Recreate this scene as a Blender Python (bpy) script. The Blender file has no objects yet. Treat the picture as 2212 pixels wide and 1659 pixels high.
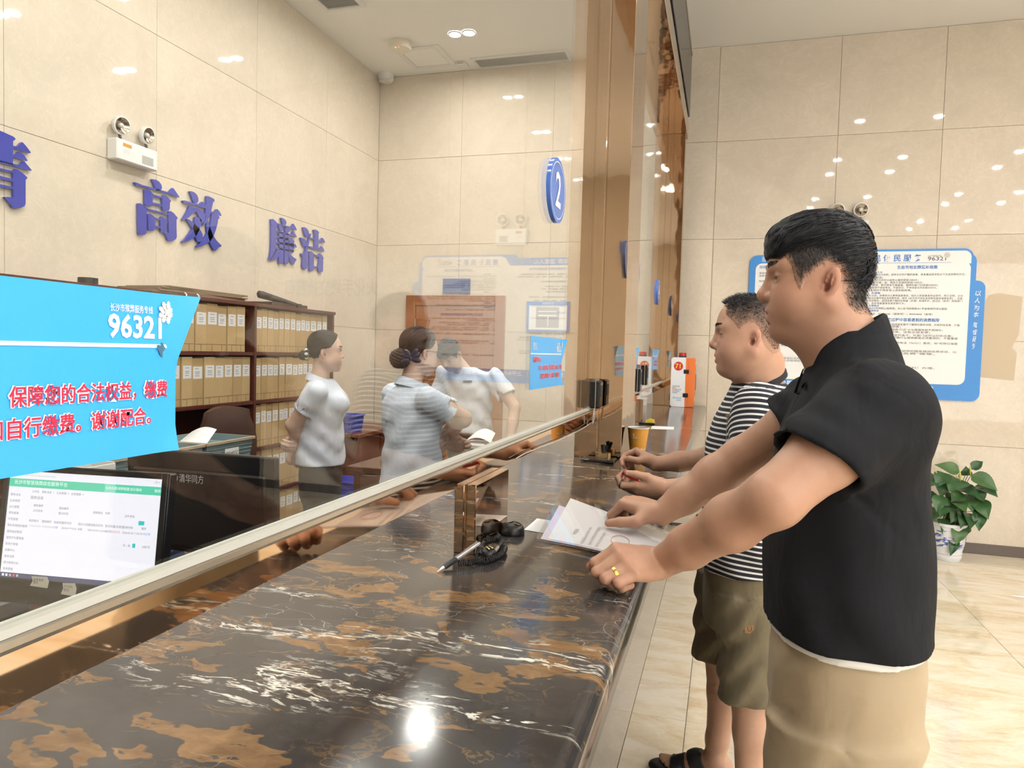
import bpy, math, random
import numpy as np
from mathutils import Vector, Matrix

random.seed(7)
SC = bpy.context.scene
COL = SC.collection
# ------------------------------------------------------------------ camera
FPX = 1535.9
YAW, PITCH, ROLL = -0.28935605, -0.04518836, 0.02717758
CAMH = 1.52
def cam_axes():
    ca, sa = math.cos(YAW), math.sin(YAW)
    fwd = np.array([sa*math.cos(PITCH), ca*math.cos(PITCH), math.sin(PITCH)])
    right = np.array([ca, -sa, 0.0]); up = np.cross(right, fwd)
    return (math.cos(ROLL)*right+math.sin(ROLL)*up, -math.sin(ROLL)*right+math.cos(ROLL)*up, fwd)
CR, CU, CF = cam_axes()
cam_data = bpy.data.cameras.new('camera'); cam = bpy.data.objects.new('camera', cam_data); COL.objects.link(cam)
cam_data.sensor_fit = 'HORIZONTAL'; cam_data.sensor_width = 36.0; cam_data.lens = 36.0*FPX/2212.0
cam_data.clip_start = 0.02; cam_data.clip_end = 60
cam.matrix_world = Matrix(((CR[0], CU[0], -CF[0], 0), (CR[1], CU[1], -CF[1], 0), (CR[2], CU[2], -CF[2], CAMH), (0, 0, 0, 1)))
SC.camera = cam
def _ray(x, y): return CR*(x-1106.0)+CU*(829.5-y)+CF*FPX
_O = np.array([0, 0, CAMH])
def atX(x, y, X): d = _ray(x, y); return _O+d*(X/d[0])
def atY(x, y, Y): d = _ray(x, y); return _O+d*(Y/d[1])
def atZ(x, y, Z): d = _ray(x, y); return _O+d*((Z-CAMH)/d[2])
# ------------------------------------------------------------------ view, world, big lights
SC.view_settings.view_transform = 'Standard'; SC.view_settings.look = 'None'
SC.view_settings.exposure = 0.16; SC.view_settings.gamma = 1.0
SC.view_settings.use_curve_mapping = False
try:
    SC.cycles.use_denoising = True
    SC.cycles.max_bounces = 7; SC.cycles.diffuse_bounces = 3; SC.cycles.glossy_bounces = 4; SC.cycles.use_adaptive_sampling = True; SC.cycles.adaptive_threshold = 0.08; SC.cycles.adaptive_min_samples = 10
    SC.cycles.transparent_max_bounces = 12; SC.cycles.sample_clamp_indirect = 4.0
    SC.cycles.caustics_reflective = False; SC.cycles.caustics_refractive = False
except Exception:
    pass
world = bpy.data.worlds.new('world'); SC.world = world; world.use_nodes = True
bgn = world.node_tree.nodes['Background']; bgn.inputs[0].default_value = (0.80, 0.90, 1.0, 1); bgn.inputs[1].default_value = 1.0
LAMP_E = 400.0          # radiance of the downlight lenses
FILL_W = 150.0       # power of the soft fill lights added outside the view
def area(name, loc, direction, sx, sy, watts, col):
    l = bpy.data.lights.new(name, 'AREA'); l.shape = 'RECTANGLE'; l.size = sx; l.size_y = sy; l.energy = watts; l.color = col
    o = bpy.data.objects.new(name, l); COL.objects.link(o); o.location = loc
    o.rotation_euler = Vector(direction).to_track_quat('-Z', 'Y').to_euler()
    return o
area('fill_light_right', (6.42, -1.4, 2.0), (-1, 0.05, -0.12), 5.6, 3.0, FILL_W, (0.93, 0.97, 1.0))  # added fill light at the unseen right wall, no known window there
area('fill_light_back', (3.4, -4.9, 2.0), (-0.08, 1, 0.0), 5.6, 3.4, FILL_W*0.9, (0.95, 0.98, 1.0))  # added fill light behind the camera, no known entrance glazing

# ------------------------------------------------------------------ helpers
OFF = {}
def tag(o, label=None, cat=None, group=None, kind=None):
    if label: o['label'] = label
    if cat: o['category'] = cat
    if group: o['group'] = group
    if kind: o['kind'] = kind
    return o
def thing(name, label, cat, loc, group=None):
    o = bpy.data.objects.new(name, None); COL.objects.link(o); o.location = loc; o.empty_display_size = 0.05
    OFF[o.name] = np.array(loc, float); tag(o, label, cat, group)
    return o
class MB:
    """collects geometry in world coordinates"""
    def __init__(s): s.v = []; s.f = []; s.m = []
    def add(s, vs, fs, mi=0):
        b = len(s.v); s.v.extend([tuple(map(float, p)) for p in vs]); s.f.extend([tuple(i+b for i in f) for f in fs]); s.m.extend([mi]*len(fs)); return s
    def box(s, lo, hi, ch=0.0, mi=0, M=None):
        x0, y0, z0 = lo; x1, y1, z1 = hi
        if ch <= 0:
            vs = [(x0,y0,z0),(x1,y0,z0),(x1,y1,z0),(x0,y1,z0),(x0,y0,z1),(x1,y0,z1),(x1,y1,z1),(x0,y1,z1)]
            fs = [(0,3,2,1),(4,5,6,7),(0,1,5,4),(1,2,6,5),(2,3,7,6),(3,0,4,7)]
        else:
            c = ch; vs = []; idx = {}
            for ax in range(3):
                for sx in (0,1):
                    for sy in (0,1):
                        for sz in (0,1):
                            p = [(x0,x1)[sx],(y0,y1)[sy],(z0,z1)[sz]]
                            for a in range(3):
                                if a != ax: p[a] += c*(1-2*(sx,sy,sz)[a])
                            idx[(ax,sx,sy,sz)] = len(vs); vs.append(tuple(p))
            fs = []
            g = lambda a,x,y,z: idx[(a,x,y,z)]
            for q in (0,1):
                f = [g(0,q,0,0),g(0,q,1,0),g(0,q,1,1),g(0,q,0,1)]; fs.append(f if q else f[::-1])
                f = [g(1,0,q,0),g(1,0,q,1),g(1,1,q,1),g(1,1,q,0)]; fs.append(f if q else f[::-1])
                f = [g(2,0,0,q),g(2,1,0,q),g(2,1,1,q),g(2,0,1,q)]; fs.append(f if q else f[::-1])
            for a in (0,1):
                for b in (0,1):
                    f = [g(0,a,b,0),g(1,a,b,0),g(1,a,b,1),g(0,a,b,1)]; fs.append(f if (a^b)==0 else f[::-1])
                    f = [g(1,0,a,b),g(2,0,a,b),g(2,1,a,b),g(1,1,a,b)]; fs.append(f if (a^b)==0 else f[::-1])
                    f = [g(2,a,0,b),g(0,a,0,b),g(0,a,1,b),g(2,a,1,b)]; fs.append(f if (a^b)==0 else f[::-1])
            for x in (0,1):
                for y in (0,1):
                    for z in (0,1):
                        f = [g(0,x,y,z),g(1,x,y,z),g(2,x,y,z)]; fs.append(f if (x+y+z)%2==1 else f[::-1])
        if M is not None: vs = [tuple(M @ Vector(p)) for p in vs]
        return s.add(vs, fs, mi)
    def lathe(s, c, prof, n=24, ax='Z', mi=0, caps=True, M=None):
        vs = []
        for r, h in prof:
            for k in range(n):
                a = 2*math.pi*k/n; p = (r*math.cos(a), r*math.sin(a), h)
                if ax == 'X': p = (p[2], p[0], p[1])
                if ax == 'Y': p = (p[1], p[2], p[0])
                if M is not None: p = tuple(M @ Vector(p))
                vs.append((c[0]+p[0], c[1]+p[1], c[2]+p[2]))
        fs = []
        for i in range(len(prof)-1):
            for k in range(n):
                fs.append((i*n+k, i*n+(k+1)%n, (i+1)*n+(k+1)%n, (i+1)*n+k))
        if caps:
            fs.append(tuple(range(n))[::-1]); fs.append(tuple((len(prof)-1)*n+k for k in range(n)))
        return s.add(vs, fs, mi)
    def tube(s, pts, r, n=8, mi=0, caps=True):
        pts = [Vector(p) for p in pts]; rr = r if hasattr(r, '__len__') else [r]*len(pts)
        vs = []; up = None
        for i, p in enumerate(pts):
            t = (pts[min(i+1, len(pts)-1)]-pts[max(i-1, 0)]).normalized()
            if up is None: up = t.orthogonal().normalized()
            up = (up-t*up.dot(t))
            up = up.normalized() if up.length > 1e-6 else t.orthogonal().normalized()
            b = t.cross(up)
            for k in range(n):
                a = 2*math.pi*k/n; vs.append(tuple(p+(up*math.cos(a)+b*math.sin(a))*rr[i]))
        fs = [(i*n+k, i*n+(k+1)%n, (i+1)*n+(k+1)%n, (i+1)*n+k) for i in range(len(pts)-1) for k in range(n)]
        if caps: fs += [tuple(range(n))[::-1], tuple((len(pts)-1)*n+k for k in range(n))]
        return s.add(vs, fs, mi)
    def prism(s, poly, d, o, u, v, n, mi=0):
        """2-D polygon in (u,v) at o, extruded by d along n"""
        o, u, v, n = map(lambda q: np.array(q, float), (o, u, v, n)); k = len(poly)
        A = [o+u*a+v*b for a, b in poly]; B = [p+n*d for p in A]
        fs = [tuple(range(k))[::-1], tuple(range(k, 2*k))]+[(i, (i+1)%k, k+(i+1)%k, k+i) for i in range(k)]
        return s.add([tuple(p) for p in A+B], fs, mi)
    def build(s, name, mat, parent=None, smooth=False, origin=None, fix=False):
        off = OFF[parent.name] if parent is not None else np.array(origin if origin is not None else (0, 0, 0), float)
        me = bpy.data.meshes.new(name)
        va = np.array(s.v, float).reshape(-1, 3)-off
        me.from_pydata(va.tolist(), [], s.f); 
        mats = mat if isinstance(mat, (list, tuple)) else [mat]
        for m in mats: me.materials.append(m)
        if len(mats) > 1: me.polygons.foreach_set('material_index', s.m)
        if smooth == True: me.polygons.foreach_set('use_smooth', [True]*len(me.polygons))
        elif smooth: 
            me.polygons.foreach_set('use_smooth', [True]*len(me.polygons)); me.set_sharp_from_angle(angle=math.radians(smooth))
        if fix:
            import bmesh
            b = bmesh.new(); b.from_mesh(me); bmesh.ops.recalc_face_normals(b, faces=b.faces); b.to_mesh(me); b.free()
        me.update()
        o = bpy.data.objects.new(name, me); COL.objects.link(o)
        if parent is not None: o.parent = parent
        else: o.location = off
        OFF[o.name] = off
        return o
def rot_to(u, v, n, o=(0, 0, 0)):
    return Matrix(((u[0], v[0], n[0], o[0]), (u[1], v[1], n[1], o[1]), (u[2], v[2], n[2], o[2]), (0, 0, 0, 1)))
def text(body, size, o, u, v, mat, parent, name='lettering', align='LEFT', bold=0.0, extrude=0.0, sx=1.0, line=1.0, shear=0.0, width=None):
    u = Vector(u).normalized(); v = Vector(v).normalized(); n = u.cross(v)
    cu = bpy.data.curves.new(name, 'FONT'); cu.body = body; cu.size = size; cu.align_x = align; cu.offset = bold*size; cu.extrude = extrude
    cu.space_line = line; cu.resolution_u = 2; cu.shear = shear
    tmp = bpy.data.objects.new(name, cu); COL.objects.link(tmp)
    me = bpy.data.meshes.new_from_object(tmp.evaluated_get(bpy.context.evaluated_depsgraph_get()))
    bpy.data.objects.remove(tmp); bpy.data.curves.remove(cu)
    me.name = name; me.materials.clear(); me.materials.append(mat)
    ob = bpy.data.objects.new(name, me); COL.objects.link(ob)
    off = OFF[parent.name] if parent is not None else np.zeros(3)
    if width and len(me.vertices):
        xs = [q.co.x for q in me.vertices]; sx = width/max(1e-6, max(xs)-min(0.0, min(xs)))
    me.transform(rot_to(u*sx, v, n, Vector(o)-Vector(off)))
    if parent is not None: ob.parent = parent
    OFF[ob.name] = off
    return ob
def rounded(w, h, r, n=5, r4=None):
    """rounded-rectangle polygon centred on 0,0 counter-clockwise"""
    rs = r4 or (r, r, r, r); P = []
    for (cx, cy, a0), q in zip(((w/2, -h/2, -90), (w/2, h/2, 0), (-w/2, h/2, 90), (-w/2, -h/2, 180)), rs):
        if q <= 0: P.append((cx, cy)); continue
        ox = cx-math.copysign(q, cx); oy = cy-math.copysign(q, cy)
        for k in range(n+1):
            a = math.radians(a0+90*k/n); P.append((ox+q*math.cos(a), oy+q*math.sin(a)))
    return P
# ------------------------------------------------------------------ materials
MATS = {}
def mat(name, col=(0.8, 0.8, 0.8), rough=0.5, metal=0.0, emit=None, es=1.0, spec=None, coat=0.0, sss=0.0, sheen=0.0, alpha=None):
    if name in MATS: return MATS[name]
    m = bpy.data.materials.new(name); m.use_nodes = True; MATS[name] = m
    b = m.node_tree.nodes['Principled BSDF']; I = b.inputs
    I['Base Color'].default_value = (*col, 1); I['Roughness'].default_value = rough; I['Metallic'].default_value = metal
    if spec is not None: I['Specular IOR Level'].default_value = spec
    if emit: I['Emission Color'].default_value = (*emit, 1); I['Emission Strength'].default_value = es
    if coat: I['Coat Weight'].default_value = coat; I['Coat Roughness'].default_value = 0.03
    if sss: I['Subsurface Weight'].default_value = sss; I['Subsurface Radius'].default_value = (0.012, 0.005, 0.003); I['Subsurface Scale'].default_value = 1.0
    if sheen: I['Sheen Weight'].default_value = sheen; I['Sheen Roughness'].default_value = 0.5
    if alpha is not None: I['Alpha'].default_value = alpha
    return m
class NT:
    def __init__(s, m): s.t = m.node_tree; s.b = s.t.nodes['Principled BSDF']
    def n(s, kind, **kw):
        x = s.t.nodes.new(kind)
        for k, v in kw.items():
            if k.startswith('_'): setattr(x, k[1:], v)
            else:
                key = int(k[1:]) if k[0] == 'i' and k[1:].isdigit() else k.replace('__', ' ')
                inp = x.inputs[key]
                if hasattr(v, 'is_linked') or isinstance(v, bpy.types.NodeSocket): s.t.links.new(v, inp)
                else: inp.default_value = v
        return x
    def link(s, a, b): s.t.links.new(a, b)
    def math(s, op, a, b=None, c=None, clamp=False):
        x = s.t.nodes.new('ShaderNodeMath'); x.operation = op; x.use_clamp = clamp
        for i, v in enumerate((a, b, c)):
            if v is None: continue
            if isinstance(v, bpy.types.NodeSocket): s.t.links.new(v, x.inputs[i])
            else: x.inputs[i].default_value = v
        return x.outputs[0]
    def vmath(s, op, a, b=None):
        x = s.t.nodes.new('ShaderNodeVectorMath'); x.operation = op
        for i, v in enumerate((a, b)):
            if v is None: continue
            if isinstance(v, bpy.types.NodeSocket): s.t.links.new(v, x.inputs[i])
            else: x.inputs[i].default_value = v
        return x
    def ramp(s, fac, stops, interp='LINEAR'):
        x = s.t.nodes.new('ShaderNodeValToRGB'); x.color_ramp.interpolation = interp
        e = x.color_ramp.elements
        while len(e) < len(stops): e.new(0.5)
        for k, (p, c) in enumerate(stops):
            e[k].position = p; e[k].color = (*c, 1) if len(c) == 3 else c
        s.link(fac, x.inputs[0]); return x.outputs[0]
    def mix(s, fac, a, b, blend='MIX'):
        x = s.t.nodes.new('ShaderNodeMix'); x.data_type = 'RGBA'; x.blend_type = blend
        for i, v in ((0, fac), (6, a), (7, b)):
            if isinstance(v, bpy.types.NodeSocket): s.t.links.new(v, x.inputs[i])
            else: x.inputs[i].default_value = v if i == 0 else (*v, 1)
        return x.outputs[2]
    def noise(s, vec, scale, detail=4, rough=0.5, dist=0.0):
        x = s.n('ShaderNodeTexNoise', Vector=vec, Scale=scale, Detail=detail, Roughness=rough, Distortion=dist); return x.outputs[0]
    def pos(s): return s.n('ShaderNodeNewGeometry').outputs['Position']
    def bump(s, h, strength, dist=0.01):
        x = s.n('ShaderNodeBump', Strength=strength, Distance=dist, Height=h); s.link(x.outputs[0], s.b.inputs['Normal'])
def m_slab(name, base, vary, rough, cloud=2.2):
    m = mat(name, base, rough); t = NT(m)
    P = t.pos(); R = t.n('ShaderNodeObjectInfo').outputs['Random']
    off = t.n('ShaderNodeCombineXYZ', X=t.math('MULTIPLY', R, 37.0), Y=t.math('MULTIPLY', R, 91.0), Z=t.math('MULTIPLY', R, 53.0)).outputs[0]
    V = t.vmath('ADD', P, off).outputs[0]
    n1 = t.noise(V, cloud, 6, 0.6, 0.6); n2 = t.noise(V, 28, 3, 0.6)
    n3 = t.noise(V, 3.2, 8, 0.7, 2.5)
    c = t.ramp(n1, [(0.3, tuple(b*(1-vary) for b in base)), (0.5, base), (0.72, tuple(min(1, b*(1+vary*0.7)) for b in base))])
    k = t.math('MULTIPLY', t.math('SUBTRACT', n2, 0.5), 0.10)
    vein = t.math('MULTIPLY', t.math('SUBTRACT', 1.0, t.math('MULTIPLY', t.math('ABSOLUTE', t.math('SUBTRACT', n3, 0.5)), 60.0), clamp=True), 0.10)
    br = t.math('ADD', t.math('ADD', 0.975, t.math('MULTIPLY', R, 0.05)), t.math('ADD', k, vein))
    c2 = t.vmath('SCALE', c); t.link(br, c2.inputs['Scale'])
    t.link(c2.outputs[0], t.b.inputs['Base Color'])
    return m
M_wall = m_slab('beige_marble', (0.69, 0.605, 0.495), 0.07, 0.03)
M_grout = mat('joint_grey', (0.50, 0.42, 0.33), 0.8)
M_ceil = mat('ceiling_white', (0.90, 0.89, 0.87), 0.6)
M_white = mat('white_plastic', (0.80, 0.80, 0.79), 0.35)
M_black = mat('black_plastic', (0.012, 0.012, 0.014), 0.28)
M_blackm = mat('black_matte', (0.02, 0.02, 0.022), 0.55)
def m_floor():
    m = mat('cream_onyx_tile', (0.7, 0.6, 0.45), 0.06); t = NT(m)
    P = t.pos(); R = t.n('ShaderNodeObjectInfo').outputs['Random']
    off = t.n('ShaderNodeCombineXYZ', X=t.math('MULTIPLY', R, 23.0), Y=t.math('MULTIPLY', R, 71.0), Z=0.0).outputs[0]
    V = t.vmath('MULTIPLY', t.vmath('ADD', P, off).outputs[0], (1.0, 2.6, 1.0)).outputs[0]
    n1 = t.noise(V, 2.0, 8, 0.62, 1.6); n2 = t.noise(V, 5.5, 8, 0.65, 2.2)
    c = t.ramp(n1, [(0.25, (0.62, 0.46, 0.27)), (0.42, (0.76, 0.63, 0.43)), (0.55, (0.83, 0.74, 0.58)), (0.75, (0.88, 0.82, 0.71))])
    v = t.math('SUBTRACT', 1.0, t.math('MULTIPLY', t.math('ABSOLUTE', t.math('SUBTRACT', n2, 0.52)), 22.0), clamp=True)
    c = t.mix(t.math('MULTIPLY', v, 0.5), c, (0.86, 0.80, 0.69))
    t.link(c, t.b.inputs['Base Color']); return m
M_floor = m_floor()
def m_counter():
    m = mat('black_gold_marble', (0.03, 0.03, 0.03), 0.125); t = NT(m)
    P = t.pos()
    mp = t.n('ShaderNodeMapping', Vector=P); mp.inputs['Rotation'].default_value = (0, 0, math.radians(-24)); mp.inputs['Scale'].default_value = (1.0, 1.9, 1.0)
    V = mp.outputs[0]
    w = t.n('ShaderNodeTexNoise', Vector=V, Scale=4.0, Detail=4, Roughness=0.55)
    W = t.vmath('SCALE', t.vmath('SUBTRACT', w.outputs['Color'], (0.5, 0.5, 0.5)).outputs[0]); W.inputs['Scale'].default_value = 0.22
    Vw = t.vmath('ADD', V, W.outputs[0]).outputs[0]
    nb = t.noise(V, 2.4, 5, 0.6)
    base = t.ramp(nb, [(0.3, (0.030, 0.027, 0.026)), (0.52, (0.056, 0.053, 0.052)), (0.78, (0.085, 0.081, 0.079))])
    # brown-gold islands with crisp rims
    g1 = t.noise(Vw, 9.5, 3, 0.45, 0.55); g2 = t.noise(Vw, 2.6, 2, 0.5)
    gm = t.math('ADD', g1, t.math('MULTIPLY', t.math('SUBTRACT', g2, 0.5), 0.42))
    patch = t.ramp(gm, [(0.600, (0, 0, 0)), (0.613, (1, 1, 1))])
    hole = t.ramp(t.noise(Vw, 21, 3, 0.5), [(0.36, (0, 0, 0)), (0.40, (1, 1, 1))])
    g3 = t.noise(Vw, 24, 4, 0.6)
    gold = t.ramp(g3, [(0.3, (0.145, 0.078, 0.034)), (0.6, (0.235, 0.138, 0.064)), (0.8, (0.31, 0.205, 0.11))])
    c = t.mix(t.math('MULTIPLY', t.math('MULTIPLY', patch, hole), 0.95), base, gold)
    # drawn-out gold veins
    gv = t.noise(Vw, 3.0, 6, 0.6, 1.2)
    vg = t.math('SUBTRACT', 1.0, t.math('MULTIPLY', t.math('ABSOLUTE', t.math('SUBTRACT', gv, 0.5)), 80.0), clamp=True)
    vm = t.ramp(t.noise(P, 2.1, 2, 0.5), [(0.42, (0, 0, 0)), (0.55, (1, 1, 1))])
    c = t.mix(t.math('MULTIPLY', t.math('MULTIPLY', vg, vm), 0.8), c, (0.26, 0.155, 0.07))
    # white dashes running across the counter, in drifts
    rw = t.n('ShaderNodeMapping', Vector=P); rw.inputs['Rotation'].default_value = (0, 0, math.radians(12)); rw.inputs['Scale'].default_value = (1.0, 5.2, 1.0)
    W2 = t.vmath('SCALE', t.vmath('SUBTRACT', t.n('ShaderNodeTexNoise', Vector=P, Scale=7.0, Detail=3).outputs['Color'], (0.5, 0.5, 0.5)).outputs[0]); W2.inputs['Scale'].default_value = 0.22
    Q = t.vmath('ADD', rw.outputs[0], W2.outputs[0]).outputs[0]
    wv = t.noise(Q, 4.4, 6, 0.62, 0.4)
    vw = t.math('SUBTRACT', 1.0, t.math('MULTIPLY', t.math('ABSOLUTE', t.math('SUBTRACT', wv, 0.5)), 40.0), clamp=True)
    drift = t.ramp(t.noise(t.vmath('ADD', rw.outputs[0], (3.1, 7.7, 0)).outputs[0], 1.5, 3, 0.5), [(0.565, (0, 0, 0)), (0.64, (1, 1, 1))])
    brk = t.ramp(t.noise(P, 22, 3, 0.6), [(0.42, (0, 0, 0)), (0.50, (1, 1, 1))])
    wf = t.math('MULTIPLY', t.math('MULTIPLY', vw, drift), brk)
    blot = t.ramp(t.noise(Q, 9.0, 4, 0.6, 0.5), [(0.64, (0, 0, 0)), (0.66, (1, 1, 1))])
    wf = t.math('MAXIMUM', wf, t.math('MULTIPLY', blot, drift))
    c = t.mix(wf, c, (0.74, 0.71, 0.63))
    # hair-fine white cracks
    vo = t.n('ShaderNodeTexVoronoi', Vector=t.vmath('ADD', t.vmath('MULTIPLY', P, (1, 1.8, 1)).outputs[0], W.outputs[0]).outputs[0], Scale=10.0); vo.feature = 'DISTANCE_TO_EDGE'
    hair = t.math('SUBTRACT', 1.0, t.math('MULTIPLY', vo.outputs['Distance'], 95.0), clamp=True)
    hm = t.ramp(t.noise(P, 4.0, 3, 0.6), [(0.53, (0, 0, 0)), (0.62, (1, 1, 1))])
    c = t.mix(t.math('MULTIPLY', t.math('MULTIPLY', hair, hm), 0.5), c, (0.62, 0.59, 0.53))
    t.link(c, t.b.inputs['Base Color']); t.b.inputs['Specular IOR Level'].default_value = 0.6
    return m
M_counter = m_counter()
def m_bronze(name='rose_gold_mirror', col=(0.58, 0.43, 0.31), wav=0.09, sc=5.0):
    m = mat(name, col, 0.035, 1.0); t = NT(m)
    V = t.vmath('MULTIPLY', t.pos(), (sc, sc, sc*0.55)).outputs[0]
    t.bump(t.noise(V, 1.0, 2, 0.5), wav, 0.02); return m
M_bronze = m_bronze()
M_strip = m_bronze('rose_gold_strip', (0.80, 0.60, 0.43), 0.02, 3.0)
M_rail = mat('champagne_rail', (0.62, 0.56, 0.46), 0.22, 0.85)
def m_glass(name='window_glass', f0=0.045, tint=(0.97, 0.985, 0.975)):
    if name in MATS: return MATS[name]
    m = mat(name); nt = m.node_tree; t = NT(m); nt.nodes.remove(t.b)
    out = [n for n in nt.nodes if n.type == 'OUTPUT_MATERIAL'][0]
    g = t.n('ShaderNodeNewGeometry')
    d = t.vmath('DOT_PRODUCT', g.outputs['Incoming'], g.outputs['Normal']).outputs['Value']
    k = t.math('POWER', t.math('SUBTRACT', 1.0, t.math('ABSOLUTE', d), clamp=True), 5.0)
    F = t.math('ADD', f0, t.math('MULTIPLY', k, 1-f0), clamp=True)
    tr = t.n('ShaderNodeBsdfTransparent'); tr.inputs[0].default_value = (*tint, 1)
    gl = t.n('ShaderNodeBsdfGlossy'); gl.inputs['Roughness'].default_value = 0.0; gl.inputs[0].default_value = (1, 1, 1, 1)
    mx = t.n('ShaderNodeMixShader'); t.link(F, mx.inputs[0]); t.link(tr.outputs[0], mx.inputs[1]); t.link(gl.outputs[0], mx.inputs[2])
    t.link(mx.outputs[0], out.inputs[0]); return m
M_glass = m_glass()
M_mahog = mat('mahogany', (0.085, 0.018, 0.012), 0.28)
def wood(name, a, b, rough=0.35, ax=(1, 1, 9)):
    m = mat(name, a, rough); t = NT(m)
    V = t.vmath('MULTIPLY', t.pos(), ax).outputs[0]
    n = t.noise(V, 4.0, 6, 0.65, 1.0); t.link(t.ramp(n, [(0.3, a), (0.7, b)]), t.b.inputs['Base Color']); return m
M_mahog = wood('mahogany_veneer', (0.075, 0.015, 0.010), (0.115, 0.027, 0.017), 0.28, (9, 9, 1))
M_door = wood('orange_brown_door', (0.30, 0.105, 0.035), (0.38, 0.15, 0.055), 0.3, (12, 1, 1.2))
M_desk = wood('dark_walnut_desk', (0.075, 0.035, 0.022), (0.115, 0.055, 0.034), 0.22, (1, 7, 7))
M_cabtop = wood('red_brown_desk', (0.17, 0.045, 0.02), (0.24, 0.075, 0.032), 0.25, (8, 1, 1))
M_blue = mat('sign_blue', (0.05, 0.27, 0.72), 0.4)
M_sticker = mat('sticker_blue', (0.055, 0.44, 0.95), 0.3)
M_ink_white = mat('print_white', (0.88, 0.88, 0.88), 0.5)
M_ink_red = mat('print_red', (0.75, 0.02, 0.07), 0.5)
M_ink_grey = mat('print_grey', (0.16, 0.16, 0.17), 0.6)
M_ink_blue = mat('print_blue', (0.045, 0.21, 0.62), 0.5)
M_letter = mat('acrylic_blue', (0.035, 0.055, 0.42), 0.12, coat=0.6)
M_lens = mat('lamp_lens', (1, 1, 1), 0.5, emit=(1.0, 0.955, 0.895), es=LAMP_E)
M_paper = mat('paper_white', (0.90, 0.90, 0.91), 0.6)
X1, Y1, Z1 = (1, 0, 0), (0, 1, 0), (0, 0, 1)
# ================================================================== the room
XL, XR, YB, YF, ZT = -3.39, 6.5, 6.5, -5.0, 4.2
XG = -0.515; ZC = 1.09
def struct(name, mb, m, **k):
    o = mb.build(name, m, **k); o['kind'] = 'structure'; return o
_slab_mesh = {}
def slab(parent, m, sx, sy, sz, lo, name='slab', ch=0.0012):
    key = (name, round(sx, 4), round(sy, 4), round(sz, 4), m.name)
    if key not in _slab_mesh:
        b = MB().box((0, 0, 0), (sx, sy, sz), ch)
        me = bpy.data.meshes.new(name); me.from_pydata(b.v, [], b.f); me.materials.append(m); me.update(); _slab_mesh[key] = me
    o = bpy.data.objects.new(name, _slab_mesh[key]); COL.objects.link(o); o.parent = parent
    o.location = np.array(lo)-OFF[parent.name]; return o
G = 0.0022
# back wall: slabs of polished beige marble on a backing
wall_back = struct('wall_back', MB().box((XL-0.2, YB+0.012, 0), (XR+0.2, YB+0.2, ZT+0.1)), M_grout)
rows = [0.03, 0.87, 1.71, 2.55, 3.39, ZT]
colsB = [XL, -2.505, -1.60, -0.70, -0.135, 0.83, 1.60, 2.50, 3.40, 4.30, 5.20, 6.10, XR]
for i in range(len(colsB)-1):
    for j in range(len(rows)-1):
        dy = 0.02 if i == 3 else 0.0
        slab(wall_back, M_wall, colsB[i+1]-colsB[i]-G, 0.014+dy, rows[j+1]-rows[j]-G, (colsB[i], YB-dy, rows[j]))
# left wall
wall_left = struct('wall_left', MB().box((XL-0.2, YF, 0), (XL-0.012, YB+0.2, ZT+0.1)), M_grout)
colsL = [YB-0.965*k for k in range(0, 9)]; colsL[0] = YB-0.002
for i in range(8):
    for j in range(len(rows)-1):
        slab(wall_left, M_wall, 0.014, colsL[i]-colsL[i+1]-G, rows[j+1]-rows[j]-G, (XL-0.013, colsL[i+1], rows[j]))
# right and front walls (never in the frame, seen in the reflections)
wall_right = struct('wall_right', MB().box((XR, YF, 0), (XR+0.2, YB, 0.25)).box((XR, 1.6, 0.25), (XR+0.2, YB, ZT)).box((XR, YF, 3.6), (XR+0.2, 1.6, ZT)), M_wall)
added_window_1 = struct('added_window_1', MB().box((XR+0.06, YF, 0.25), (XR+0.10, 1.6, 3.6)), mat('added_pane', (0.75, 0.8, 0.85), 0.2))  # window made up to go with the added fill light, out of view
wall_front = struct('wall_front', MB().box((XL, YF-0.2, 0), (XR, YF, ZT)), M_wall)
ceiling = struct('ceiling', MB().box((XL-0.2, YF-0.2, ZT), (XR+0.2, YB+0.2, ZT+0.12)), M_ceil)
# hall floor: 0.8 m tiles, pale border strip along the counter
floor = struct('floor', MB().box((-0.42, YF, -0.1), (XR, YB+0.1, -0.012)), mat('floor_joint', (0.30, 0.24, 0.17), 0.8))
fx = [-0.32, -0.095]+[-0.095+0.8*k for k in range(1, 9)]+[XR]
fy = [YF]+[-4.2+0.8*k for k in range(0, 14)]+[YB]
for i in range(len(fx)-1):
    for j in range(len(fy)-1):
        if fy[j+1]-fy[j] < 0.05: continue
        slab(floor, M_floor, fx[i+1]-fx[i]-G, fy[j+1]-fy[j]-G, 0.012, (fx[i], fy[j], -0.012), 'tile')
M_border = m_slab('pale_border_marble', (0.72, 0.64, 0.52), 0.08, 0.07)
for j in range(len(fy)-1):
    if fy[j+1]-fy[j] > 0.05: slab(floor, M_border, 0.10-G, fy[j+1]-fy[j]-G, 0.012, (-0.42, fy[j]+0.0, -0.012), 'border_tile')
floor_office = struct('floor_office', MB().box((XL, YF, -0.1), (-0.42, YB, 0.0)), wood('office_laminate', (0.20, 0.165, 0.125), (0.27, 0.225, 0.175), 0.3, (6, 1, 1)))
# dark stone skirting of the back wall on the hall side
M_skirt = mat('skirting_stone', (0.13, 0.10, 0.085), 0.15)
baseboard_back = struct('baseboard_back', MB().box((-0.40, YB-0.012, 0.0), (XR, YB, 0.085), 0.002), M_skirt)

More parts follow.
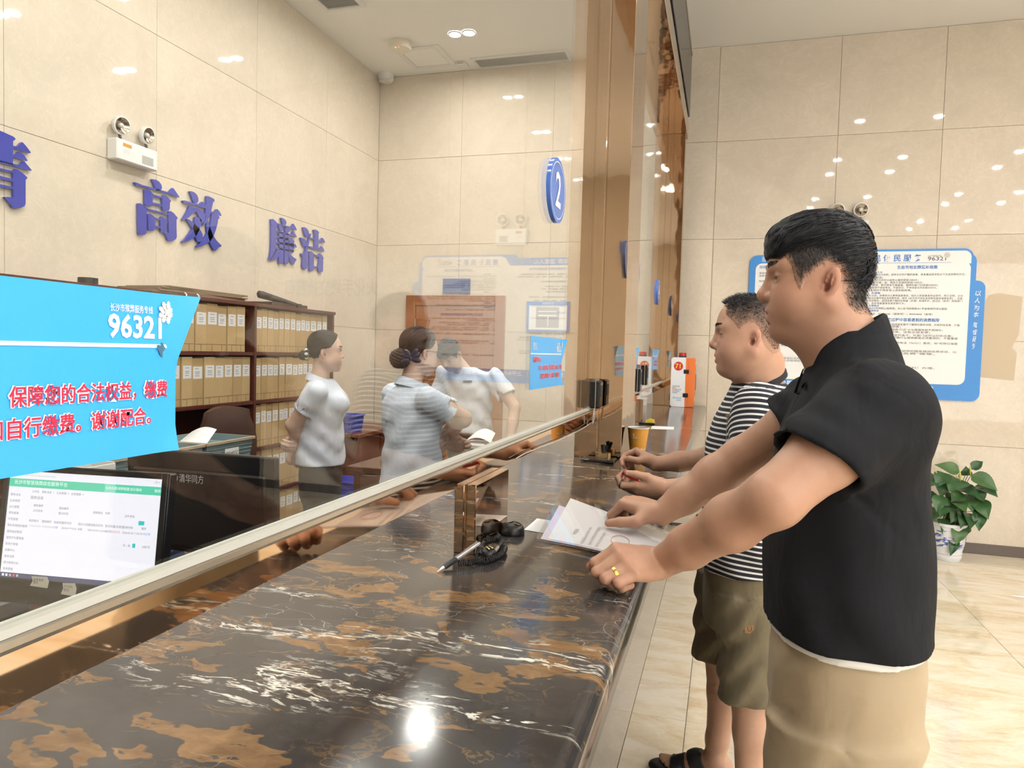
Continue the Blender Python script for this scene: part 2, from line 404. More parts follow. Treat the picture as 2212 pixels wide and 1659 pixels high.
# ------------------------------------------------------------------ counter
CY0, CY1 = -1.6, YB-0.022
counter = thing('service_counter', 'long dark marble service counter with gold and white veins below the glass screen', 'counter', (-0.5, 2.4, 0))
def counter_top():
    r = 0.022; P = [(-0.93, ZC-0.06), (-0.93, ZC-0.006), (-0.924, ZC)]
    for k in range(0, 9):
        a = math.radians(90-90*k/8); P.append((-0.135-r+r*math.cos(a), ZC-r+r*math.sin(a)))
    P += [(-0.137, ZC-0.052), (-0.145, ZC-0.06)]
    return P
MB().prism(counter_top(), CY1-CY0, (0, CY0, 0), X1, Z1, Y1).build('worktop', M_counter, counter, smooth=35, fix=True)
MB().prism([(-0.16, ZC-0.06), (-0.415, 0.001), (-0.44, 0.001), (-0.20, ZC-0.06)], CY1-CY0, (0, CY0, 0), X1, Z1, Y1).build('front_panel', M_counter, counter, fix=True)
MB().box((-0.90, CY0, 0.001), (-0.86, CY1, ZC-0.06)).build('inner_panel', M_desk, counter)

# ------------------------------------------------------------------ glass screen: strip, rail, panes, posts, pillars, header
screen = thing('glass_screen', 'floor-high clear glass screen in a rose-gold metal frame above the counter', 'glass screen', (XG, 2.4, ZC))
ZS0, ZS1, ZR1, ZH = 1.238, 1.284, 1.302, 3.42
MB().box((XG-0.012, CY0, ZS0), (XG+0.004, 2.905, ZS1), 0.001).box((XG-0.012, 3.31, ZS0), (XG+0.004, 6.3, ZS1), 0.001).build('mirror_strip', M_strip, screen)
r_ = MB()
for a, b in ((CY0, 2.905), (3.31, 6.3)):
    r_.prism([(-0.016, ZS1), (0.010, ZS1), (0.012, ZS1+0.004), (0.010, ZS1+0.009), (0.004, ZS1+0.013), (-0.016, ZS1+0.013)], b-a, (XG, a, 0), X1, Z1, Y1)
r_.build('sill_rail', M_rail, screen, smooth=30, fix=True)
sl = MB()
for a, b in ((CY0, 2.905), (3.31, 6.3)): sl.box((XG-0.010, a, ZS1+0.011), (XG+0.008, b, ZR1), 0.0)
sl.build('silicone_bead', mat('silicone', (0.55, 0.55, 0.50), 0.35), screen)
for a, b in ((CY0, 2.935), (3.29, 4.698), (4.702, 6.32)):
    MB().box((XG-0.006, a, ZR1), (XG, b, ZH)).build('pane', M_glass, screen)
def post(y0, y1, x0, x1, z0, z1, nm):
    m = MB(); xm = (x0+x1)/2; g = 0.0025
    m.box((x0, y0, z0), (xm-g, y1, z1), 0.0015).box((xm+g, y0, z0), (x1, y1, z1), 0.0015).box((xm-g-0.001, y0+0.006, z0), (xm+g+0.001, y1-0.006, z1))
    m.build(nm, M_bronze, screen)
post(1.40, 1.635, -0.537, -0.489, ZC, ZS0, 'short_post')
post(4.60, 4.83, -0.537, -0.489, ZC, ZS0, 'short_post')
post(-0.25, -0.02, -0.537, -0.489, ZC, ZS0, 'short_post')
post(2.91, 3.31, -0.588, -0.392, ZC, ZH, 'pillar')
post(6.30, 6.479, -0.588, -0.392, ZC, ZH, 'pillar')
hd = MB().box((-0.60, CY0, ZH), (-0.38, 6.479, 3.56), 0.003)
hd.build('header_beam', M_bronze, screen)
MB().box((-0.58, CY0, 3.56), (-0.40, 6.479, ZT-0.002)).build('transom_box', mat('grey_transom', (0.55, 0.50, 0.44), 0.35), screen)
MB().box((-0.40, CY0, 3.60), (-0.372, 6.45, 4.12), 0.004).build('display_panel', mat('dark_display', (0.018, 0.018, 0.022), 0.22), screen)
MB().box((-0.40, CY0, 4.12), (-0.366, 6.45, 4.15), 0.003).build('display_trim', M_rail, screen)

# ------------------------------------------------------------------ ceiling fixtures
def downlight(x, y, n, label, group, dx=0.125):
    t = thing('downlight', label, 'downlight', (x, y, ZT), group)
    xs = [x-dx/2, x+dx/2] if n == 2 else [x]
    for q in xs:
        MB().lathe((q, y, ZT-0.012), [(0.048, 0.002), (0.056, 0.0), (0.060, 0.004), (0.060, 0.0115)], 20, caps=False).build('trim_ring', M_white, t, smooth=True)
        MB().lathe((q, y, ZT-0.008), [(0.048, 0.0), (0.048, 0.006)], 12, caps=True).build('lens', M_lens, t)
ORD = ['nearest', 'second', 'third', 'fourth', 'fifth', 'sixth', 'seventh']
for y in (5.74, 4.53, 3.32, 2.11, 0.90):
    for x in (-2.235, -0.99):
        if y == 5.74 and x < -2: downlight(x, y, 2, 'lit double ceiling downlight beside the square access hatch above the office', 'office double downlights')
        else: downlight(x, y, 2, 'lit double downlight of the office ceiling, seen only mirrored in the polished walls', 'office double downlights')
for y in (4.2, 2.57, 1.8, 0.15, -0.6, -2.2, -3.0):
    for x in (1.34, 2.12, 3.43, 4.25, 5.55):
        downlight(x, y, 1, 'round lit ceiling downlight of the hall, seen only as a glint on the marble wall', 'hall downlights')
t = thing('smoke_detector', 'round cream smoke detector with two tiny indicator lights on the office ceiling', 'smoke detector', (-2.83, 5.79, ZT))
MB().lathe((-2.83, 5.79, ZT), [(0.098, -0.002), (0.100, -0.045), (0.092, -0.062), (0.03, -0.066)], 32).build('housing', mat('cream_plastic', (0.78, 0.70, 0.58), 0.4), t, smooth=40, fix=True)
MB().lathe((-2.845, 5.73, ZT), [(0.006, -0.062), (0.005, -0.069)], 10).build('indicator', mat('green_led', (0.1, 0.8, 0.3), 0.4, emit=(0.1, 0.9, 0.3), es=2), t)
MB().lathe((-2.815, 5.73, ZT), [(0.006, -0.062), (0.005, -0.069)], 10).build('indicator', mat('red_led', (0.9, 0.1, 0.1), 0.4, emit=(0.95, 0.15, 0.1), es=2), t)
t = thing('access_hatch', 'square white access hatch in the ceiling next to the smoke detector', 'hatch', (-2.735, 6.13, ZT))
b = MB()
x0, x1, y0, y1 = -2.955, -2.515, 5.90, 6.36
for lo, hi in (((x0, y0), (x1, y0+0.05)), ((x0, y1-0.05), (x1, y1)), ((x0, y0+0.05), (x0+0.05, y1-0.05)), ((x1-0.05, y0+0.05), (x1, y1-0.05))): b.box((*lo, ZT-0.012), (*hi, ZT), 0.002)
b.build('frame', M_white, t); MB().box((x0+0.056, y0+0.056, ZT-0.006), (x1-0.056, y1-0.056, ZT), 0.002).build('lid', M_ceil, t)
def grille(label, x0, x1, y0, y1, n, along):
    t = thing('air_vent', label, 'vent', ((x0+x1)/2, (y0+y1)/2, ZT)); b = MB(); w = 0.035
    for lo, hi in (((x0, y0), (x1, y0+w)), ((x0, y1-w), (x1, y1)), ((x0, y0+w), (x0+w, y1-w)), ((x1-w, y0+w), (x1, y1-w))): b.box((*lo, ZT-0.014), (*hi, ZT), 0.002)
    b.build('frame', M_white, t)
    MB().box((x0+w, y0+w, ZT-0.002), (x1-w, y1-w, ZT)).build('backing', mat('vent_shadow', (0.22, 0.21, 0.20), 0.8), t)
    for k in range(n):
        f = (k+0.5)/n
        if along == 'X':
            y = y0+w+(y1-y0-2*w)*f; MB().add([(x0+w, y-0.008, ZT-0.012), (x1-w, y-0.008, ZT-0.012), (x1-w, y+0.008, ZT-0.004), (x0+w, y+0.008, ZT-0.004)], [(0, 1, 2, 3), (3, 2, 1, 0)]).build('slat', M_white, t)
        else:
            x = x0+w+(x1-x0-2*w)*f; MB().add([(x-0.008, y0+w, ZT-0.012), (x-0.008, y1-w, ZT-0.012), (x+0.008, y1-w, ZT-0.004), (x+0.008, y0+w, ZT-0.004)], [(0, 1, 2, 3), (3, 2, 1, 0)]).build('slat', M_white, t)
grille('long white slatted air vent in the ceiling beside the glass-side lamps', -2.345, -1.43, 6.235, 6.49, 8, 'X')
grille('square white slatted air vent at the top edge of the picture', -3.15, -2.80, 4.77, 5.12, 9, 'X')
t = thing('sensor_box', 'small white sensor box on the ceiling between hatch and long vent', 'sensor', (-2.455, 6.34, ZT))
MB().box((-2.50, 6.28, ZT-0.035), (-2.41, 6.40, ZT), 0.008).build('housing', M_white, t); MB().box((-2.485, 6.276, ZT-0.026), (-2.425, 6.282, ZT-0.012), 0.001).build('window', mat('sensor_grey', (0.45, 0.44, 0.42), 0.4), t)
t = thing('dome_camera', 'white security camera with black lens in the upper corner of the office', 'camera', (-3.28, 6.38, 4.19))
cpos = atY(832, 168, 6.40)
MB().lathe((cpos[0], cpos[1]+0.02, ZT), [(0.075, 0.0), (0.075, -0.05), (0.055, -0.075)], 24).build('mount', M_white, t, smooth=40, fix=True)
Mx = rot_to((1, 0, 0), Vector((0, 0.75, -0.66)).cross(Vector((1, 0, 0))).normalized(), Vector((0, -0.62, -0.78)).normalized())
b = MB().lathe((cpos[0], cpos[1], cpos[2]+0.0), [(0.02, -0.05), (0.05, -0.03), (0.062, 0.0), (0.056, 0.03), (0.045, 0.045)], 24, M=Mx); b.build('ball', M_white, t, smooth=60, fix=True)
MB().lathe((cpos[0], cpos[1], cpos[2]), [(0.043, 0.044), (0.03, 0.054), (0.008, 0.06)], 20, M=Mx).build('lens', mat('lens_black', (0.01, 0.01, 0.012), 0.08), t, smooth=60, fix=True)
# ================================================================== raised characters on the left wall
def wall_char(ch, label, polys, sc, ox, oy):
    P3 = [[atX(ox+x/sc, oy+y/sc, XL+0.012) for x, y in p] for p in polys]
    allp = np.array([q for p in P3 for q in p]); c = (XL, allp[:, 1].mean(), allp[:, 2].min())
    b = MB()
    for p in P3:
        q = [(a[1], a[2]) for a in p]
        ar = sum(q[i][0]*q[(i+1) % len(q)][1]-q[(i+1) % len(q)][0]*q[i][1] for i in range(len(q)))
        if ar < 0: q = q[::-1]
        b.prism(q, 0.014, (XL+0.006, 0, 0), Y1, Z1, X1)
    o = b.build('wall_character', M_letter, None, origin=c)
    tag(o, label, 'wall lettering', 'raised blue characters on the office wall')
GAO = [[(455,68),(530,80),(600,120),(645,180),(662,240),(655,275),(630,305),(600,320),(555,315),(530,290),(510,240),(490,160),(460,100)],
 [(82,135),(110,135),(240,190),(520,262),(640,298),(800,348),(880,255),(905,260),(960,340),(1028,440),(1020,458),(930,430),(820,385),(560,315),(300,245),(120,205)],
 [(300,280),(345,282),(420,325),(490,395),(465,430),(465,610),(440,635),(370,640),(315,620),(302,590)],
 [(470,385),(500,398),(670,445),(670,480),(465,430)],
 [(670,445),(700,405),(735,408),(790,450),(850,525),(848,545),(830,560),(825,700),(800,740),(730,745),(690,730),(675,690),(668,470)],
 [(465,555),(670,605),(670,650),(465,595)],
 [(158,580),(200,575),(270,620),(335,670),(355,690),(340,715),(335,1200),(310,1235),(240,1245),(180,1235),(165,1200)],
 [(335,675),(365,690),(590,745),(785,795),(790,830),(340,715)],
 [(785,800),(820,745),(850,742),(910,785),(995,885),(985,905),(968,925),(968,1100),(975,1280),(960,1330),(900,1365),(830,1378),(785,1350),(760,1280),(735,1230),(690,1195),(640,1180),(760,1200),(810,1200),(800,840)],
 [(368,800),(410,795),(470,835),(530,885),(520,925),(522,1110),(500,1145),(430,1160),(385,1150),(375,1110)],
 [(525,885),(640,915),(630,940),(522,925)],
 [(620,905),(650,855),(680,855),(730,900),(785,975),(780,990),(760,1010),(758,1190),(740,1200),(690,1190),(640,1180),(635,1100),(630,940)],
 [(525,1045),(635,1065),(635,1105),(525,1085)]]
XIAO = [[(1243,325),(1290,322),(1350,350),(1400,400),(1430,470),(1430,520),(1415,560),(1380,582),(1340,570),(1315,520),(1300,460),(1270,380)],
 [(1098,520),(1130,515),(1330,570),(1455,608),(1510,545),(1530,548),(1570,590),(1605,630),(1595,690),(1560,685),(1330,615),(1130,572)],
 [(1240,625),(1270,625),(1320,660),(1390,735),(1390,755),(1340,770),(1230,870),(1160,915),(1090,935),(1090,915),(1150,835),(1215,710)],
 [(1330,665),(1400,670),(1470,705),(1530,760),(1570,800),(1590,860),(1560,960),(1510,1000),(1470,960),(1440,850),(1380,740)],
 [(1355,870),(1395,858),(1500,915),(1495,1010),(1460,1120),(1400,1240),(1330,1310),(1230,1365),(1090,1405),(1085,1390),(1150,1330),(1240,1210),(1310,1090),(1345,990)],
 [(1180,905),(1230,915),(1320,985),(1420,1080),(1480,1150),(1520,1230),(1530,1310),(1510,1365),(1460,1395),(1410,1385),(1375,1310),(1370,1260),(1310,1110),(1230,990)],
 [(1600,425),(1640,425),(1750,480),(1775,515),(1765,540),(1740,560),(1720,650),(1700,740),(1660,860),(1600,980),(1530,1060),(1510,1055),(1550,980),(1580,850),(1585,700),(1600,560)],
 [(1700,745),(1765,765),(1810,705),(1835,700),(1880,755),(1918,830),(1905,845),(1830,825),(1690,785)],
 [(1710,800),(1760,800),(1850,835),(1875,870),(1870,895),(1845,915),(1835,1000),(1800,1130),(1750,1270),(1680,1380),(1590,1440),(1480,1485),(1395,1505),(1380,1490),(1450,1430),(1540,1330),(1625,1190),(1680,1040),(1705,900)],
 [(1600,980),(1630,920),(1650,1000),(1690,1120),(1745,1260),(1820,1370),(1890,1440),(1918,1465),(1905,1490),(1850,1510),(1820,1550),(1795,1580),(1755,1560),(1700,1460),(1655,1340),(1615,1180)]]
LIAN = [[(165,160),(210,152),(270,200),(330,265),(310,300),(300,470),(298,720),(285,880),(255,960),(200,1080),(130,1205),(105,1200),(140,1090),(160,960),(170,700),(172,400)],
 [(415,130),(450,125),(510,160),(545,205),(557,250),(545,300),(515,318),(480,310),(455,270),(440,200)],
 [(315,265),(350,268),(460,300),(680,360),(730,275),(750,290),(790,360),(825,430),(815,445),(720,410),(520,350),(320,300)],
 [(355,310),(420,330),(465,370),(478,420),(470,460),(440,470),(390,450),(375,400)],
 [(530,370),(600,360),(670,410),(668,440),(590,520),(540,500),(525,450)],
 [(295,445),(600,525),(690,550),(725,465),(745,475),(785,540),(822,610),(812,628),(720,595),(620,575),(300,490)],
 [(298,585),(620,655),(650,628),(690,640),(740,690),(768,745),(750,770),(745,1000),(730,1025),(690,1028),(640,1010),(612,960),(625,950),(628,720),(298,625)],
 [(290,735),(760,790),(790,800),(822,875),(812,888),(740,870),(290,775)],
 [(285,880),(740,960),(740,1000),(285,915)],
 [(370,480),(480,500),(478,1250),(455,1285),(400,1295),(360,1280),(365,1120),(380,1000)],
 [(515,520),(610,540),(615,1270),(590,1305),(550,1318),(505,1305),(512,900)],
 [(330,930),(380,950),(370,1110),(320,1150),(240,1195),(150,1215),(160,1200),(230,1110)],
 [(615,1000),(660,1060),(730,1130),(800,1175),(820,1190),(800,1220),(770,1270),(745,1325),(710,1305),(660,1230),(620,1120)]]
JIE = [[(980,368),(1020,362),(1080,395),(1120,450),(1138,510),(1130,570),(1105,612),(1075,620),(1045,600),(1020,530)],
 [(915,630),(960,632),(1030,670),(1070,720),(1082,770),(1070,840),(1030,878),(1000,865),(975,800),(950,720)],
 [(1170,530),(1185,535),(1180,580),(1140,740),(1110,900),(1090,1050),(1095,1200),(1105,1330),(1090,1410),(1050,1445),(1010,1440),(970,1395),(965,1330),(975,1200),(975,1120),(930,1050),(935,1035),(985,1045),(1010,1035),(1050,920),(1110,720)],
 [(1258,430),(1300,422),(1360,455),(1395,500),(1380,550),(1378,880),(1378,920),(1280,890),(1280,550)],
 [(1135,625),(1280,655),(1280,690),(1150,655)],
 [(1370,690),(1435,700),(1470,635),(1490,640),(1525,690),(1550,760),(1535,768),(1370,725)],
 [(1130,850),(1160,852),(1280,885),(1405,920),(1450,850),(1470,855),(1510,910),(1530,985),(1520,995),(1380,960),(1150,895)],
 [(1145,980),(1190,980),(1250,1030),(1285,1065),(1265,1100),(1262,1440),(1240,1470),(1190,1490),(1145,1470),(1150,1300)],
 [(1260,1062),(1390,1090),(1390,1130),(1260,1100)],
 [(1375,1090),(1410,1040),(1440,1042),(1480,1090),(1512,1160),(1500,1185),(1495,1480),(1470,1515),(1420,1530),(1385,1510),(1380,1380),(1395,1140)],
 [(1258,1355),(1385,1385),(1385,1410),(1258,1385)]]
QING = [[(-200,60),(-190,40),(30,130),(230,220),(270,255),(265,280),(225,305),(222,760),(-200,640)],
 [(220,390),(305,412),(380,325),(410,330),(480,410),(562,520),(545,535),(440,500),(225,440)],
 [(220,563),(260,570),(340,500),(365,505),(440,580),(500,670),(485,685),(380,650),(220,608)],
 [(-320,600),(230,735),(340,760),(410,690),(435,692),(500,760),(578,855),(560,865),(400,825),(200,770),(-320,640)],
 [(225,880),(270,830),(300,832),(400,900),(498,995),(490,1010),(462,1040),(462,1480),(445,1530),(380,1560),(280,1578),(225,1570),(200,1530),(180,1490),(55,1360),(130,1358),(235,1370)],
 [(-60,803),(230,870),(230,910),(-60,846)], [(-60,952),(235,1025),(235,1075),(-60,1008)], [(-60,1107),(237,1175),(237,1215),(-60,1163)],
 [(-260,740),(-60,780),(-50,1500),(-230,1470)], [(-330,280),(-190,310),(-190,360),(-330,325)], [(-300,440),(-190,470),(-190,515),(-300,485)],
 [(-560,-40),(-440,20),(-430,1430),(-540,1400)], [(-680,330),(-590,380),(-600,620),(-670,600)], [(-420,300),(-350,380),(-360,500),(-430,470)]]
wall_char('情', 'half-cut raised blue character at the far end of the wall slogan', QING, 8.7375, 0, 270)
wall_char('高', 'raised blue acrylic character reading 高 below the emergency light', GAO, 9.757, 280, 380)
wall_char('效', 'raised blue acrylic character reading 效 following 高 on the wall', XIAO, 9.757, 280, 380)
wall_char('廉', 'raised blue acrylic character reading 廉 before the last character', LIAN, 11.848, 570, 460)
wall_char('洁', 'raised blue acrylic character reading 洁, last of the slogan', JIE, 11.848, 570, 460)

# ================================================================== emergency lights
M_chrome = mat('chrome', (0.72, 0.72, 0.72), 0.12, 1.0)
M_refl = mat('lamp_reflector', (0.62, 0.55, 0.46), 0.18, 1.0)
def emergency(label, o, u, v, n, w, h, d, hr, hx, face_print):
    o = Vector(o); u = Vector(u); v = Vector(v); n = Vector(n)
    t = thing('emergency_light', label, 'emergency light', tuple(o))
    M = rot_to(u, v, n, o)
    MB().box((-w/2, -h/2, 0.001), (w/2, h/2, d), 0.006, M=M).build('battery_box', M_white, t)
    for s in (-1, 1):
        c = o+u*(s*hx)+v*(h/2+0.03+hr)+n*(d*0.62)
        MB().tube([tuple(o+u*(s*hx)+v*(h/2-0.004)+n*(d*0.55)), tuple(o+u*(s*hx)+v*(h/2+0.012)+n*(d*0.55)), tuple(c-n*0.02)], 0.008, 8).build('stalk', M_blackm, t, smooth=True)
        A = (n*0.96-v*0.18+u*0.1*s).normalized(); B = A.orthogonal().normalized(); C = A.cross(B)
        Mh = rot_to(B, C, A)
        hd = MB().lathe(tuple(c), [(hr*0.35, -0.035), (hr*0.9, -0.02), (hr, 0.0), (hr, 0.012), (hr*0.88, 0.014)], 24, M=Mh, caps=False).build('lamp_head', M_white, t, smooth=50)
        MB().lathe(tuple(c), [(hr*0.88, 0.013), (hr*0.7, 0.004), (hr*0.3, -0.012), (0.001, -0.014)], 24, M=Mh, caps=False).build('reflector', M_refl, hd, smooth=True)
        MB().lathe(tuple(c), [(hr*0.3, -0.010), (hr*0.28, 0.006), (hr*0.12, 0.012), (0.001, 0.012)], 14, M=Mh, caps=False).build('bulb', mat('bulb_frost', (0.75, 0.7, 0.6), 0.3), hd, smooth=True)
    if face_print:
        q = lambda a, b: tuple(o+u*a+v*b+n*(d+0.0006))
        MB().box((-w*0.36, h*0.18, d), (-w*0.16, h*0.34, d+0.001), M=M).build('warning_sticker', mat('sticker_red_yellow', (0.62, 0.30, 0.05), 0.5), t)
        MB().box((w*0.10, -h*0.34, d), (w*0.38, h*0.06, d+0.001), M=M).build('rating_plate', mat('plate_grey', (0.42, 0.42, 0.41), 0.5), t)
        text('消防应急灯', h*0.10, q(w*0.12, -h*0.06), u, v, M_ink_grey, t)
        text('□ □ □ ■', h*0.10, q(w*0.13, -h*0.24), u, v, M_ink_grey, t)
        text('应急照明\n自动充电', h*0.09, q(-w*0.36, -h*0.05), u, v, mat('print_light', (0.62, 0.62, 0.62), 0.6), t)
emergency('white twin-head emergency light on the office wall above 高', (XL+0.001, 3.385, 2.605), Y1, Z1, X1, 0.30, 0.118, 0.075, 0.052, 0.095, True)
emergency('white twin-head emergency light on the hall wall above the notice board', (0.935, YB-0.001, 2.60), X1, Z1, (0, -1, 0), 0.30, 0.15, 0.06, 0.058, 0.088, True)

# ================================================================== big notice board on the hall wall
board = thing('notice_board', 'large blue and white notice board behind the two customers', 'notice board', (1.05, YB, 1.20))
yb = YB-0.001; u_, v_ = X1, Z1; nb = (0, -1, 0)
def bp(poly, z, d, nm, m): # polygon in (X,Z)
    return MB().prism(poly, d, (0, yb-z, 0), X1, Z1, nb).build(nm, m, board, fix=True)
def rrect(x0, x1, z0, z1, r, r4=None): return [((x0+x1)/2+a, (z0+z1)/2+b) for a, b in rounded(x1-x0, z1-z0, r, 6, r4)]
bp(rrect(0.175, 1.885, 1.225, 2.405, 0.07), 0.0, 0.014, 'backing', M_blue)
bp(rrect(0.88, 1.862, 2.30, 2.44, 0.05, (0, 0.07, 0.03, 0)), 0.0, 0.016, 'header_edge', M_blue)
bp(rrect(1.78, 1.955, 1.225, 2.185, 0.06), 0.0, 0.013, 'side_tab', M_blue)
bp(rrect(0.225, 1.845, 1.352, 2.335, 0.055), 0.0145, 0.003, 'page', M_ink_white)
bp([(0.93, 2.32), (1.845, 2.32), (1.845, 2.36)]+[(1.795+0.05*math.cos(a), 2.372+0.05*math.sin(a)) for a in np.linspace(0, math.pi/2, 6)]+[(1.03, 2.422), (0.99, 2.405), (0.955, 2.35)], 0.0165, 0.002, 'header_page', M_ink_white)
def bz(y4): return atY(2000, 530+y4/4.514, YB-0.02)[2]
def bx(x4): return atY(1640+x4/4.514, 700, YB-0.02)[0]
def btext(s, size, x0, y4, x1, m, lift=0.0196, **k):
    return text(s, size, (bx(x0), yb-lift, bz(y4)-0.36*size), X1, Z1, m, board, width=bx(x1)-bx(x0), **k)
btext('惠 民 便 民 服 务', 0.060, 985, 122, 1550, M_ink_blue, bold=0.02)
btext('96321', 0.043, 1608, 129, 1788, M_ink_grey, bold=0.014)
btext('长沙市殡葬服务专线', 0.0115, 1612, 103, 1742, M_ink_grey)
MB().box((bx(960), yb-0.0195, bz(170)), (bx(1840), yb-0.0185, bz(167))).build('rule_line', M_ink_blue, board)
def flower(c, r, u, v, n, m, parent, off):
    b = MB(); c = np.array(c, float); u = np.array(u, float); v = np.array(v, float); n = np.array(n, float)
    for ring, (k, rr, w) in enumerate(((9, 1.0, 0.26), (7, 0.68, 0.24), (5, 0.38, 0.18))):
        for i in range(k):
            a = 2*math.pi*(i+0.5*ring)/k; d = u*math.cos(a)+v*math.sin(a); s = -u*math.sin(a)+v*math.cos(a); q = c+n*(off+0.0004*ring)
            P = [q, q+d*r*rr*0.5+s*r*w*0.9, q+d*r*rr*0.85+s*r*w*0.7+n*0.0002, q+d*r*rr, q+d*r*rr*0.85-s*r*w*0.7, q+d*r*rr*0.5-s*r*w*0.9]
            b.add([tuple(p) for p in P], [(0, 1, 2, 3, 4, 5)])
    return b.build('flower_print', m, parent)
flower((bx(1795), yb-0.0196, bz(98)), 0.026, X1, Z1, nb, mat('flower_cream', (0.66, 0.64, 0.58), 0.6), board, 0.0004)
S_ = 0.0185
def rows(x0, lst):
    for y4, x1, s in lst: btext(s, S_, x0, y4, x1, M_ink_grey)
btext('生态节地安葬奖补政策', 0.031, 1315, 213, 1710, M_ink_blue, bold=0.014)
btext('一、奖补条件', S_, 1030, 262, 1176, M_ink_blue, bold=0.01)
rows(1005, [(284, 1985, '20年9月1日后过世的、具有长沙市户籍的逝者，其亲属自愿采取以下生态安葬的方式，'), (313, 1186, '给予政府奖励：'), (338, 1530, '入葬本辖区内农村公益性公墓的奖励1000元；'), (363, 1575, '存和在骨灰楼、堂、塔永久安放的奖励1000元；'),
 (388, 1725, '花葬、树葬、草坪葬等不建墓基、墓碑和墓穴的奖励2000元；'), (413, 1715, '骨灰撒散等不保留骨灰、不留标识、不单独留名的奖励5000元。'), (439, 1470, '二次安葬的不再享受上述奖励政策。')])
btext('二、办流程', S_, 1020, 466, 1165, M_ink_blue, bold=0.01)
rows(1005, [(491, 1972, '遗体火化后，丧事承办人携带逝者骨灰、经办人和逝者身份证原件、死亡证明、火化'), (517, 1968, '证到柜台办理节地生态安葬手续，填写《长沙市节地生态安葬奖励申请审批表》，在陵'), (542, 1968, '园生态安葬后，返回逝者户籍所在街道（乡镇）申请奖补，经过区（县市）民政部门'), (568, 1410, '审核，奖补资金直接发放至银行卡。'),
 (618, 1822, '望子路499号明阳山福寿苑；天心区书院南路451号金陵城市绿化墓园'), (672, 1685, '联系电话：85464646（福寿苑）；84464646（金陵）')])
btext('三、办理地点', S_, 1005, 592, 1160, M_ink_blue, bold=0.01); btext('四、咨询电话', S_, 1005, 641, 1158, M_ink_blue, bold=0.01)
btext('在治丧过程中容易遇到的消费陷阱', 0.030, 1170, 729, 1755, M_ink_blue, bold=0.014)
rows(1000, [(775, 1955, '一些殡仪服务中介人员利用逝者家属不了解殡仪服务流程、价格的信息差，打着'), (797, 1380, '您的合法权益受到损害；'), (826, 1795, '一、托熟人，只要送烟酒“打点”火化等服务就不用排队；'), (850, 1670, '二、收费后只有清单、没有正规发票；'), (881, 1890, '三、“暴利”，没有便宜的盒子，外面门店可以打折优惠；'), (905, 1945, '四、不断加价，告诉家属什么服务都是必须要用的，不尊重家'),
 (955, 1945, '五、冒充殡仪馆官方服务电话（96321）服务，称“和殡仪馆是'), (1035, 1940, '六、把殡仪馆本来免费提供的服务做成收费项目，比'), (1060, 1730, '如“（）预定服务费”等等。'), (1197, 1730, '请持有效证件（相关资料）办理。')])
def lx(x): return (x-0.1)
for k, (y4, s, wd, m_) in enumerate(((205, '殡葬基本服务惠民免费办理流程和标准', 0.50, M_ink_blue), (262, '身故在长沙市的户籍居民、现役军人和民政部门认定的困难群众，', 0.60, M_ink_grey), (290, '由家属提出申请，减免遗体接运、存放、火化、骨灰寄存等费用。', 0.62, M_ink_grey), (345, '民政部门认定的困难群众办理材料如下', 0.40, M_ink_grey), (400, '一、逝者身份证、户口本原件', 0.34, M_ink_grey), (430, '二、死亡医学证明（推断书）原件', 0.38, M_ink_grey), (460, '三、火化证及骨灰安放证明', 0.33, M_ink_grey), (520, '四、经办人身份证原件和复印件，现场核对', 0.50, M_ink_grey), (560, '办理流程：登记、审核、缴费、领取', 0.45, M_ink_grey), (620, '减免项目在结算时由工作人员直接扣除', 0.48, M_ink_grey), (700, '火化证明补办', 0.22, M_ink_blue), (760, '经办人携带身份证及逝者户籍注销证明', 0.47, M_ink_grey),
  (935, '三、经办人身份证》原件（或复印件）。', 0.52, M_ink_grey), (981, '办理地点：天心区书院南路451号金陵园', 0.58, M_ink_grey), (1008, '办理时间：上午8:00-12:00 下午13:00-17:00', 0.60, M_ink_grey), (1108, '遗失查询', 0.12, M_ink_blue), (1135, '逝者家属等按规定查询火化档案，须持身份证明', 0.58, M_ink_grey), (1160, '在窗口办理，工作人员现场核对逝者的丧事信息', 0.58, M_ink_grey))):
    text(s, S_ if m_ is M_ink_grey else 0.028, (0.255, yb-0.0196, bz(y4)-0.007), X1, Z1, m_, board, width=wd)
text('惠民殡葬 温暖人心', 0.05, (0.27, yb-0.0146, 2.352), X1, Z1, M_ink_white, board, width=0.45)
text('火化窗口服务时间：上午8:00—12:00 下午13:00—17:00', 0.050, (0.285, yb-0.0146, bz(1393)-0.018), X1, Z1, M_ink_white, board, bold=0.014, width=bx(1730)-0.285)
for y4, ch in zip((465, 535, 605, 670, 770, 840, 905, 972), '以人为本真诚服务'):
    text(ch, 0.048, (bx(2082 - (y4-465)*0.058), yb-0.0136, bz(y4)-0.018), X1, Z1, M_ink_white, board, shear=0.15)
# grey sign letters next to the board, out of the frame: the glass mirrors them
sg = thing('wall_sign', 'grey characters on the hall wall, seen mirrored in the glass', 'sign', (2.85, YB, 2.05))
text('火化手续交接窗口', 0.19, (2.33, YB-0.004, 2.06), X1, Z1, mat('sign_grey', (0.33, 0.30, 0.27), 0.5), sg, extrude=0.002, bold=0.02, sx=0.72)
# dark yellow tape residue beside the board
b = MB().prism([(1.955, 1.42), (2.19, 1.40), (2.20, 1.62), (2.16, 1.66), (2.205, 1.76), (2.215, 2.06), (2.05, 2.09), (1.985, 2.07), (1.95, 2.0)], 0.0009, (0, YB-0.0004, 0), X1, Z1, nb)
tag(b.build('tape_residue', mat('tape_residue_tan', (0.60, 0.49, 0.35), 0.55), None, origin=(2.07, YB, 1.4), fix=True), 'tan patch of old tape residue on the wall beside the board', 'tape residue')

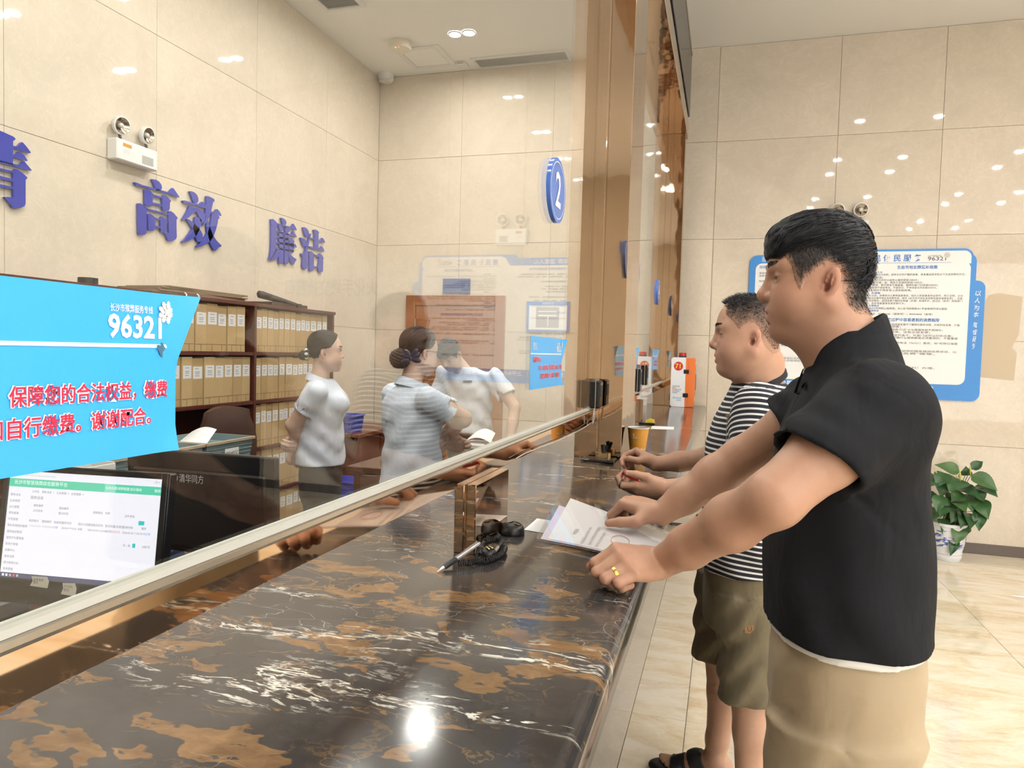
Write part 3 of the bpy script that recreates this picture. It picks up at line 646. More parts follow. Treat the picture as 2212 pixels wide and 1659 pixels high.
# ================================================================== door and framed notice on the back wall, office side
dr = thing('door_1', 'orange-brown wooden door with frame in the office back wall', 'door', (-2.53, YB, 0)); dr['kind'] = 'structure'
dx0, dx1, dz = -3.045, -2.02, 2.052
MB().box((dx0, YB-0.03, 0), (dx0+0.10, YB+0.001, dz), 0.004).box((dx1-0.10, YB-0.03, 0), (dx1, YB+0.001, dz), 0.004).box((dx0+0.10, YB-0.03, dz-0.10), (dx1-0.10, YB+0.001, dz), 0.004).build('frame', M_door, dr)
MB().box((dx0+0.105, YB-0.018, 0.005), (dx1-0.105, YB-0.001, dz-0.105), 0.002).build('leaf', M_door, dr)
for a, b_ in ((0.25, 0.95), (1.08, 1.82)):
    MB().box((dx0+0.23, YB-0.022, a), (dx1-0.23, YB-0.016, b_), 0.004).build('door_panel', M_door, dr)
MB().box((dx0+0.098, YB-0.032, 1.72), (dx0+0.108, YB-0.018, 1.82), 0.001).build('hinge', M_chrome, dr)
MB().tube([(dx1-0.16, YB-0.02, 1.02), (dx1-0.16, YB-0.06, 1.02), (dx1-0.27, YB-0.06, 1.02)], 0.009).build('handle', M_chrome, dr, smooth=True)
MB().box((-2.66, YB-0.024, 2.075), (-2.38, YB-0.001, 2.215), 0.003).build('door_plate', mat('plate_blue', (0.05, 0.09, 0.26), 0.4), dr)
nf = thing('framed_notice', 'blue-framed notice with a floor-plan picture on the office back wall', 'notice', (-1.60, YB, 1.72))
MB().box((-1.805, YB-0.02, 1.715), (-1.39, YB-0.001, 2.0), 0.004).build('frame', mat('frame_blue', (0.09, 0.25, 0.62), 0.4), nf)
MB().box((-1.78, YB-0.022, 1.735), (-1.415, YB-0.019, 1.962)).build('sheet', M_ink_white, nf)
MB().box((-1.71, YB-0.0235, 1.755), (-1.49, YB-0.021, 1.945)).build('picture', mat('plan_grey', (0.42, 0.43, 0.46), 0.5), nf)
MB().box((-1.69, YB-0.0245, 1.86), (-1.51, YB-0.023, 1.875)).box((-1.69, YB-0.0245, 1.90), (-1.51, YB-0.023, 1.91)).box((-1.60, YB-0.0245, 1.77), (-1.59, YB-0.023, 1.86)).build('picture_lines', M_ink_white, nf)
text('疏散指示图', 0.022, (-1.655, YB-0.0205, 1.972), X1, Z1, M_ink_white, nf)

# ================================================================== stickers and numbers on the glass
def oval(y, z, ry, rz, num, label):
    t = thing('window_number', label, 'number sign', (XG, y, z-rz), 'oval window numbers on the glass')
    E = [(ry*math.cos(a), rz*math.sin(a)) for a in np.linspace(0, 2*math.pi, 48, endpoint=False)]
    MB().prism(E, 0.012, (XG+0.001, y, z), Y1, Z1, X1).build('plate', mat('oval_blue', (0.075, 0.20, 0.66), 0.15), t, smooth=40)
    rg = MB(); n = 48
    vs = [(XG+0.0136, y+ry*q*math.cos(a), z+rz*q*math.sin(a)) for q in (0.86, 0.885) for a in np.linspace(0, 2*math.pi, n, endpoint=False)]
    rg.add(vs, [(k, (k+1) % n, n+(k+1) % n, n+k) for k in range(n)]).build('ring_line', M_ink_white, t)
    text(num, 0.145, (XG+0.0142, y, z-0.048), Y1, Z1, M_ink_white, t, name='numeral', align='CENTER', bold=0.018, sx=1.0)
oval(2.118, 2.010, 0.103, 0.096, '2', 'blue oval plate with a white 2 on the glass')
oval(4.178, 2.007, 0.103, 0.096, '3', 'blue oval plate with a white 3 on the glass beyond the pillar')
oval(5.56, 2.007, 0.103, 0.096, '4', 'blue oval plate with a white 4 on the farthest pane')
M_pink = mat('outline_pinkwhite', (0.93, 0.80, 0.86), 0.5)
def sticker(y0, y1, label):
    z0, z1 = 1.415, 1.566; w = y1-y0; h = z1-z0
    t = thing('payment_notice', label, 'notice sticker', (XG, (y0+y1)/2, z0), 'blue payment notices stuck to the glass')
    NX, NY = 28, 12; vs = []; fs = []
    for j in range(NY+1):
        for i in range(NX+1):
            a = i/NX; b_ = j/NY; k = max(0, (a-0.88)/0.12); c = max(0, b_-0.55)/0.45; c2 = max(0, 0.14-b_)/0.14
            lift = 0.012*k*k*c+0.005*k*k*c2
            vs.append((XG+0.0012+lift, y0+w*a-0.016*k*(1-c)-0.004*k*(1-c), z0+h*b_))
    for j in range(NY):
        for i in range(NX): q = j*(NX+1)+i; fs.append((q, q+1, q+NX+2, q+NX+1))
    sh = MB().add(vs, fs).build('sheet', M_sticker, t, smooth=True)
    f = lambda a, b_: (XG+0.0020, y0+w*a, z0+h*b_)
    MB().box((XG+0.0014, y0, z0+h*0.660), (XG+0.0020, y0+w*0.955, z0+h*0.682)).build('dividing_line', M_ink_white, t)
    text('96321', h*0.185, f(0.755, 0.722), Y1, Z1, M_ink_white, t, bold=0.03, width=w*0.150)
    text('长沙市殡葬服务专线', h*0.050, f(0.760, 0.872), Y1, Z1, M_ink_white, t, bold=0.01, width=w*0.118)
    flower(f(0.918, 0.885), h*0.075, Y1, Z1, X1, mat('petal_white', (0.82, 0.81, 0.79), 0.6), t, 0.0012)
    text('殡仪', h*0.15, f(0.05, 0.76), Y1, Z1, M_ink_white, t, sx=1.0)
    q1, q2, q3, q4 = (atX(14, 865, XG)[1], atX(358, 850, XG)[1], atX(-6, 930, XG)[1], atX(322, 905, XG)[1])
    c1 = (q2-q1)/11; c2 = (q4-q3)/10; B0 = 0.182; W0 = 0.410
    for s, a, b_, e in (('温馨提示', 0.06, 0.52, 0.27), ('为进一步规范服务，保障您的合法权益，缴费', (q1-9*c1-B0)/W0, 0.36, (q2-B0)/W0), ('请您到收费窗口自行缴费。谢谢配合。', (q3-7*c2-B0)/W0, 0.20, (q4-B0)/W0)):
        sz = h*0.112
        text(s, sz, (XG+0.0022, y0+w*a, z0+h*b_), Y1, Z1, M_pink, t, bold=0.055, width=w*(e-a))
        text(s, sz, (XG+0.0027, y0+w*a, z0+h*b_), Y1, Z1, M_ink_red, t, bold=0.012, width=w*(e-a)*0.998)
    return t
s1 = sticker(0.182, 0.592, 'large bright blue payment notice on the nearest glass, right corners curling')
sm = atX(352, 756, XG)
MB().prism([(sm[1]-0.005+0.004*math.cos(q)*(1+0.5*math.sin(3*q)), sm[2]+0.006*math.sin(q)*(1+0.4*math.cos(5*q))) for q in np.linspace(0, 6.28, 18)[:-1]], 0.0003, (XG+0.0024, 0, 0), Y1, Z1, X1).build('smudge', mat('ink_smudge', (0.06, 0.17, 0.27), 0.6), s1)
sticker(1.898, 2.316, 'small-looking blue payment notice on the glass below the 2')
sticker(3.985, 4.40, 'blue payment notice on the pane just beyond the pillar')
sticker(5.37, 5.79, 'blue payment notice on the farthest pane near the orange cabinet')
# ================================================================== bookcase along the office wall with file boxes
bk = thing('bookcase', 'tall mahogany bookcase full of kraft file boxes along the office wall', 'bookcase', (-3.19, 3.1, 0))
BX0, BX1 = XL+0.006, -3.0
DIV = [1.12, 2.10, 3.08, 4.06, 5.04]; SHZ = [0.06, 0.185, 0.50, 0.815, 1.135, 1.46, 1.775]
for y in DIV: MB().box((BX0, y-0.012, 0), (BX1, y+0.012, 1.775), 0.001).build('upright', M_mahog, bk)
MB().box((BX0-0.001, DIV[0]-0.02, 1.775), (BX1+0.008, DIV[-1]+0.02, 1.798), 0.002).build('top_board', M_mahog, bk)
MB().box((BX0, DIV[0], 0), (BX1-0.02, DIV[-1], 0.05)).build('plinth', M_mahog, bk)
MB().box((BX0, DIV[0], 0.02), (BX0+0.008, DIV[-1], 1.775)).build('back_board', M_mahog, bk)
for i in range(4):
    for z in SHZ[1:-1]: MB().box((BX0, DIV[i]+0.012, z-0.011), (BX1-0.003, DIV[i+1]-0.012, z+0.011), 0.001).build('shelf', M_mahog, bk)
def m_kraft():
    m = mat('kraft_board', (0.46, 0.31, 0.15), 0.7); t = NT(m); R = t.n('ShaderNodeObjectInfo').outputs['Random']
    n = t.noise(t.pos(), 30, 3, 0.6)
    t.link(t.ramp(t.math('ADD', t.math('MULTIPLY', R, 0.6), t.math('MULTIPLY', n, 0.4)), [(0.0, (0.40, 0.265, 0.125)), (0.5, (0.47, 0.32, 0.155)), (1.0, (0.54, 0.385, 0.20))]), t.b.inputs['Base Color']); return m
M_kraft = m_kraft(); M_crease = mat('crease_dark', (0.16, 0.10, 0.05), 0.8)
M_lab = mat('spine_label', (0.72, 0.72, 0.74), 0.6); M_labtx = mat('label_print', (0.35, 0.35, 0.38), 0.6)
_fb = {}
def filebox_mesh(w, h, d):
    k = (round(w, 3), h)
    if k in _fb: return _fb[k]
    def mk(nm, b, m):
        me = bpy.data.meshes.new(nm); me.from_pydata(b.v, [], b.f); me.materials.append(m); me.update(); return me
    body = MB().box((-d, -w/2, 0), (0, w/2, h), 0.0012)
    lab = MB().box((0.0001, -w*0.40, h*0.565), (0.0008, w*0.40, h*0.825))
    pr = MB()
    for q in (0.62, 0.665, 0.70, 0.77): pr.box((0.0008, -w*0.22, h*q), (0.0011, w*(0.05+0.2*random.random()), h*q+0.005))
    cr = MB().box((0.0001, -w/2+0.001, h*0.148), (0.0006, w/2-0.001, h*0.157)).box((0.0001, -w*0.035, h*0.0), (0.0005, w*0.0, h*0.148))
    _fb[k] = (mk('file_box', body, M_kraft), mk('spine_label', lab, M_lab), mk('label_lines', pr, M_labtx), mk('crease', cr, M_crease)); return _fb[k]
ORDN = ['first', 'second', 'third', 'fourth', 'fifth', 'sixth', 'seventh', 'eighth', 'ninth', 'tenth', 'eleventh', 'twelfth', 'thirteenth', 'fourteenth', 'fifteenth']
SHN = ['lowest', 'second-lowest', 'third-lowest', 'middle', 'second-highest', 'top']
fr = random.Random(3)
# (bay, shelf, y start offset, widths)
for bay, bayname in ((3, 'end bay'), (2, 'bay next to the end')):
    for sh in range(1, 6):
        if bay == 2 and sh <= 3: continue
        zb = SHZ[sh]+0.012; ht = (SHZ[sh+1]-SHZ[sh]-0.011)
        y = DIV[bay]+0.016+(0.0 if bay == 3 else 0.04); end = DIV[bay+1]-0.018; k = 0
        while True:
            w = fr.choice((0.062, 0.068, 0.072, 0.078, 0.092)) if bay == 3 else fr.choice((0.085, 0.088, 0.098))
            if bay == 3 and sh >= 4: w *= 0.98
            if y+w > end: break
            h = min(0.292, ht-0.012)-fr.choice((0, 0, 0.004, 0.008))
            mes = filebox_mesh(w-0.0015, round(h, 3), 0.22)
            o = bpy.data.objects.new('file_box', mes[0]); COL.objects.link(o); o.location = (BX1-0.012-fr.random()*0.010, y+w/2, zb)
            tag(o, f'{ORDN[min(k, 14)]} kraft file box on the {SHN[sh]} shelf of the bookcase {bayname}', 'file box', 'kraft file boxes on the bookcase shelves')
            for nm, me in zip(('spine_label', 'label_lines', 'crease'), mes[1:]):
                c = bpy.data.objects.new(nm, me); COL.objects.link(c)
                if nm == 'label_lines': c.parent = lb
                else: c.parent = o
                if nm == 'spine_label': lb = c
            y += w+0.0008; k += 1
# things on top of the bookcase
t = thing('cardboard_sheets', 'stack of thin flat cardboard sheets lying on top of the bookcase', 'cardboard', (-3.15, 3.6, 1.798))
for k in range(5):
    a = 0.02*math.sin(k*2.1); M = Matrix.Translation((-3.17, 3.58+0.02*math.sin(k*1.7), 1.7985+0.009*k)) @ Matrix.Rotation(a, 4, 'Z')
    MB().box((-0.16, -0.40+0.03*k, 0), (0.15, 0.42-0.04*(k % 2), 0.0085), 0.001, M=M).build('sheet', mat('cardboard_grey_brown', (0.24, 0.17, 0.11), 0.8), t)
for (y0, dz) in ((3.40, 0.10), (3.50, 0.07)):
    MB().tube([(-2.995, y0, 1.81), (-2.985, y0+0.005, 1.80), (-2.985, y0-0.004, 1.76), (-2.986, y0+0.006, 1.80-dz)], 0.004, 6).build('white_strap', M_paper, t, smooth=True)
t = thing('folded_tripod', 'black folded tripod lying on the bookcase corner', 'tripod', (-3.1, 4.55, 1.798))
MB().box((-3.25, 4.28, 1.799), (-3.03, 4.72, 1.825), 0.004).build('case', mat('dark_case', (0.05, 0.022, 0.018), 0.5), t)
P0 = atX(572, 640, -3.05); P1_ = atX(645, 660, -3.03)
for k, (dz, dx) in enumerate(((0.0, 0.0), (0.018, -0.02), (0.006, -0.045))):
    MB().tube([(P0[0]+dx, P0[1], P0[2]+dz), (P1_[0]+dx, P1_[1], P1_[2]+dz*0.4)], [0.018, 0.011], 10).build('leg', M_blackm, t, smooth=True)
MB().tube([(P0[0], P0[1]-0.06, P0[2]+0.012), (P0[0], P0[1]+0.05, P0[2])], [0.022, 0.02], 10).build('head', M_blackm, t, smooth=True)
MB().box((P1_[0]-0.06, P1_[1]-0.03, P1_[2]-0.018), (P1_[0]+0.012, P1_[1]+0.03, P1_[2]+0.012), 0.004).build('clamp', M_blackm, t)
t = thing('tape_roll', 'small black roll on the bookcase top above the payment notice', 'tape roll', (-3.05, 2.87, 1.798))
q = atX(190, 611, -3.05); MB().lathe((q[0], q[1], 1.8), [(0.028, 0), (0.045, 0), (0.045, 0.03), (0.028, 0.03), (0.028, 0)], 20, caps=False).build('roll', M_blackm, t, smooth=40)

# ================================================================== desks, crates, bins
def desk(label, x0, x1, y0, y1, z, m, legs=True, name='desk'):
    t = thing(name, label, 'desk', ((x0+x1)/2, (y0+y1)/2, 0))
    MB().box((x0, y0, z-0.035), (x1, y1, z), 0.004).build('desktop', m, t)
    MB().box((x0+0.04, y0+0.03, 0.0), (x0+0.065, y1-0.03, z-0.035)).build('side_panel', m, t)
    MB().box((x1-0.065, y0+0.03, 0.0), (x1-0.04, y1-0.03, z-0.035)).build('side_panel', m, t)
    MB().box((x0+0.065, y1-0.08, 0.25), (x1-0.065, y1-0.06, z-0.035)).build('modesty_panel', m, t)
    MB().box((x0+0.065, y0+0.06, z-0.16), (x1-0.065, y0+0.08, z-0.035), 0.002).build('drawer_front', m, t)
    return t
desk('dark walnut clerk desk under the two monitors', -2.27, -0.96, 0.75, 2.15, 0.75, M_desk)
d2 = desk('dark brown desk carrying the document scanner behind the woman clerk', -2.33, -1.02, 4.10, 4.62, 0.75, M_desk)
cb = thing('side_cabinet', 'red-brown low cabinet in the office corner with blue bins', 'cabinet', (-3.12, 5.75, 0))
cz = 0.79
MB().box((XL+0.002, 5.35, cz-0.035), (-2.93, 6.25, cz), 0.004).build('cabinet_top', M_cabtop, cb)
MB().box((XL+0.004, 5.40, 0.0), (-2.97, 6.2, cz-0.035), 0.002).build('body', M_mahog, cb)
for k in range(2):
    MB().box((-2.972, 5.42+0.39*k, 0.05), (-2.955, 5.79+0.39*k, cz-0.05), 0.003).build('door', M_mahog, cb)
def bin_(label, c, w, d, h, m, name='storage_bin', tagtx=None, rim=None, cat='bin', face='X', ribs=True):
    t = thing(name, label, cat, tuple(c)); x, y, z = c; b = MB(); th = 0.004; tp = 0.9
    def ring(s, zz): return [(x-w/2*s, y-d/2*s, zz), (x+w/2*s, y-d/2*s, zz), (x+w/2*s, y+d/2*s, zz), (x-w/2*s, y+d/2*s, zz)]
    vs = ring(tp, z+0.001)+ring(1, z+h)+ring(0.955, z+h)+ring(tp*0.95, z+0.006)
    fs = [(0, 3, 2, 1)]+[(i, (i+1) % 4, 4+(i+1) % 4, 4+i) for i in range(4)]+[(4+i, 4+(i+1) % 4, 8+(i+1) % 4, 8+i) for i in range(4)]+[(8+i, 8+(i+1) % 4, 12+(i+1) % 4, 12+i) for i in range(4)]+[(12, 13, 14, 15)]
    b.add(vs, fs).build('tub', m, t)
    rm = MB(); e = 0.008
    for lo, hi in (((x-w/2-e, y-d/2-e), (x+w/2+e, y-d/2+0.004)), ((x-w/2-e, y+d/2-0.004), (x+w/2+e, y+d/2+e)), ((x-w/2-e, y-d/2), (x-w/2+0.004, y+d/2)), ((x+w/2-0.004, y-d/2), (x+w/2+e, y+d/2))): rm.box((*lo, z+h-0.016), (*hi, z+h), 0.002)
    rm.build('rim', rim or m, t)
    if ribs:
        for k in range(1, 5):
            zz = z+h*(0.1+0.15*k); s = tp+(1-tp)*(zz-z)/h
            MB().box((x-w/2*s-0.002, y-d/2*s-0.003, zz), (x+w/2*s+0.003, y+d/2*s+0.002, zz+0.006), 0.001).build('rib', m, t)
    if tagtx:
        MB().box((x+w/2+0.004, y-0.055, z+h*0.22), (x+w/2+0.0055, y+0.055, z+h*0.68)).build('name_tag', M_paper, t)
        text(tagtx, 0.034, (x+w/2+0.006, y-0.050, z+h*0.36), Y1, Z1, M_ink_grey, t)
    return t
M_bin = mat('bin_blue', (0.045, 0.085, 0.52), 0.4); M_crate = mat('crate_grey_teal', (0.22, 0.30, 0.31), 0.5); M_crim = mat('crate_rim_tan', (0.47, 0.37, 0.26), 0.5)
bin_('blue plastic bin standing on the corner cabinet', (-3.16, 5.50, cz+0.001), 0.28, 0.22, 0.15, M_bin)
bin_('blue plastic bin on the floor beneath the corner cabinet edge', (-2.80, 4.95, 0.30), 0.26, 0.24, 0.19, M_bin)
st = thing('low_stool', 'low stool under the floor bin, hidden behind the woman', 'stool', (-2.80, 4.95, 0))
MB().box((-2.96, 4.80, 0.27), (-2.64, 5.10, 0.299), 0.003).build('seat', M_desk, st)
for sx in (-1, 1):
    for sy in (-1, 1): MB().box((-2.80+sx*0.13-0.015, 4.95+sy*0.12-0.015, 0), (-2.80+sx*0.13+0.015, 4.95+sy*0.12+0.015, 0.27)).build('leg', M_desk, st)
# crates with district tags on a side table in front of the bookcase
tb = thing('crate_table', 'plain dark table under the labelled crates', 'table', (-2.72, 3.05, 0))
MB().box((-2.94, 2.30, 0.845), (-2.515, 3.52, 0.87), 0.003).build('table_top', M_mahog, tb)
for y in (2.35, 3.47):
    for x in (-2.91, -2.54): MB().box((x-0.02, y-0.02, 0), (x+0.02, y+0.02, 0.845)).build('leg', M_mahog, tb)
bin_('grey-teal crate with tan rim tagged 望城区, closest to the end bay', (-2.69, 3.20, 0.871), 0.36, 0.375, 0.140, M_crate, 'document_crate', '望城区', M_crim, 'crate')
bin_('grey-teal crate with tan rim tagged 天心区, middle of the three crates', (-2.69, 2.80, 0.871), 0.36, 0.375, 0.140, M_crate, 'document_crate', '天心区', M_crim, 'crate')
bin_('grey-teal crate half hidden behind the payment notice', (-2.69, 2.40, 0.871), 0.36, 0.375, 0.140, M_crate, 'document_crate', None, M_crim, 'crate')
def sheet(label, pts, name='paper_sheet', cat='paper', m=None, nu=8, nv=6, thick=0.0006, parent=None):
    """curved sheet through 4 corners with a bow; pts = 4 corners + bow vector"""
    A, B, C, D = [np.array(p, float) for p in pts[:4]]; bow = np.array(pts[4], float)
    vs = []
    for j in range(nv+1):
        for i in range(nu+1):
            a, b = i/nu, j/nv; vs.append(tuple((A*(1-a)+B*a)*(1-b)+(D*(1-a)+C*a)*b+bow*math.sin(math.pi*a)))
    n = len(vs); off = np.cross(B-A, D-A); off = off/np.linalg.norm(off)*thick
    vs2 = vs+[tuple(np.array(p)-off) for p in vs]
    fs = []; W = nu+1
    for j in range(nv):
        for i in range(nu): q = j*W+i; fs += [(q, q+1, q+W+1, q+W), (n+q, n+q+W, n+q+W+1, n+q+1)]
    for i in range(nu): fs += [(i, n+i, n+i+1, i+1), (nv*W+i, nv*W+i+1, n+nv*W+i+1, n+nv*W+i)]
    for j in range(nv): fs += [(j*W, (j+1)*W, n+(j+1)*W, n+j*W), (j*W+nu, n+j*W+nu, n+(j+1)*W+nu, (j+1)*W+nu)]
    b = MB().add(vs2, fs)
    if parent is not None: return b.build(name, m or M_paper, parent, smooth=40)
    o = b.build(name, m or M_paper, None, smooth=40, origin=tuple(A)); tag(o, label, cat); return o
sheet('white papers sticking out of the crate tagged 望城区', [(-2.80, 3.07, 0.95), (-2.62, 3.10, 0.95), (-2.66, 3.27, 1.05), (-2.81, 3.25, 1.03), (0, 0, 0.02)])
sheet('white papers lying over the crate beside the payment notice', [(-2.76, 2.30, 1.013), (-2.54, 2.32, 1.013), (-2.55, 2.58, 1.014), (-2.80, 2.54, 1.09), (0, 0, 0.015)])
# office chair back behind the crates
ch = thing('office_chair', 'brown leather office chair back seen behind the crates', 'chair', (-2.82, 3.68, 0))
M_leather = mat('brown_leather', (0.065, 0.030, 0.022), 0.35)
vs = []; fs = []; nu, nv = 12, 10
for side in (0, 1):
    for j in range(nv+1):
        for i in range(nu+1):
            a = -1+2*i/nu; b_ = j/nv; wd = 0.27*(1-0.25*max(0, b_-0.5)**2*2)*(0.80+0.2*math.sin(math.pi*min(1, b_*1.1)))
            zz = 0.66+0.48*b_*(1-0.06*a*a*b_); th = 0.05*(1-0.8*a*a)**1.0*(1-0.75*(2*b_-1)**4) if abs(a) < 1 else 0.0
            vs.append((-2.945+0.03*a*a+(0.03+th if side == 0 else 0.0), 3.66+wd*a, zz))
n = (nu+1)*(nv+1)
for j in range(nv):
    for i in range(nu):
        q = j*(nu+1)+i; fs += [(q, q+1, q+nu+2, q+nu+1), (n+q, n+q+nu+1, n+q+nu+2, n+q+1)]
for i in range(nu): fs += [(i, n+i, n+i+1, i+1), (nv*(nu+1)+i, nv*(nu+1)+i+1, n+nv*(nu+1)+i+1, n+nv*(nu+1)+i)]
for j in range(nv): fs += [(j*(nu+1), (j+1)*(nu+1), n+(j+1)*(nu+1), n+j*(nu+1)), (j*(nu+1)+nu, n+j*(nu+1)+nu, n+(j+1)*(nu+1)+nu, (j+1)*(nu+1)+nu)]
MB().add(vs, fs).build('backrest', M_leather, ch, smooth=60, fix=True)
MB().box((-2.95, 3.42, 0.45), (-2.70, 3.90, 0.52), 0.02).build('seat', M_leather, ch)
MB().tube([(-2.82, 3.66, 0.06), (-2.82, 3.66, 0.45)], 0.03, 12).build('column', M_chrome, ch, smooth=True)
for k in range(5):
    a = 2*math.pi*k/5; MB().tube([(-2.82, 3.66, 0.07), (-2.82+0.13*math.cos(a), 3.66+0.22*math.sin(a), 0.04)], [0.025, 0.015], 8).build('base_arm', M_blackm, ch)

# ================================================================== monitors
def monitor(label, c, yaw, tilt, w, h, screen_front, name='monitor'):
    """face looks along -Y turned by yaw; screen size w x h"""
    u = Vector((math.cos(yaw), math.sin(yaw), 0)); n = Vector((math.sin(yaw), -math.cos(yaw), 0))
    v = Vector((0, 0, 1))*math.cos(tilt)-n*math.sin(tilt); n = u.cross(v)
    c = Vector(c); t = thing(name, label, 'monitor', (c.x, c.y, 0.751)); M = rot_to(u, v, n, c)
    return t, M, u, v, n
t, M, u, v, n = monitor('monitor with a bright white web form on its screen, notes on its bezel', (-1.46, 1.32, 1.07), 0.13, 0.13, 0.41, 0.256, True)
w, h = 0.41, 0.256; bb = 0.058; bt = 0.014
MB().box((-w/2-0.015, -h/2-bb, -0.035), (w/2+0.015, h/2+bt, -0.002), 0.004, M=M).build('housing', M_black, t)
b = MB()
b.box((-w/2-0.015, -h/2-bb, -0.004), (-w/2, h/2+bt, 0.004), 0.001, M=M).box((w/2, -h/2-bb, -0.004), (w/2+0.015, h/2+bt, 0.004), 0.001, M=M).box((-w/2, h/2, -0.004), (w/2, h/2+bt, 0.004), 0.001, M=M).box((-w/2, -h/2-bb, -0.004), (w/2, -h/2, 0.004), 0.001, M=M)
b.build('bezel', M_black, t)
def em(name, col, s):
    m_ = mat(name, tuple(c*0.2 for c in col), 0.3, emit=col, es=s)
    try: m_.cycles.emission_sampling = 'NONE'
    except Exception: pass
    return m_
SCE = 0.92
scr = MB().box((-w/2, -h/2, -0.003), (w/2, h/2, 0.0), M=M).build('screen', em('screen_white', (0.90, 0.88, 0.97), SCE), t)
def srect(a0, a1, b0, b1, m, nm, lift=0.0006):
    MB().box((-w/2+w*a0, h/2-h*b1, 0.0), (-w/2+w*a1, h/2-h*b0, lift), M=M).build(nm, m, scr)
S_green = em('screen_green', (0.11, 0.62, 0.42), SCE); S_lg = em('screen_pale_green', (0.28, 0.72, 0.58), SCE); S_txt = em('screen_text', (0.20, 0.20, 0.26), SCE*0.8); S_w = em('screen_bright', (0.97, 0.99, 0.98), SCE); S_bar = em('screen_taskbar', (0.10, 0.11, 0.20), SCE*0.8); S_blue = em('screen_link', (0.15, 0.30, 0.75), SCE); S_teal = em('screen_button', (0.05, 0.55, 0.55), SCE); S_red = em('screen_red', (0.8, 0.12, 0.1), SCE); S_gr = em('screen_grey_text', (0.52, 0.52, 0.56), SCE)
srect(0, 1, 0.072, 0.150, S_green, 'menu_bar'); srect(0.635, 0.705, 0.072, 0.150, S_lg, 'menu_tab', 0.0009)
srect(0, 1, 0.955, 1.0, S_bar, 'task_bar')
for k, m_ in enumerate((S_w, S_w, S_gr, S_red, S_gr)): srect(0.015+0.024*k, 0.028+0.024*k, 0.967, 0.988, m_, 'task_icon', 0.0010)
def stext(s, size, a, b_, m, **k): 
    o = c+u*(-w/2+w*a)+v*(h/2-h*b_)+n*0.0013
    return text(s, h*size, tuple(o), u, v, m, scr, **k)
c = Vector((-1.46, 1.32, 1.07))
stext('长沙市智慧殡葬综合服务平台', 0.044, 0.035, 0.122, S_w)
for a, s in ((0.642, '业务办理'), (0.720, '殡葬管理'), (0.800, '统计报表'), (0.955, '管理员')): stext(s, 0.030, a, 0.120, S_w)
stext('← →  https://10.24.0.8/home/negotiation', 0.024, 0.06, 0.045, S_gr)
stext('- □ ×', 0.028, 0.945, 0.04, S_txt)
for k, s in enumerate(('服务洽谈', '业务管理', '火化管理', '寄存管理', '守灵管理', '殡仪车辆预约管理', '遗体接运管理', '追思厅布置管理', '告别厅管理', '结算中心', '库存记录', '统计报表分析', '系统管理')): stext(s, 0.027, 0.018, 0.235+0.058*k, S_txt)
stext('服务洽谈', 0.034, 0.155, 0.255, S_txt); stext('工作台    服务洽谈  ×   火化管理  ×   业务管理  ×', 0.026, 0.16, 0.195, S_txt)
for s, a, b_ in (('服务编号', 0.18, 0.325), ('火化状态', 0.18, 0.372), ('遗体编号', 0.35, 0.335), ('登记时间', 0.35, 0.382), ('逝者姓名   刘某', 0.575, 0.352), ('证件号码', 0.78, 0.366)): stext(s, 0.026, a, b_, S_txt)
srect(0.872, 0.907, 0.392, 0.430, S_teal, 'search_button', 0.0010); srect(0.845, 0.863, 0.60, 0.638, S_teal, 'page_button', 0.0010)
for s, a in (('服务编号', 0.16), ('遗体编号', 0.245), ('逝者姓名', 0.325), ('证件号码', 0.378), ('经办人姓名', 0.485), ('入馆登记时间', 0.55), ('登记状态', 0.66), ('火化状态', 0.715), ('登录时间', 0.775), ('操作', 0.893)): stext(s, 0.026, a, 0.468, S_txt)
for s, a, m_ in (('12000000045', 0.16, S_gr), ('10000000045', 0.245, S_gr), ('刘某', 0.325, S_blue), ('430104****2012', 0.378, S_txt), ('刘某', 0.485, S_txt), ('2026-05-24 15:52:08', 0.55, S_txt), ('• 已登记', 0.66, S_txt), ('待火化', 0.715, S_red), ('2026-05-26 11:32:12', 0.775, S_txt), ('入殓详情', 0.893, S_blue)): stext(s, 0.024, a, 0.515, m_)
stext('共 1 条', 0.026, 0.785, 0.632, S_txt); stext('10条/页', 0.026, 0.905, 0.632, S_txt)
# paper notes on the lower bezel
for k, (px_, py_, sx_, sz_) in enumerate(((86, 1257, 0.050, 0.026), (149, 1273, 0.040, 0.030))):
    cc = atY(px_, py_, 1.30); bx_ = [(-0.5, -0.42), (0.45, -0.5), (0.5, 0.1), (0.36, 0.5), (-0.46, 0.45), (-0.38, 0.05)]
    d_ = _ray(px_, py_); tt = ((np.array(c)+np.array(n)*0.0045-_O) @ np.array(n))/(d_ @ np.array(n)); cc = _O+d_*tt
    pn = MB().prism([(a*sx_, b_*sz_) for a, b_ in bx_], 0.0008, cc, u, v, n).build('taped_note', mat('note_cream', (0.72, 0.70, 0.64), 0.6), t)
    text('打印机\n密码' if k else '业务电话\n登记', sz_*0.26, tuple(Vector(cc)+n*0.0011-u*sx_*0.34+v*sz_*0.10), u, v, M_ink_grey, pn)
base = Vector((-1.45, 1.37, 0.751))
MB().box((base.x-0.03, base.y-0.01, 0.755), (base.x+0.03, base.y+0.02, 0.93), 0.003).build('neck', M_black, t)
MB().lathe((base.x, base.y, 0.751), [(0.11, 0.0), (0.11, 0.010), (0.04, 0.016)], 28).build('base', M_black, t, smooth=40, fix=True)
t, M, u, v, n = monitor('black monitor turned away, 清华同方 lettering on its glossy back', (-1.49, 1.76, 1.04), 0.03, -0.05, 0.52, 0.31, False)
w, h = 0.52, 0.31
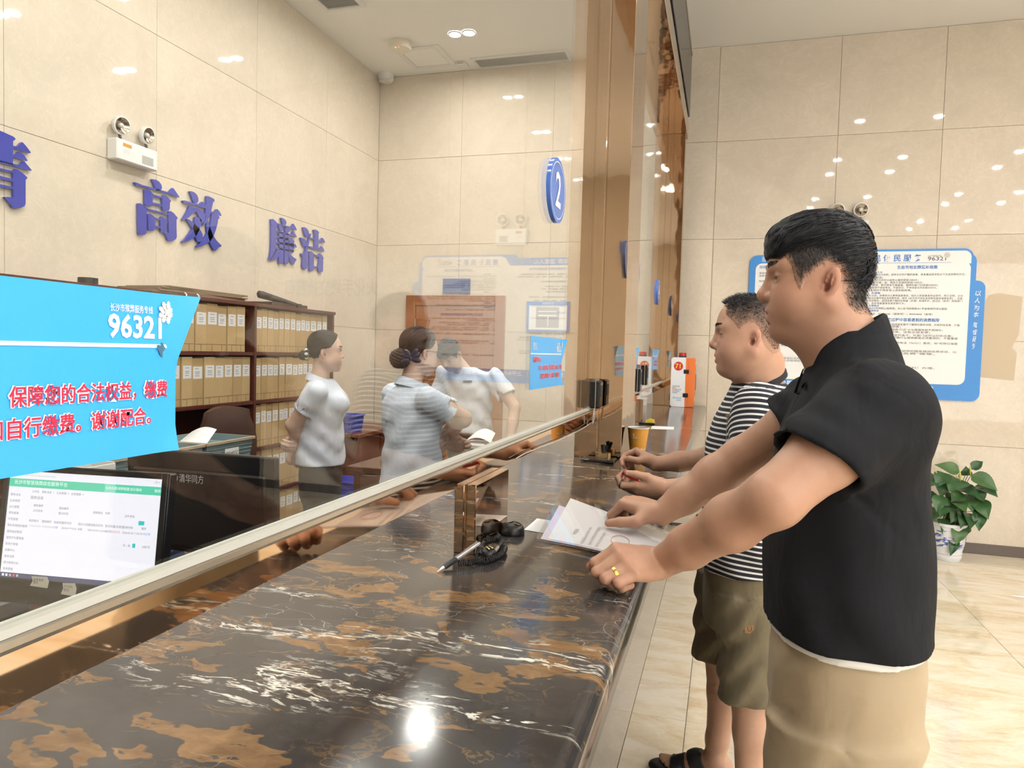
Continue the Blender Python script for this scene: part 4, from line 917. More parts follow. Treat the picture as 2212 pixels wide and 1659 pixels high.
MB().box((-w/2, -h/2, -0.022), (w/2, h/2, 0.0), 0.004, M=M).box((-w/2+0.03, -h/2+0.02, -0.002), (w/2-0.03, h/2-0.055, 0.010), 0.006, M=M).build('housing', M_black, t)
MB().box((-w/2+0.008, -h/2+0.012, -0.024), (w/2-0.008, h/2-0.008, -0.0225), M=M).build('screen', mat('screen_off', (0.02, 0.02, 0.025), 0.1), t)
c2 = Vector((-1.49, 1.76, 1.04)); M_logo = mat('logo_silver', (0.55, 0.55, 0.56), 0.35)
lo = c2+u*(-0.062)+v*(0.066)+n*0.0105
text('清华同方', 0.028, tuple(lo), u, v, M_logo, t, extrude=0.0004, width=0.085)
lg = [(-0.026, -0.004), (-0.016, -0.005), (-0.006, 0.003), (-0.004, 0.014), (-0.010, 0.021), (-0.022, 0.021), (-0.014, 0.016), (-0.011, 0.010), (-0.014, 0.003)]
MB().prism(lg, 0.0006, tuple(lo), u, v, n).prism([(-0.028, -0.004), (-0.0215, -0.0045), (-0.0215, 0.003), (-0.028, 0.003)], 0.0006, tuple(lo), u, v, n).build('logo_mark', M_logo, t, fix=True)
MB().box((-1.53, 1.775, 0.755), (-1.45, 1.80, 0.95), 0.003).build('neck', M_black, t)
MB().box((-1.62, 1.70, 0.751), (-1.36, 1.90, 0.765), 0.004).build('base', M_black, t)
# grey stand at the picture's left edge
t = thing('desk_stand', 'dark grey monitor foot at the lower left edge beside the screen', 'monitor stand', (-1.30, 1.03, 0.751))
q = atZ(12, 1290, 0.80)
MB().box((q[0]-0.25, q[1]-0.07, 0.751), (q[0]+0.035, q[1]+0.05, 0.80), 0.006).box((q[0]-0.20, q[1]-0.02, 0.80), (q[0]-0.12, q[1]+0.03, 0.98), 0.004).build('foot', mat('stand_grey', (0.10, 0.10, 0.11), 0.4), t)
bin_('small dark blue basket behind the bright monitor', (-1.84, 1.93, 0.751), 0.20, 0.14, 0.27, mat('basket_navy', (0.06, 0.10, 0.24), 0.4), 'desk_basket', None, None, 'basket')
q = atY(182, 1006, 1.93)
t = thing('file_tray', 'white upright file tray standing behind the bright monitor', 'file tray', (q[0], 1.95, 0.751))
MB().box((q[0]-0.06, 1.90, 0.752), (q[0]+0.045, 2.02, 0.758), 0.001).box((q[0]-0.06, 1.90, 0.758), (q[0]-0.055, 2.02, q[2]+0.005), 0.001).box((q[0]+0.04, 1.90, 0.758), (q[0]+0.045, 2.02, q[2]), 0.001).box((q[0]-0.055, 2.015, 0.758), (q[0]+0.04, 2.02, q[2]+0.005), 0.001).box((q[0]-0.055, 1.90, 0.758), (q[0]+0.04, 1.905, q[2]), 0.001).build('tray', M_white, t)

# ================================================================== document scanner and papers on the rear desk
sc_ = thing('document_scanner', 'document camera with chrome column and black arm on the brown desk', 'scanner', (-2.2, 4.45, 0.751))
cb_ = atZ(812, 988, 0.775); CX, CYY = cb_[0], cb_[1]
CX, CYY = -2.10, 4.32
MB().lathe((CX, CYY, 0.751), [(0.085, 0.0), (0.085, 0.022), (0.07, 0.028), (0.045, 0.030), (0.042, 0.055)], 24).build('base', M_desk, sc_, smooth=40, fix=True)
MB().box((CX-0.05, CYY-0.03, 0.752), (CX+0.24, CYY+0.16, 0.772), 0.004).build('tray', M_desk, sc_)
MB().tube([(CX, CYY, 0.80), (CX, CYY, 1.02)], 0.026, 16).build('column', M_chrome, sc_, smooth=40)
MB().tube([(CX, CYY, 0.99), (CX, CYY, 1.01)], 0.031, 16).build('collar', M_black, sc_, smooth=40)
MB().tube([(CX, CYY, 1.06), (CX, CYY, 1.10), (CX, CYY, 1.115)], [0.026, 0.026, 0.012], 16).build('cap', M_chrome, sc_, smooth=40)
MB().box((CX-0.04, CYY-0.02, 1.03), (CX+0.22, CYY+0.02, 1.045), 0.004).build('arm', M_black, sc_)
M_yel = mat('memo_yellow', (0.72, 0.60, 0.34), 0.6)
sheet('pale yellow sheet clipped to the scanner arm', [(CX+0.14, CYY-0.045, 0.965), (CX+0.30, CYY-0.055, 0.955), (CX+0.28, CYY-0.028, 1.055), (CX+0.16, CYY-0.026, 1.06), (0, -0.01, 0)], 'yellow_sheet', 'paper', M_yel)
# white printer and cables beside the bowed clerk
pr = thing('label_printer', 'small pale grey printer on the brown desk beside the bowed clerk', 'printer', (-1.52, 4.35, 0.751))
MB().box((-1.60, 4.25, 0.751), (-1.43, 4.45, 0.93), 0.012).build('body', M_white, pr)
MB().box((-1.585, 4.24, 0.80), (-1.50, 4.252, 0.90), 0.003).build('slot', M_blackm, pr)
MB().box((-1.43, 4.28, 0.751), (-1.36, 4.44, 0.82), 0.008).build('tray', mat('green_grey', (0.10, 0.17, 0.13), 0.5), pr)
sheet('crumpled white slips on the small printer', [(-1.58, 4.27, 0.935), (-1.40, 4.26, 0.94), (-1.42, 4.42, 0.985), (-1.57, 4.43, 0.975), (0, 0, 0.03)])
bm = thing('flat_monitor', 'dark low monitor lying before the bowed clerk on the desk', 'monitor', (-1.22, 4.25, 0.751))
MB().box((-1.36, 4.20, 0.752), (-1.06, 4.46, 0.80), 0.005).build('body', M_black, bm)
MB().box((-1.30, 4.195, 0.803), (-1.18, 4.25, 0.8055)).build('taped_note', M_paper, bm)
sheet('pale yellow memo sheet on the counter behind the glass', [(-0.90, 1.66, ZC+0.001), (-0.80, 1.64, ZC+0.001), (-0.79, 1.80, ZC+0.001), (-0.89, 1.82, ZC+0.001), (0, 0, 0.004)], 'memo_sheet', 'paper', M_yel)
# ================================================================== implicit-surface toolkit for people
class SDF:
    def __init__(s): s.p = []
    def _add(s, fn, lo, hi, op, k): s.p.append((fn, np.array(lo, float), np.array(hi, float), op, k)); return s
    def cone(s, a, b, ra, rb, k=0.012, op='u'):
        a = np.array(a, float); b = np.array(b, float); ba = b-a; L = max(1e-9, ba @ ba); R = max(ra, rb)
        def fn(X, Y, Z):
            px, py, pz = X-a[0], Y-a[1], Z-a[2]
            t = np.clip((px*ba[0]+py*ba[1]+pz*ba[2])/L, 0, 1)
            return np.sqrt((px-t*ba[0])**2+(py-t*ba[1])**2+(pz-t*ba[2])**2)-(ra+(rb-ra)*t)
        return s._add(fn, np.minimum(a, b)-R, np.maximum(a, b)+R, op, k)
    def chain(s, pts, rr, k=0.012, op='u'):
        for i in range(len(pts)-1): s.cone(pts[i], pts[i+1], rr[i], rr[i+1], k, op)
        return s
    def ell(s, c, r, k=0.012, op='u', R=None):
        c = np.array(c, float); r = np.array(r, float); m = r.max()
        def fn(X, Y, Z):
            x, y, z = X-c[0], Y-c[1], Z-c[2]
            if R is not None: x, y, z = R[0][0]*x+R[0][1]*y+R[0][2]*z, R[1][0]*x+R[1][1]*y+R[1][2]*z, R[2][0]*x+R[2][1]*y+R[2][2]*z
            k0 = np.sqrt((x/r[0])**2+(y/r[1])**2+(z/r[2])**2)
            k1 = np.sqrt((x/r[0]**2)**2+(y/r[1]**2)**2+(z/r[2]**2)**2)
            return k0*(k0-1)/np.maximum(k1, 1e-9)
        return s._add(fn, c-m, c+m, op, k)
    def loft(s, tab, k=0.015, op='u', pw=2.0):
        """rows (z, cx, cy, rx, ry): upright stack of super-ellipses"""
        T = np.array(tab, float); T = T[np.argsort(T[:, 0])]
        def fn(X, Y, Z):
            z = np.clip(Z, T[0, 0], T[-1, 0])
            cx, cy, rx, ry = [np.interp(z, T[:, 0], T[:, i]) for i in (1, 2, 3, 4)]
            q = (np.abs((X-cx)/rx)**pw+np.abs((Y-cy)/ry)**pw)**(1.0/pw)
            d = (q-1)*np.minimum(rx, ry)
            return np.maximum(d, np.maximum(T[0, 0]-Z, Z-T[-1, 0]))
        lo = [(T[:, 1]-T[:, 3]).min(), (T[:, 2]-T[:, 4]).min(), T[0, 0]]; hi = [(T[:, 1]+T[:, 3]).max(), (T[:, 2]+T[:, 4]).max(), T[-1, 0]]
        return s._add(fn, lo, hi, op, k)
    def plane(s, c, n, k=0.0):
        """cut away the side the normal points to"""
        c = np.array(c, float); n = np.array(n, float); n = n/np.linalg.norm(n)
        return s._add(lambda X, Y, Z: -((X-c[0])*n[0]+(Y-c[1])*n[1]+(Z-c[2])*n[2]), [-9]*3, [9]*3, 's', k)
    def sub(s, T, lo, hi, k=0.02, op='u'):
        """another implicit solid as one operand"""
        def fn(X, Y, Z):
            V = np.full(np.broadcast(X, Y, Z).shape, 0.25, np.float32)
            for f2, _, _, o2, k2 in T.p:
                d = f2(X, Y, Z)
                if o2 == 'u':
                    h = np.clip(0.5+0.5*(V-d)/max(k2, 1e-6), 0, 1); V = V*(1-h)+d*h-k2*h*(1-h)
                elif o2 == 's':
                    h = np.clip(0.5-0.5*(V+d)/max(k2, 1e-6), 0, 1); V = V*(1-h)-d*h+k2*h*(1-h)
                else: V = V+d
            return V
        return s._add(fn, lo, hi, op, k)
    def warp(s, fn): return s._add(fn, [-9]*3, [9]*3, 'w', 0)
    def at(s, P):
        """values at points (n,3)"""
        T = SDF(); T.sub(s, [0]*3, [0]*3); return T.p[0][0](P[:, 0], P[:, 1], P[:, 2])
    def grad(s, P, e=0.0015):
        g = np.stack([s.at(P+np.eye(3)[i]*e)-s.at(P-np.eye(3)[i]*e) for i in range(3)], 1); return g/np.maximum(1e-9, np.linalg.norm(g, axis=1))[:, None]
    def grid(s, lo, hi, h):
        ax = [np.arange(lo[i], hi[i]+h, h, dtype=np.float32) for i in range(3)]
        V = np.full([len(a) for a in ax], 0.25, np.float32)
        for fn, blo, bhi, op, k in s.p:
            mg = k+0.02+2*h; sl = []
            for i in range(3):
                a, b = np.searchsorted(ax[i], blo[i]-mg), np.searchsorted(ax[i], bhi[i]+mg)
                sl.append(slice(a, b))
            if any(q.stop <= q.start for q in sl): continue
            X = ax[0][sl[0]][:, None, None]; Y = ax[1][sl[1]][None, :, None]; Z = ax[2][sl[2]][None, None, :]
            d = fn(X, Y, Z).astype(np.float32); W = V[tuple(sl)]
            d = np.broadcast_to(d, W.shape)
            if op == 'u':
                if k > 0: hh = np.clip(0.5+0.5*(W-d)/k, 0, 1); r = W*(1-hh)+d*hh-k*hh*(1-hh)
                else: r = np.minimum(W, d)
            elif op == 's':
                if k > 0: hh = np.clip(0.5-0.5*(W+d)/k, 0, 1); r = W*(1-hh)+(-d)*hh+k*hh*(1-hh)
                else: r = np.maximum(W, -d)
            else: r = W+d
            V[tuple(sl)] = r
        return ax, V
    def mesh(s, lo, hi, h):
        ax, V = s.grid(lo, hi, h); return surface_nets(V, lo, h)
def surface_nets(V, lo, h):
    I = V < 0; nx, ny, nz = V.shape
    c = np.zeros((nx-1, ny-1, nz-1), np.int8)
    for a in (0, 1):
        for b in (0, 1):
            for d in (0, 1): c += I[a:nx-1+a, b:ny-1+b, d:nz-1+d]
    act = np.argwhere((c > 0) & (c < 8))
    if len(act) == 0: return np.zeros((0, 3)), np.zeros((0, 4), int)
    idx = np.full(c.shape, -1, np.int64); idx[tuple(act.T)] = np.arange(len(act))
    cor = {}
    for a in (0, 1):
        for b in (0, 1):
            for d in (0, 1): cor[(a, b, d)] = V[act[:, 0]+a, act[:, 1]+b, act[:, 2]+d].astype(np.float64)
    S = np.zeros((len(act), 3)); N = np.zeros(len(act))
    for p in cor:
        for axn in range(3):
            if p[axn]: continue
            q = list(p); q[axn] = 1; q = tuple(q); va, vb = cor[p], cor[q]
            m = (va < 0) != (vb < 0); t = np.where(m, va/np.where(m, va-vb, 1), 0)
            pt = np.array(p, float)[None, :].repeat(len(act), 0); pt[:, axn] += t
            S += pt*m[:, None]; N += m
    verts = (act+S/N[:, None])*h+np.array(lo)[None, :]
    F = []
    for axn in range(3):
        A = [slice(None)]*3; B = [slice(None)]*3; A[axn] = slice(0, -1); B[axn] = slice(1, None)
        ch = np.argwhere(I[tuple(A)] != I[tuple(B)]); o1, o2 = (axn+1) % 3, (axn+2) % 3
        ok = (ch[:, o1] > 0) & (ch[:, o2] > 0) & (ch[:, o1] < V.shape[o1]-1) & (ch[:, o2] < V.shape[o2]-1); ch = ch[ok]
        if len(ch) == 0: continue
        ins = I[tuple(ch.T)]; q = []
        for d1, d2 in ((-1, -1), (0, -1), (0, 0), (-1, 0)):
            cc = ch.copy(); cc[:, o1] += d1; cc[:, o2] += d2; q.append(idx[tuple(cc.T)])
        q = np.stack(q, 1); q[~ins] = q[~ins][:, ::-1]; F.append(q)
    return verts, np.concatenate(F)
def np_mesh(name, parts, mats, parent=None, origin=None, attr=None, smooth=True, relax=0):
    """parts = list of (verts, quads); joined into one mesh object in world coordinates"""
    vs = []; fs = []; b = 0
    for v, f in parts: vs.append(np.asarray(v, float)); fs.append(np.asarray(f)+b); b += len(v)
    v = np.concatenate(vs); f = np.concatenate(fs)
    if relax:
        e = np.concatenate([f[:, [0, 1]], f[:, [1, 2]], f[:, [2, 3]], f[:, [3, 0]]])
        for _ in range(relax):
            acc = np.zeros_like(v); cnt = np.zeros(len(v))
            np.add.at(acc, e[:, 0], v[e[:, 1]]); np.add.at(acc, e[:, 1], v[e[:, 0]]); np.add.at(cnt, e[:, 0], 1); np.add.at(cnt, e[:, 1], 1)
            v = v*0.5+0.5*acc/np.maximum(cnt, 1)[:, None]
    off = OFF[parent.name] if parent is not None else np.array(origin, float)
    me = bpy.data.meshes.new(name); n = len(v); k = f.shape[1]
    me.vertices.add(n); me.vertices.foreach_set('co', (v-off).astype(np.float32).ravel())
    me.loops.add(len(f)*k); me.loops.foreach_set('vertex_index', f.astype(np.int32).ravel())
    me.polygons.add(len(f)); me.polygons.foreach_set('loop_start', np.arange(0, len(f)*k, k, dtype=np.int32)); me.polygons.foreach_set('loop_total', np.full(len(f), k, np.int32))
    for m in (mats if isinstance(mats, (list, tuple)) else [mats]): me.materials.append(m)
    if smooth: me.polygons.foreach_set('use_smooth', np.ones(len(f), bool))
    me.update(calc_edges=True); me.validate()
    if attr is not None:
        for nm, fn in attr.items():
            val = fn(v)
            if val.ndim == 1:
                a = me.attributes.new(nm, 'FLOAT', 'POINT'); a.data.foreach_set('value', val.astype(np.float32))
            else:
                a = me.attributes.new(nm, 'FLOAT_COLOR', 'POINT'); a.data.foreach_set('color', np.concatenate([val, np.ones((len(val), 1))], 1).astype(np.float32).ravel())
    o = bpy.data.objects.new(name, me); COL.objects.link(o); o.location = (0, 0, 0)
    if parent is not None: o.parent = parent
    else: o.location = off
    OFF[o.name] = off; return o
_rng = np.random.RandomState(5)
_ND = [( _rng.normal(size=3), _rng.rand()*6.28, _rng.normal(size=3), _rng.rand()*6.28) for _ in range(10)]
def wob(X, Y, Z, sc, seed=0):
    """cheap smooth noise, about -1..1"""
    r = 0
    for i in range(5):
        d, p, e, q = _ND[(i+seed) % 10]
        r = r+np.sin((d[0]*X+d[1]*Y+d[2]*Z)*sc+p+1.7*np.sin((e[0]*X+e[1]*Y+e[2]*Z)*sc*0.7+q))
    return r/3.0
# ------------------------------------------------------------------ skin and cloth materials
def m_skin(name, base, rough=0.45):
    m = mat(name, base, rough, sss=0.06); t = NT(m)
    a = t.n('ShaderNodeAttribute', _attribute_name='tint').outputs['Color']
    n = t.noise(t.pos(), 55, 4, 0.6); n2 = t.noise(t.pos(), 420, 2, 0.5)
    br = t.math('ADD', 0.93, t.math('MULTIPLY', n, 0.14)); c = t.mix(1.0, a, base, 'MULTIPLY')
    s_ = t.vmath('SCALE', c); t.link(br, s_.inputs['Scale']); t.link(s_.outputs[0], t.b.inputs['Base Color'])
    t.bump(n2, 0.08, 0.0012); t.b.inputs['Specular IOR Level'].default_value = 0.35; return m
def m_cloth(name, col, rough=0.8, fine=900, fold=0.0, fscale=14, sheen=0.15, bstr=0.15):
    m = mat(name, col, rough, sheen=sheen); t = NT(m); P = t.pos()
    n = t.noise(P, 9, 4, 0.6); br = t.math('ADD', 0.92, t.math('MULTIPLY', n, 0.16))
    s_ = t.vmath('SCALE', col); t.link(br, s_.inputs['Scale']); t.link(s_.outputs[0], t.b.inputs['Base Color'])
    hgt = t.math('ADD', t.math('MULTIPLY', t.noise(P, fine, 2, 0.5), 0.03), t.math('MULTIPLY', t.noise(t.vmath('MULTIPLY', P, (1, 1, 0.45)).outputs[0], fscale, 3, 0.5, 0.8), fold))
    t.bump(hgt, bstr, 0.02); return m
def m_hair(name, a, b_, rough=0.5):
    m = mat(name, a, rough, spec=0.3); t = NT(m); n = t.noise(t.vmath('MULTIPLY', t.pos(), (60, 400, 160)).outputs[0], 1.0, 4, 0.6)
    t.link(t.ramp(n, [(0.35, a), (0.75, b_)]), t.b.inputs['Base Color']); return m
def m_fade(name, hair, skin):
    """close-cropped hair: scalp showing through by the density stored on the mesh"""
    m = mat(name, hair, 0.55); t = NT(m); d = t.n('ShaderNodeAttribute', _attribute_name='dens').outputs['Fac']
    n = t.noise(t.vmath('MULTIPLY', t.pos(), (420, 420, 230)).outputs[0], 1.0, 3, 0.7)
    f = t.math('MULTIPLY', t.math('MULTIPLY', d, 2.0, clamp=True), t.math('ADD', d, t.math('MULTIPLY', t.math('SUBTRACT', n, 0.5), 1.1), clamp=True))
    t.link(t.mix(f, skin, hair), t.b.inputs['Base Color']); t.bump(n, 0.25, 0.002); return m
SK1 = (0.49, 0.275, 0.185); SK2 = (0.52, 0.30, 0.205); SKF = (0.66, 0.45, 0.36)
M_skin1 = m_skin('skin_tan', SK1); M_skin2 = m_skin('skin_warm', SK2); M_skinf = m_skin('skin_fair', SKF)
M_hairb = m_hair('hair_black', (0.006, 0.006, 0.008), (0.030, 0.030, 0.036))
M_hairw = m_hair('hair_dark_brown', (0.008, 0.006, 0.006), (0.030, 0.022, 0.020))
M_eye = mat('eye_white', (0.62, 0.58, 0.55), 0.15); M_iris = mat('iris_dark', (0.02, 0.012, 0.008), 0.1)
M_nail = mat('fingernail', (0.66, 0.43, 0.36), 0.25)
# ------------------------------------------------------------------ heads and hands
class Frame:
    """local (forward, left, up) -> world"""
    def __init__(s, o, yaw=math.pi, pitch=0.0, roll=0.0, sc=1.0):
        s.o = np.array(o, float); s.sc = sc
        f = np.array([math.cos(yaw)*math.cos(pitch), math.sin(yaw)*math.cos(pitch), math.sin(pitch)])
        l = np.array([-math.sin(yaw), math.cos(yaw), 0.0]); u = np.cross(f, l)
        l2 = l*math.cos(roll)+u*math.sin(roll); u2 = np.cross(f, l2)
        s.A = np.stack([f, l2, u2])   # rows
    def __call__(s, x, y, z): return s.o+s.sc*(s.A[0]*x+s.A[1]*y+s.A[2]*z)
    def inv(s, P): return ((np.asarray(P)-s.o) @ s.A.T)/s.sc
def add_head(S, F, fat=1.0, ears=True, nose=1.0, eyes=0.55):
    q = F.sc; R = F.A
    E = lambda c, r, k=0.012, op='u', Rm=None: S.ell(F(*c), np.array(r)*q, k*q, op, R if Rm is None else Rm @ R)
    C = lambda a, b, ra, rb, k=0.012, op='u': S.cone(F(*a), F(*b), ra*q, rb*q, k*q, op)
    E((-0.008, 0, 0.045), (0.086, 0.075, 0.083), 0.02)
    E((0.030, 0, 0.045), (0.054, 0.064, 0.066), 0.03)
    E((0.022, 0, -0.010), (0.060, 0.063*fat, 0.066), 0.03)
    E((0.022, 0, -0.050), (0.054, 0.056*fat, 0.043), 0.03)
    for s in (-1, 1):
        C((-0.008, s*0.056*fat, -0.028), (0.046, s*0.024, -0.076), 0.020, 0.018, 0.03)
        E((0.046, s*0.034, -0.026), (0.030, 0.030*fat, 0.034), 0.025)
    E((0.064, 0, -0.078), (0.018, 0.024, 0.017), 0.022)
    E((0.064, 0, -0.045), (0.022, 0.030, 0.024), 0.02)
    for s in (-1, 1): C((0.076, s*0.010, 0.040), (0.062, s*0.046, 0.040), 0.010, 0.010, 0.016)
    C((0.079, 0, 0.028), (0.0955, 0, -0.008), 0.0075, 0.0100*nose, 0.012)
    E((0.0935, 0, -0.0125), (0.0118*nose, 0.0125*nose, 0.0105*nose), 0.008)
    for s in (-1, 1): E((0.0835, s*0.0145*nose, -0.0165), (0.0115, 0.0085, 0.0085), 0.006)
    for s in (-1, 1): E((0.092, s*0.0068, -0.0235), (0.0042, 0.0032, 0.0035), 0.003, 's')
    E((0.0785, 0, -0.0405), (0.0125, 0.0235, 0.0068), 0.006); E((0.0765, 0, -0.0565), (0.0115, 0.0205, 0.0074), 0.006)
    S.cone(F(0.0905, -0.0215, -0.0490), F(0.0905, 0, -0.0478), 0.0024*q, 0.0040*q, 0.003*q, 's'); S.cone(F(0.0905, 0, -0.0478), F(0.0905, 0.0215, -0.0490), 0.0040*q, 0.0024*q, 0.003*q, 's')
    E((0.078, 0, -0.066), (0.006, 0.014, 0.004), 0.008, 's')
    for s in (-1, 1):
        E((0.090, s*0.033, 0.018), (0.0150, 0.0200, 0.0125), 0.012, 's')
        E((0.0665, s*0.033, 0.0185), (0.0135, 0.0180, 0.0125), 0.005)
        E((0.0840, s*0.034, 0.0165), (0.0130, 0.0140, 0.0030*eyes/0.55), 0.0015, 's')
    if ears:
        for s in (-1, 1):
            a = 0.20; Rm = np.array([[math.cos(a), 0, math.sin(a)], [0, 1, 0], [-math.sin(a), 0, math.cos(a)]])
            E((-0.0095, s*0.0735, 0.006), (0.0105, 0.0080, 0.0255), 0.005, 'u', Rm)
            E((-0.0125, s*0.0815, 0.0065), (0.0132, 0.0050, 0.0262), 0.003, 'u', Rm)
            E((-0.0065, s*0.0875, 0.0060), (0.0082, 0.0085, 0.0180), 0.003, 's', Rm)
            E((-0.0025, s*0.0815, -0.005), (0.0060, 0.0110, 0.0080), 0.003, 's', Rm)
            E((0.0025, s*0.0735, -0.003), (0.0042, 0.0052, 0.0065), 0.003)
            E((-0.0060, s*0.0755, -0.0200), (0.0070, 0.0048, 0.0080), 0.004)
            E((-0.0105, s*0.0835, 0.0090), (0.0016, 0.0026, 0.0120), 0.003, 'u', Rm)
def head_tint(F, lips=(1.0, 0.72, 0.70), stubble=0.0, blush=0.15):
    def fn(v):
        p = F.inv(v); T = np.ones((len(v), 3))
        def g(c, r): return np.exp(-(((p-np.array(c))/np.array(r))**2).sum(1))
        lip = np.clip(g((0.086, 0, -0.049), (0.016, 0.021, 0.0095))*1.6, 0, 1); T *= 1-lip[:, None]*(1-np.array(lips))
        for s in (-1, 1):
            T *= 1-(blush*g((0.06, s*0.045, -0.012), (0.03, 0.03, 0.022)))[:, None]*np.array([0.15, 0.9, 0.8])
            T *= 1-(0.25*g((-0.008, s*0.085, 0.01), (0.025, 0.02, 0.04)))[:, None]*np.array([0.1, 0.7, 0.7])
            T *= 1-(0.55*g((-0.004, s*0.079, 0.002), (0.008, 0.010, 0.014)))[:, None]*np.array([0.8, 1, 1])  # shade of the ear hollow put into the skin tint
            T *= 1-(0.30*g((0.078, s*0.034, 0.010), (0.014, 0.022, 0.006)))[:, None]*np.array([0.7, 1, 1])
            T *= 1-(0.75*g((0.079, s*0.034, 0.0195), (0.012, 0.018, 0.0018)))[:, None]
        T *= 1-(0.18*g((0.098, 0, -0.012), (0.016, 0.018, 0.014)))[:, None]*np.array([0.2, 1, 1])
        if stubble:
            b = g((0.066, 0, -0.062), (0.03, 0.045, 0.03)); T *= 1-(stubble*b)[:, None]*np.array([1, 0.9, 0.75])
        return T
    return fn
def add_eyes(F, parent):
    q = F.sc
    for s in (-1, 1):
        c = F(0.0635, s*0.033, 0.0175); M = rot_to(F.A[1], F.A[2], F.A[0])
        e = MB().lathe(tuple(c), [(0.001*q, -0.0135*q)]+[(0.0135*q*math.sin(a), -0.0135*q*math.cos(a)) for a in np.linspace(0.2, 2.9, 12)]+[(0.0005, 0.0135*q)], 16, M=M).build('eyeball', M_eye, parent, smooth=True, fix=True)
        MB().lathe(tuple(c), [(0.0062*q, 0.0122*q), (0.0045*q, 0.0132*q), (0.0005, 0.0137*q)], 14, M=M, caps=False).build('iris', M_iris, e, smooth=True)
def add_brows(F, parent, m, th=1.0, z0=0.046):
    b = MB(); r = random.Random(2)
    for s in (-1, 1):
        for i in range(110):
            a = r.random(); y = s*(0.012+0.040*a); z = z0+0.004*math.sin(a*2.6)+(r.random()-0.5)*0.0075*th*(1-0.45*a); x = 0.0895-0.020*a*a-0.003*a+0.001
            p = F(x, y, z); d = F.A[1]*s*0.9-F.A[0]*0.30*a+F.A[2]*(0.35-0.6*a); d = d/np.linalg.norm(d); L = 0.0075*F.sc
            b.tube([tuple(p-F.A[0]*0.001), tuple(p+d*L*0.5+F.A[0]*0.0012), tuple(p+d*L)], [0.0007, 0.0006, 0.0002], 3, caps=False)
    b.build('eyebrows', m, parent)
def unit(v): v = np.array(v, float); return v/np.linalg.norm(v)
def add_hand(S, W, f, s, right, curls, thumb, sc=1.0, spread=0.0, k0=0.004):
    """W wrist, f towards knuckles, s towards thumb; curls = 4 x (mcp, pip, dip) degrees; thumb = 3 directions in (f, s, n)"""
    f = unit(f); s = np.array(s, float); s = unit(s-f*(s @ f)); n = np.cross(f, s)*(1 if right else -1)
    W = np.array(W, float); off = [0.029, 0.0095, -0.0105, -0.028]; kl = [0.086, 0.090, 0.085, 0.077]
    LN = [(0.044, 0.027, 0.021), (0.049, 0.031, 0.022), (0.046, 0.029, 0.022), (0.036, 0.021, 0.019)]
    RD = [(0.0108, 0.0098, 0.0090, 0.0074), (0.0110, 0.0100, 0.0092, 0.0076), (0.0106, 0.0096, 0.0088, 0.0072), (0.0096, 0.0086, 0.0078, 0.0066)]
    nails = []; joints = []
    S.ell(W+f*0.046*sc-n*0.003*sc, np.array([0.044, 0.036, 0.0165])*sc, 0.014*sc, 'u', np.stack([f, s, n]))
    for i in range(4):
        base = W+f*0.012*sc+s*off[i]*0.55*sc; K = W+f*kl[i]*sc+s*off[i]*sc+n*(0.002-0.0012*(i-1.3)**2)*sc
        S.cone(base, K, 0.0155*sc, 0.0122*sc, 0.012*sc)
        a = 0; p = K; d0 = unit(f+s*(0.10*(1.5-i)*spread)); J = [K]
        for j in range(3):
            a += math.radians(curls[i][j]); d = d0*math.cos(a)-n*math.sin(a); p2 = p+d*LN[i][j]*sc
            S.cone(p, p2, RD[i][j]*sc, RD[i][j+1]*sc, k0*sc); p = p2; J.append(p)
        up = d0*math.sin(a)+n*math.cos(a); nails.append((J[3]-d*0.004*sc+up*RD[i][3]*0.80*sc, d, np.cross(d, up), up, 0.0055*sc)); joints.append(J)
    B = W+f*0.020*sc+s*0.020*sc-n*0.006*sc; p = B; LT = (0.042, 0.034, 0.027); RT = (0.0175, 0.0130, 0.0112, 0.0085); J = [B]
    for j in range(3):
        d = unit(f*thumb[j][0]+s*thumb[j][1]+n*thumb[j][2]); p2 = p+d*LT[j]*sc; S.cone(p, p2, RT[j]*sc, RT[j+1]*sc, (0.016, 0.006, 0.004)[j]*sc); p = p2; J.append(p)
    un = thumb[3] if len(thumb) > 3 else (0, 0.6, 0.8); up = f*un[0]+s*un[1]+n*un[2]; up = unit(up-d*(up @ d))
    nails.append((p-d*0.006*sc+up*0.0085*0.82*sc, d, np.cross(d, up), up, 0.0070*sc)); joints.append(J)
    return joints, nails
def add_nails(nails, parent, which=range(5)):
    for i in which:
        c, d, w, up, r = nails[i]; b = MB(); vs = []; fs = []; n = 7
        for a in range(n):
            for e in range(n):
                x = -1+2*a/(n-1); y = -1+2*e/(n-1); vs.append(tuple(c+d*x*r*1.15*(1-0.12*y*y)+w*y*r*0.9+up*(r*0.22*(1-y*y)-0.0002)))
        for a in range(n-1):
            for e in range(n-1): fs.append((a*n+e, a*n+e+1, (a+1)*n+e+1, (a+1)*n+e))
        b.add(vs, fs).build('fingernail', M_nail, parent, smooth=True, fix=False)
def poly_sd(x, z, poly):
    """signed distance (positive inside) to a polygon, numpy"""
    P = np.array(poly, float); d = np.full(len(x), 9.0); ins = np.zeros(len(x), bool)
    for i in range(len(P)):
        a, b = P[i], P[(i+1) % len(P)]; e = b-a; t = np.clip(((x-a[0])*e[0]+(z-a[1])*e[1])/(e @ e), 0, 1)
        d = np.minimum(d, np.hypot(x-a[0]-t*e[0], z-a[1]-t*e[1]))
        if a[1] != b[1]: ins ^= ((a[1] > z) != (b[1] > z)) & (x < (b[0]-a[0])*(z-a[1])/(b[1]-a[1])+a[0])
    return np.where(ins, d, -d)
def crop_mesh(v, f, keep):
    k = keep[f].all(1); f = f[k]; u = np.unique(f); m = np.full(len(v), -1); m[u] = np.arange(len(u)); return v[u], m[f]
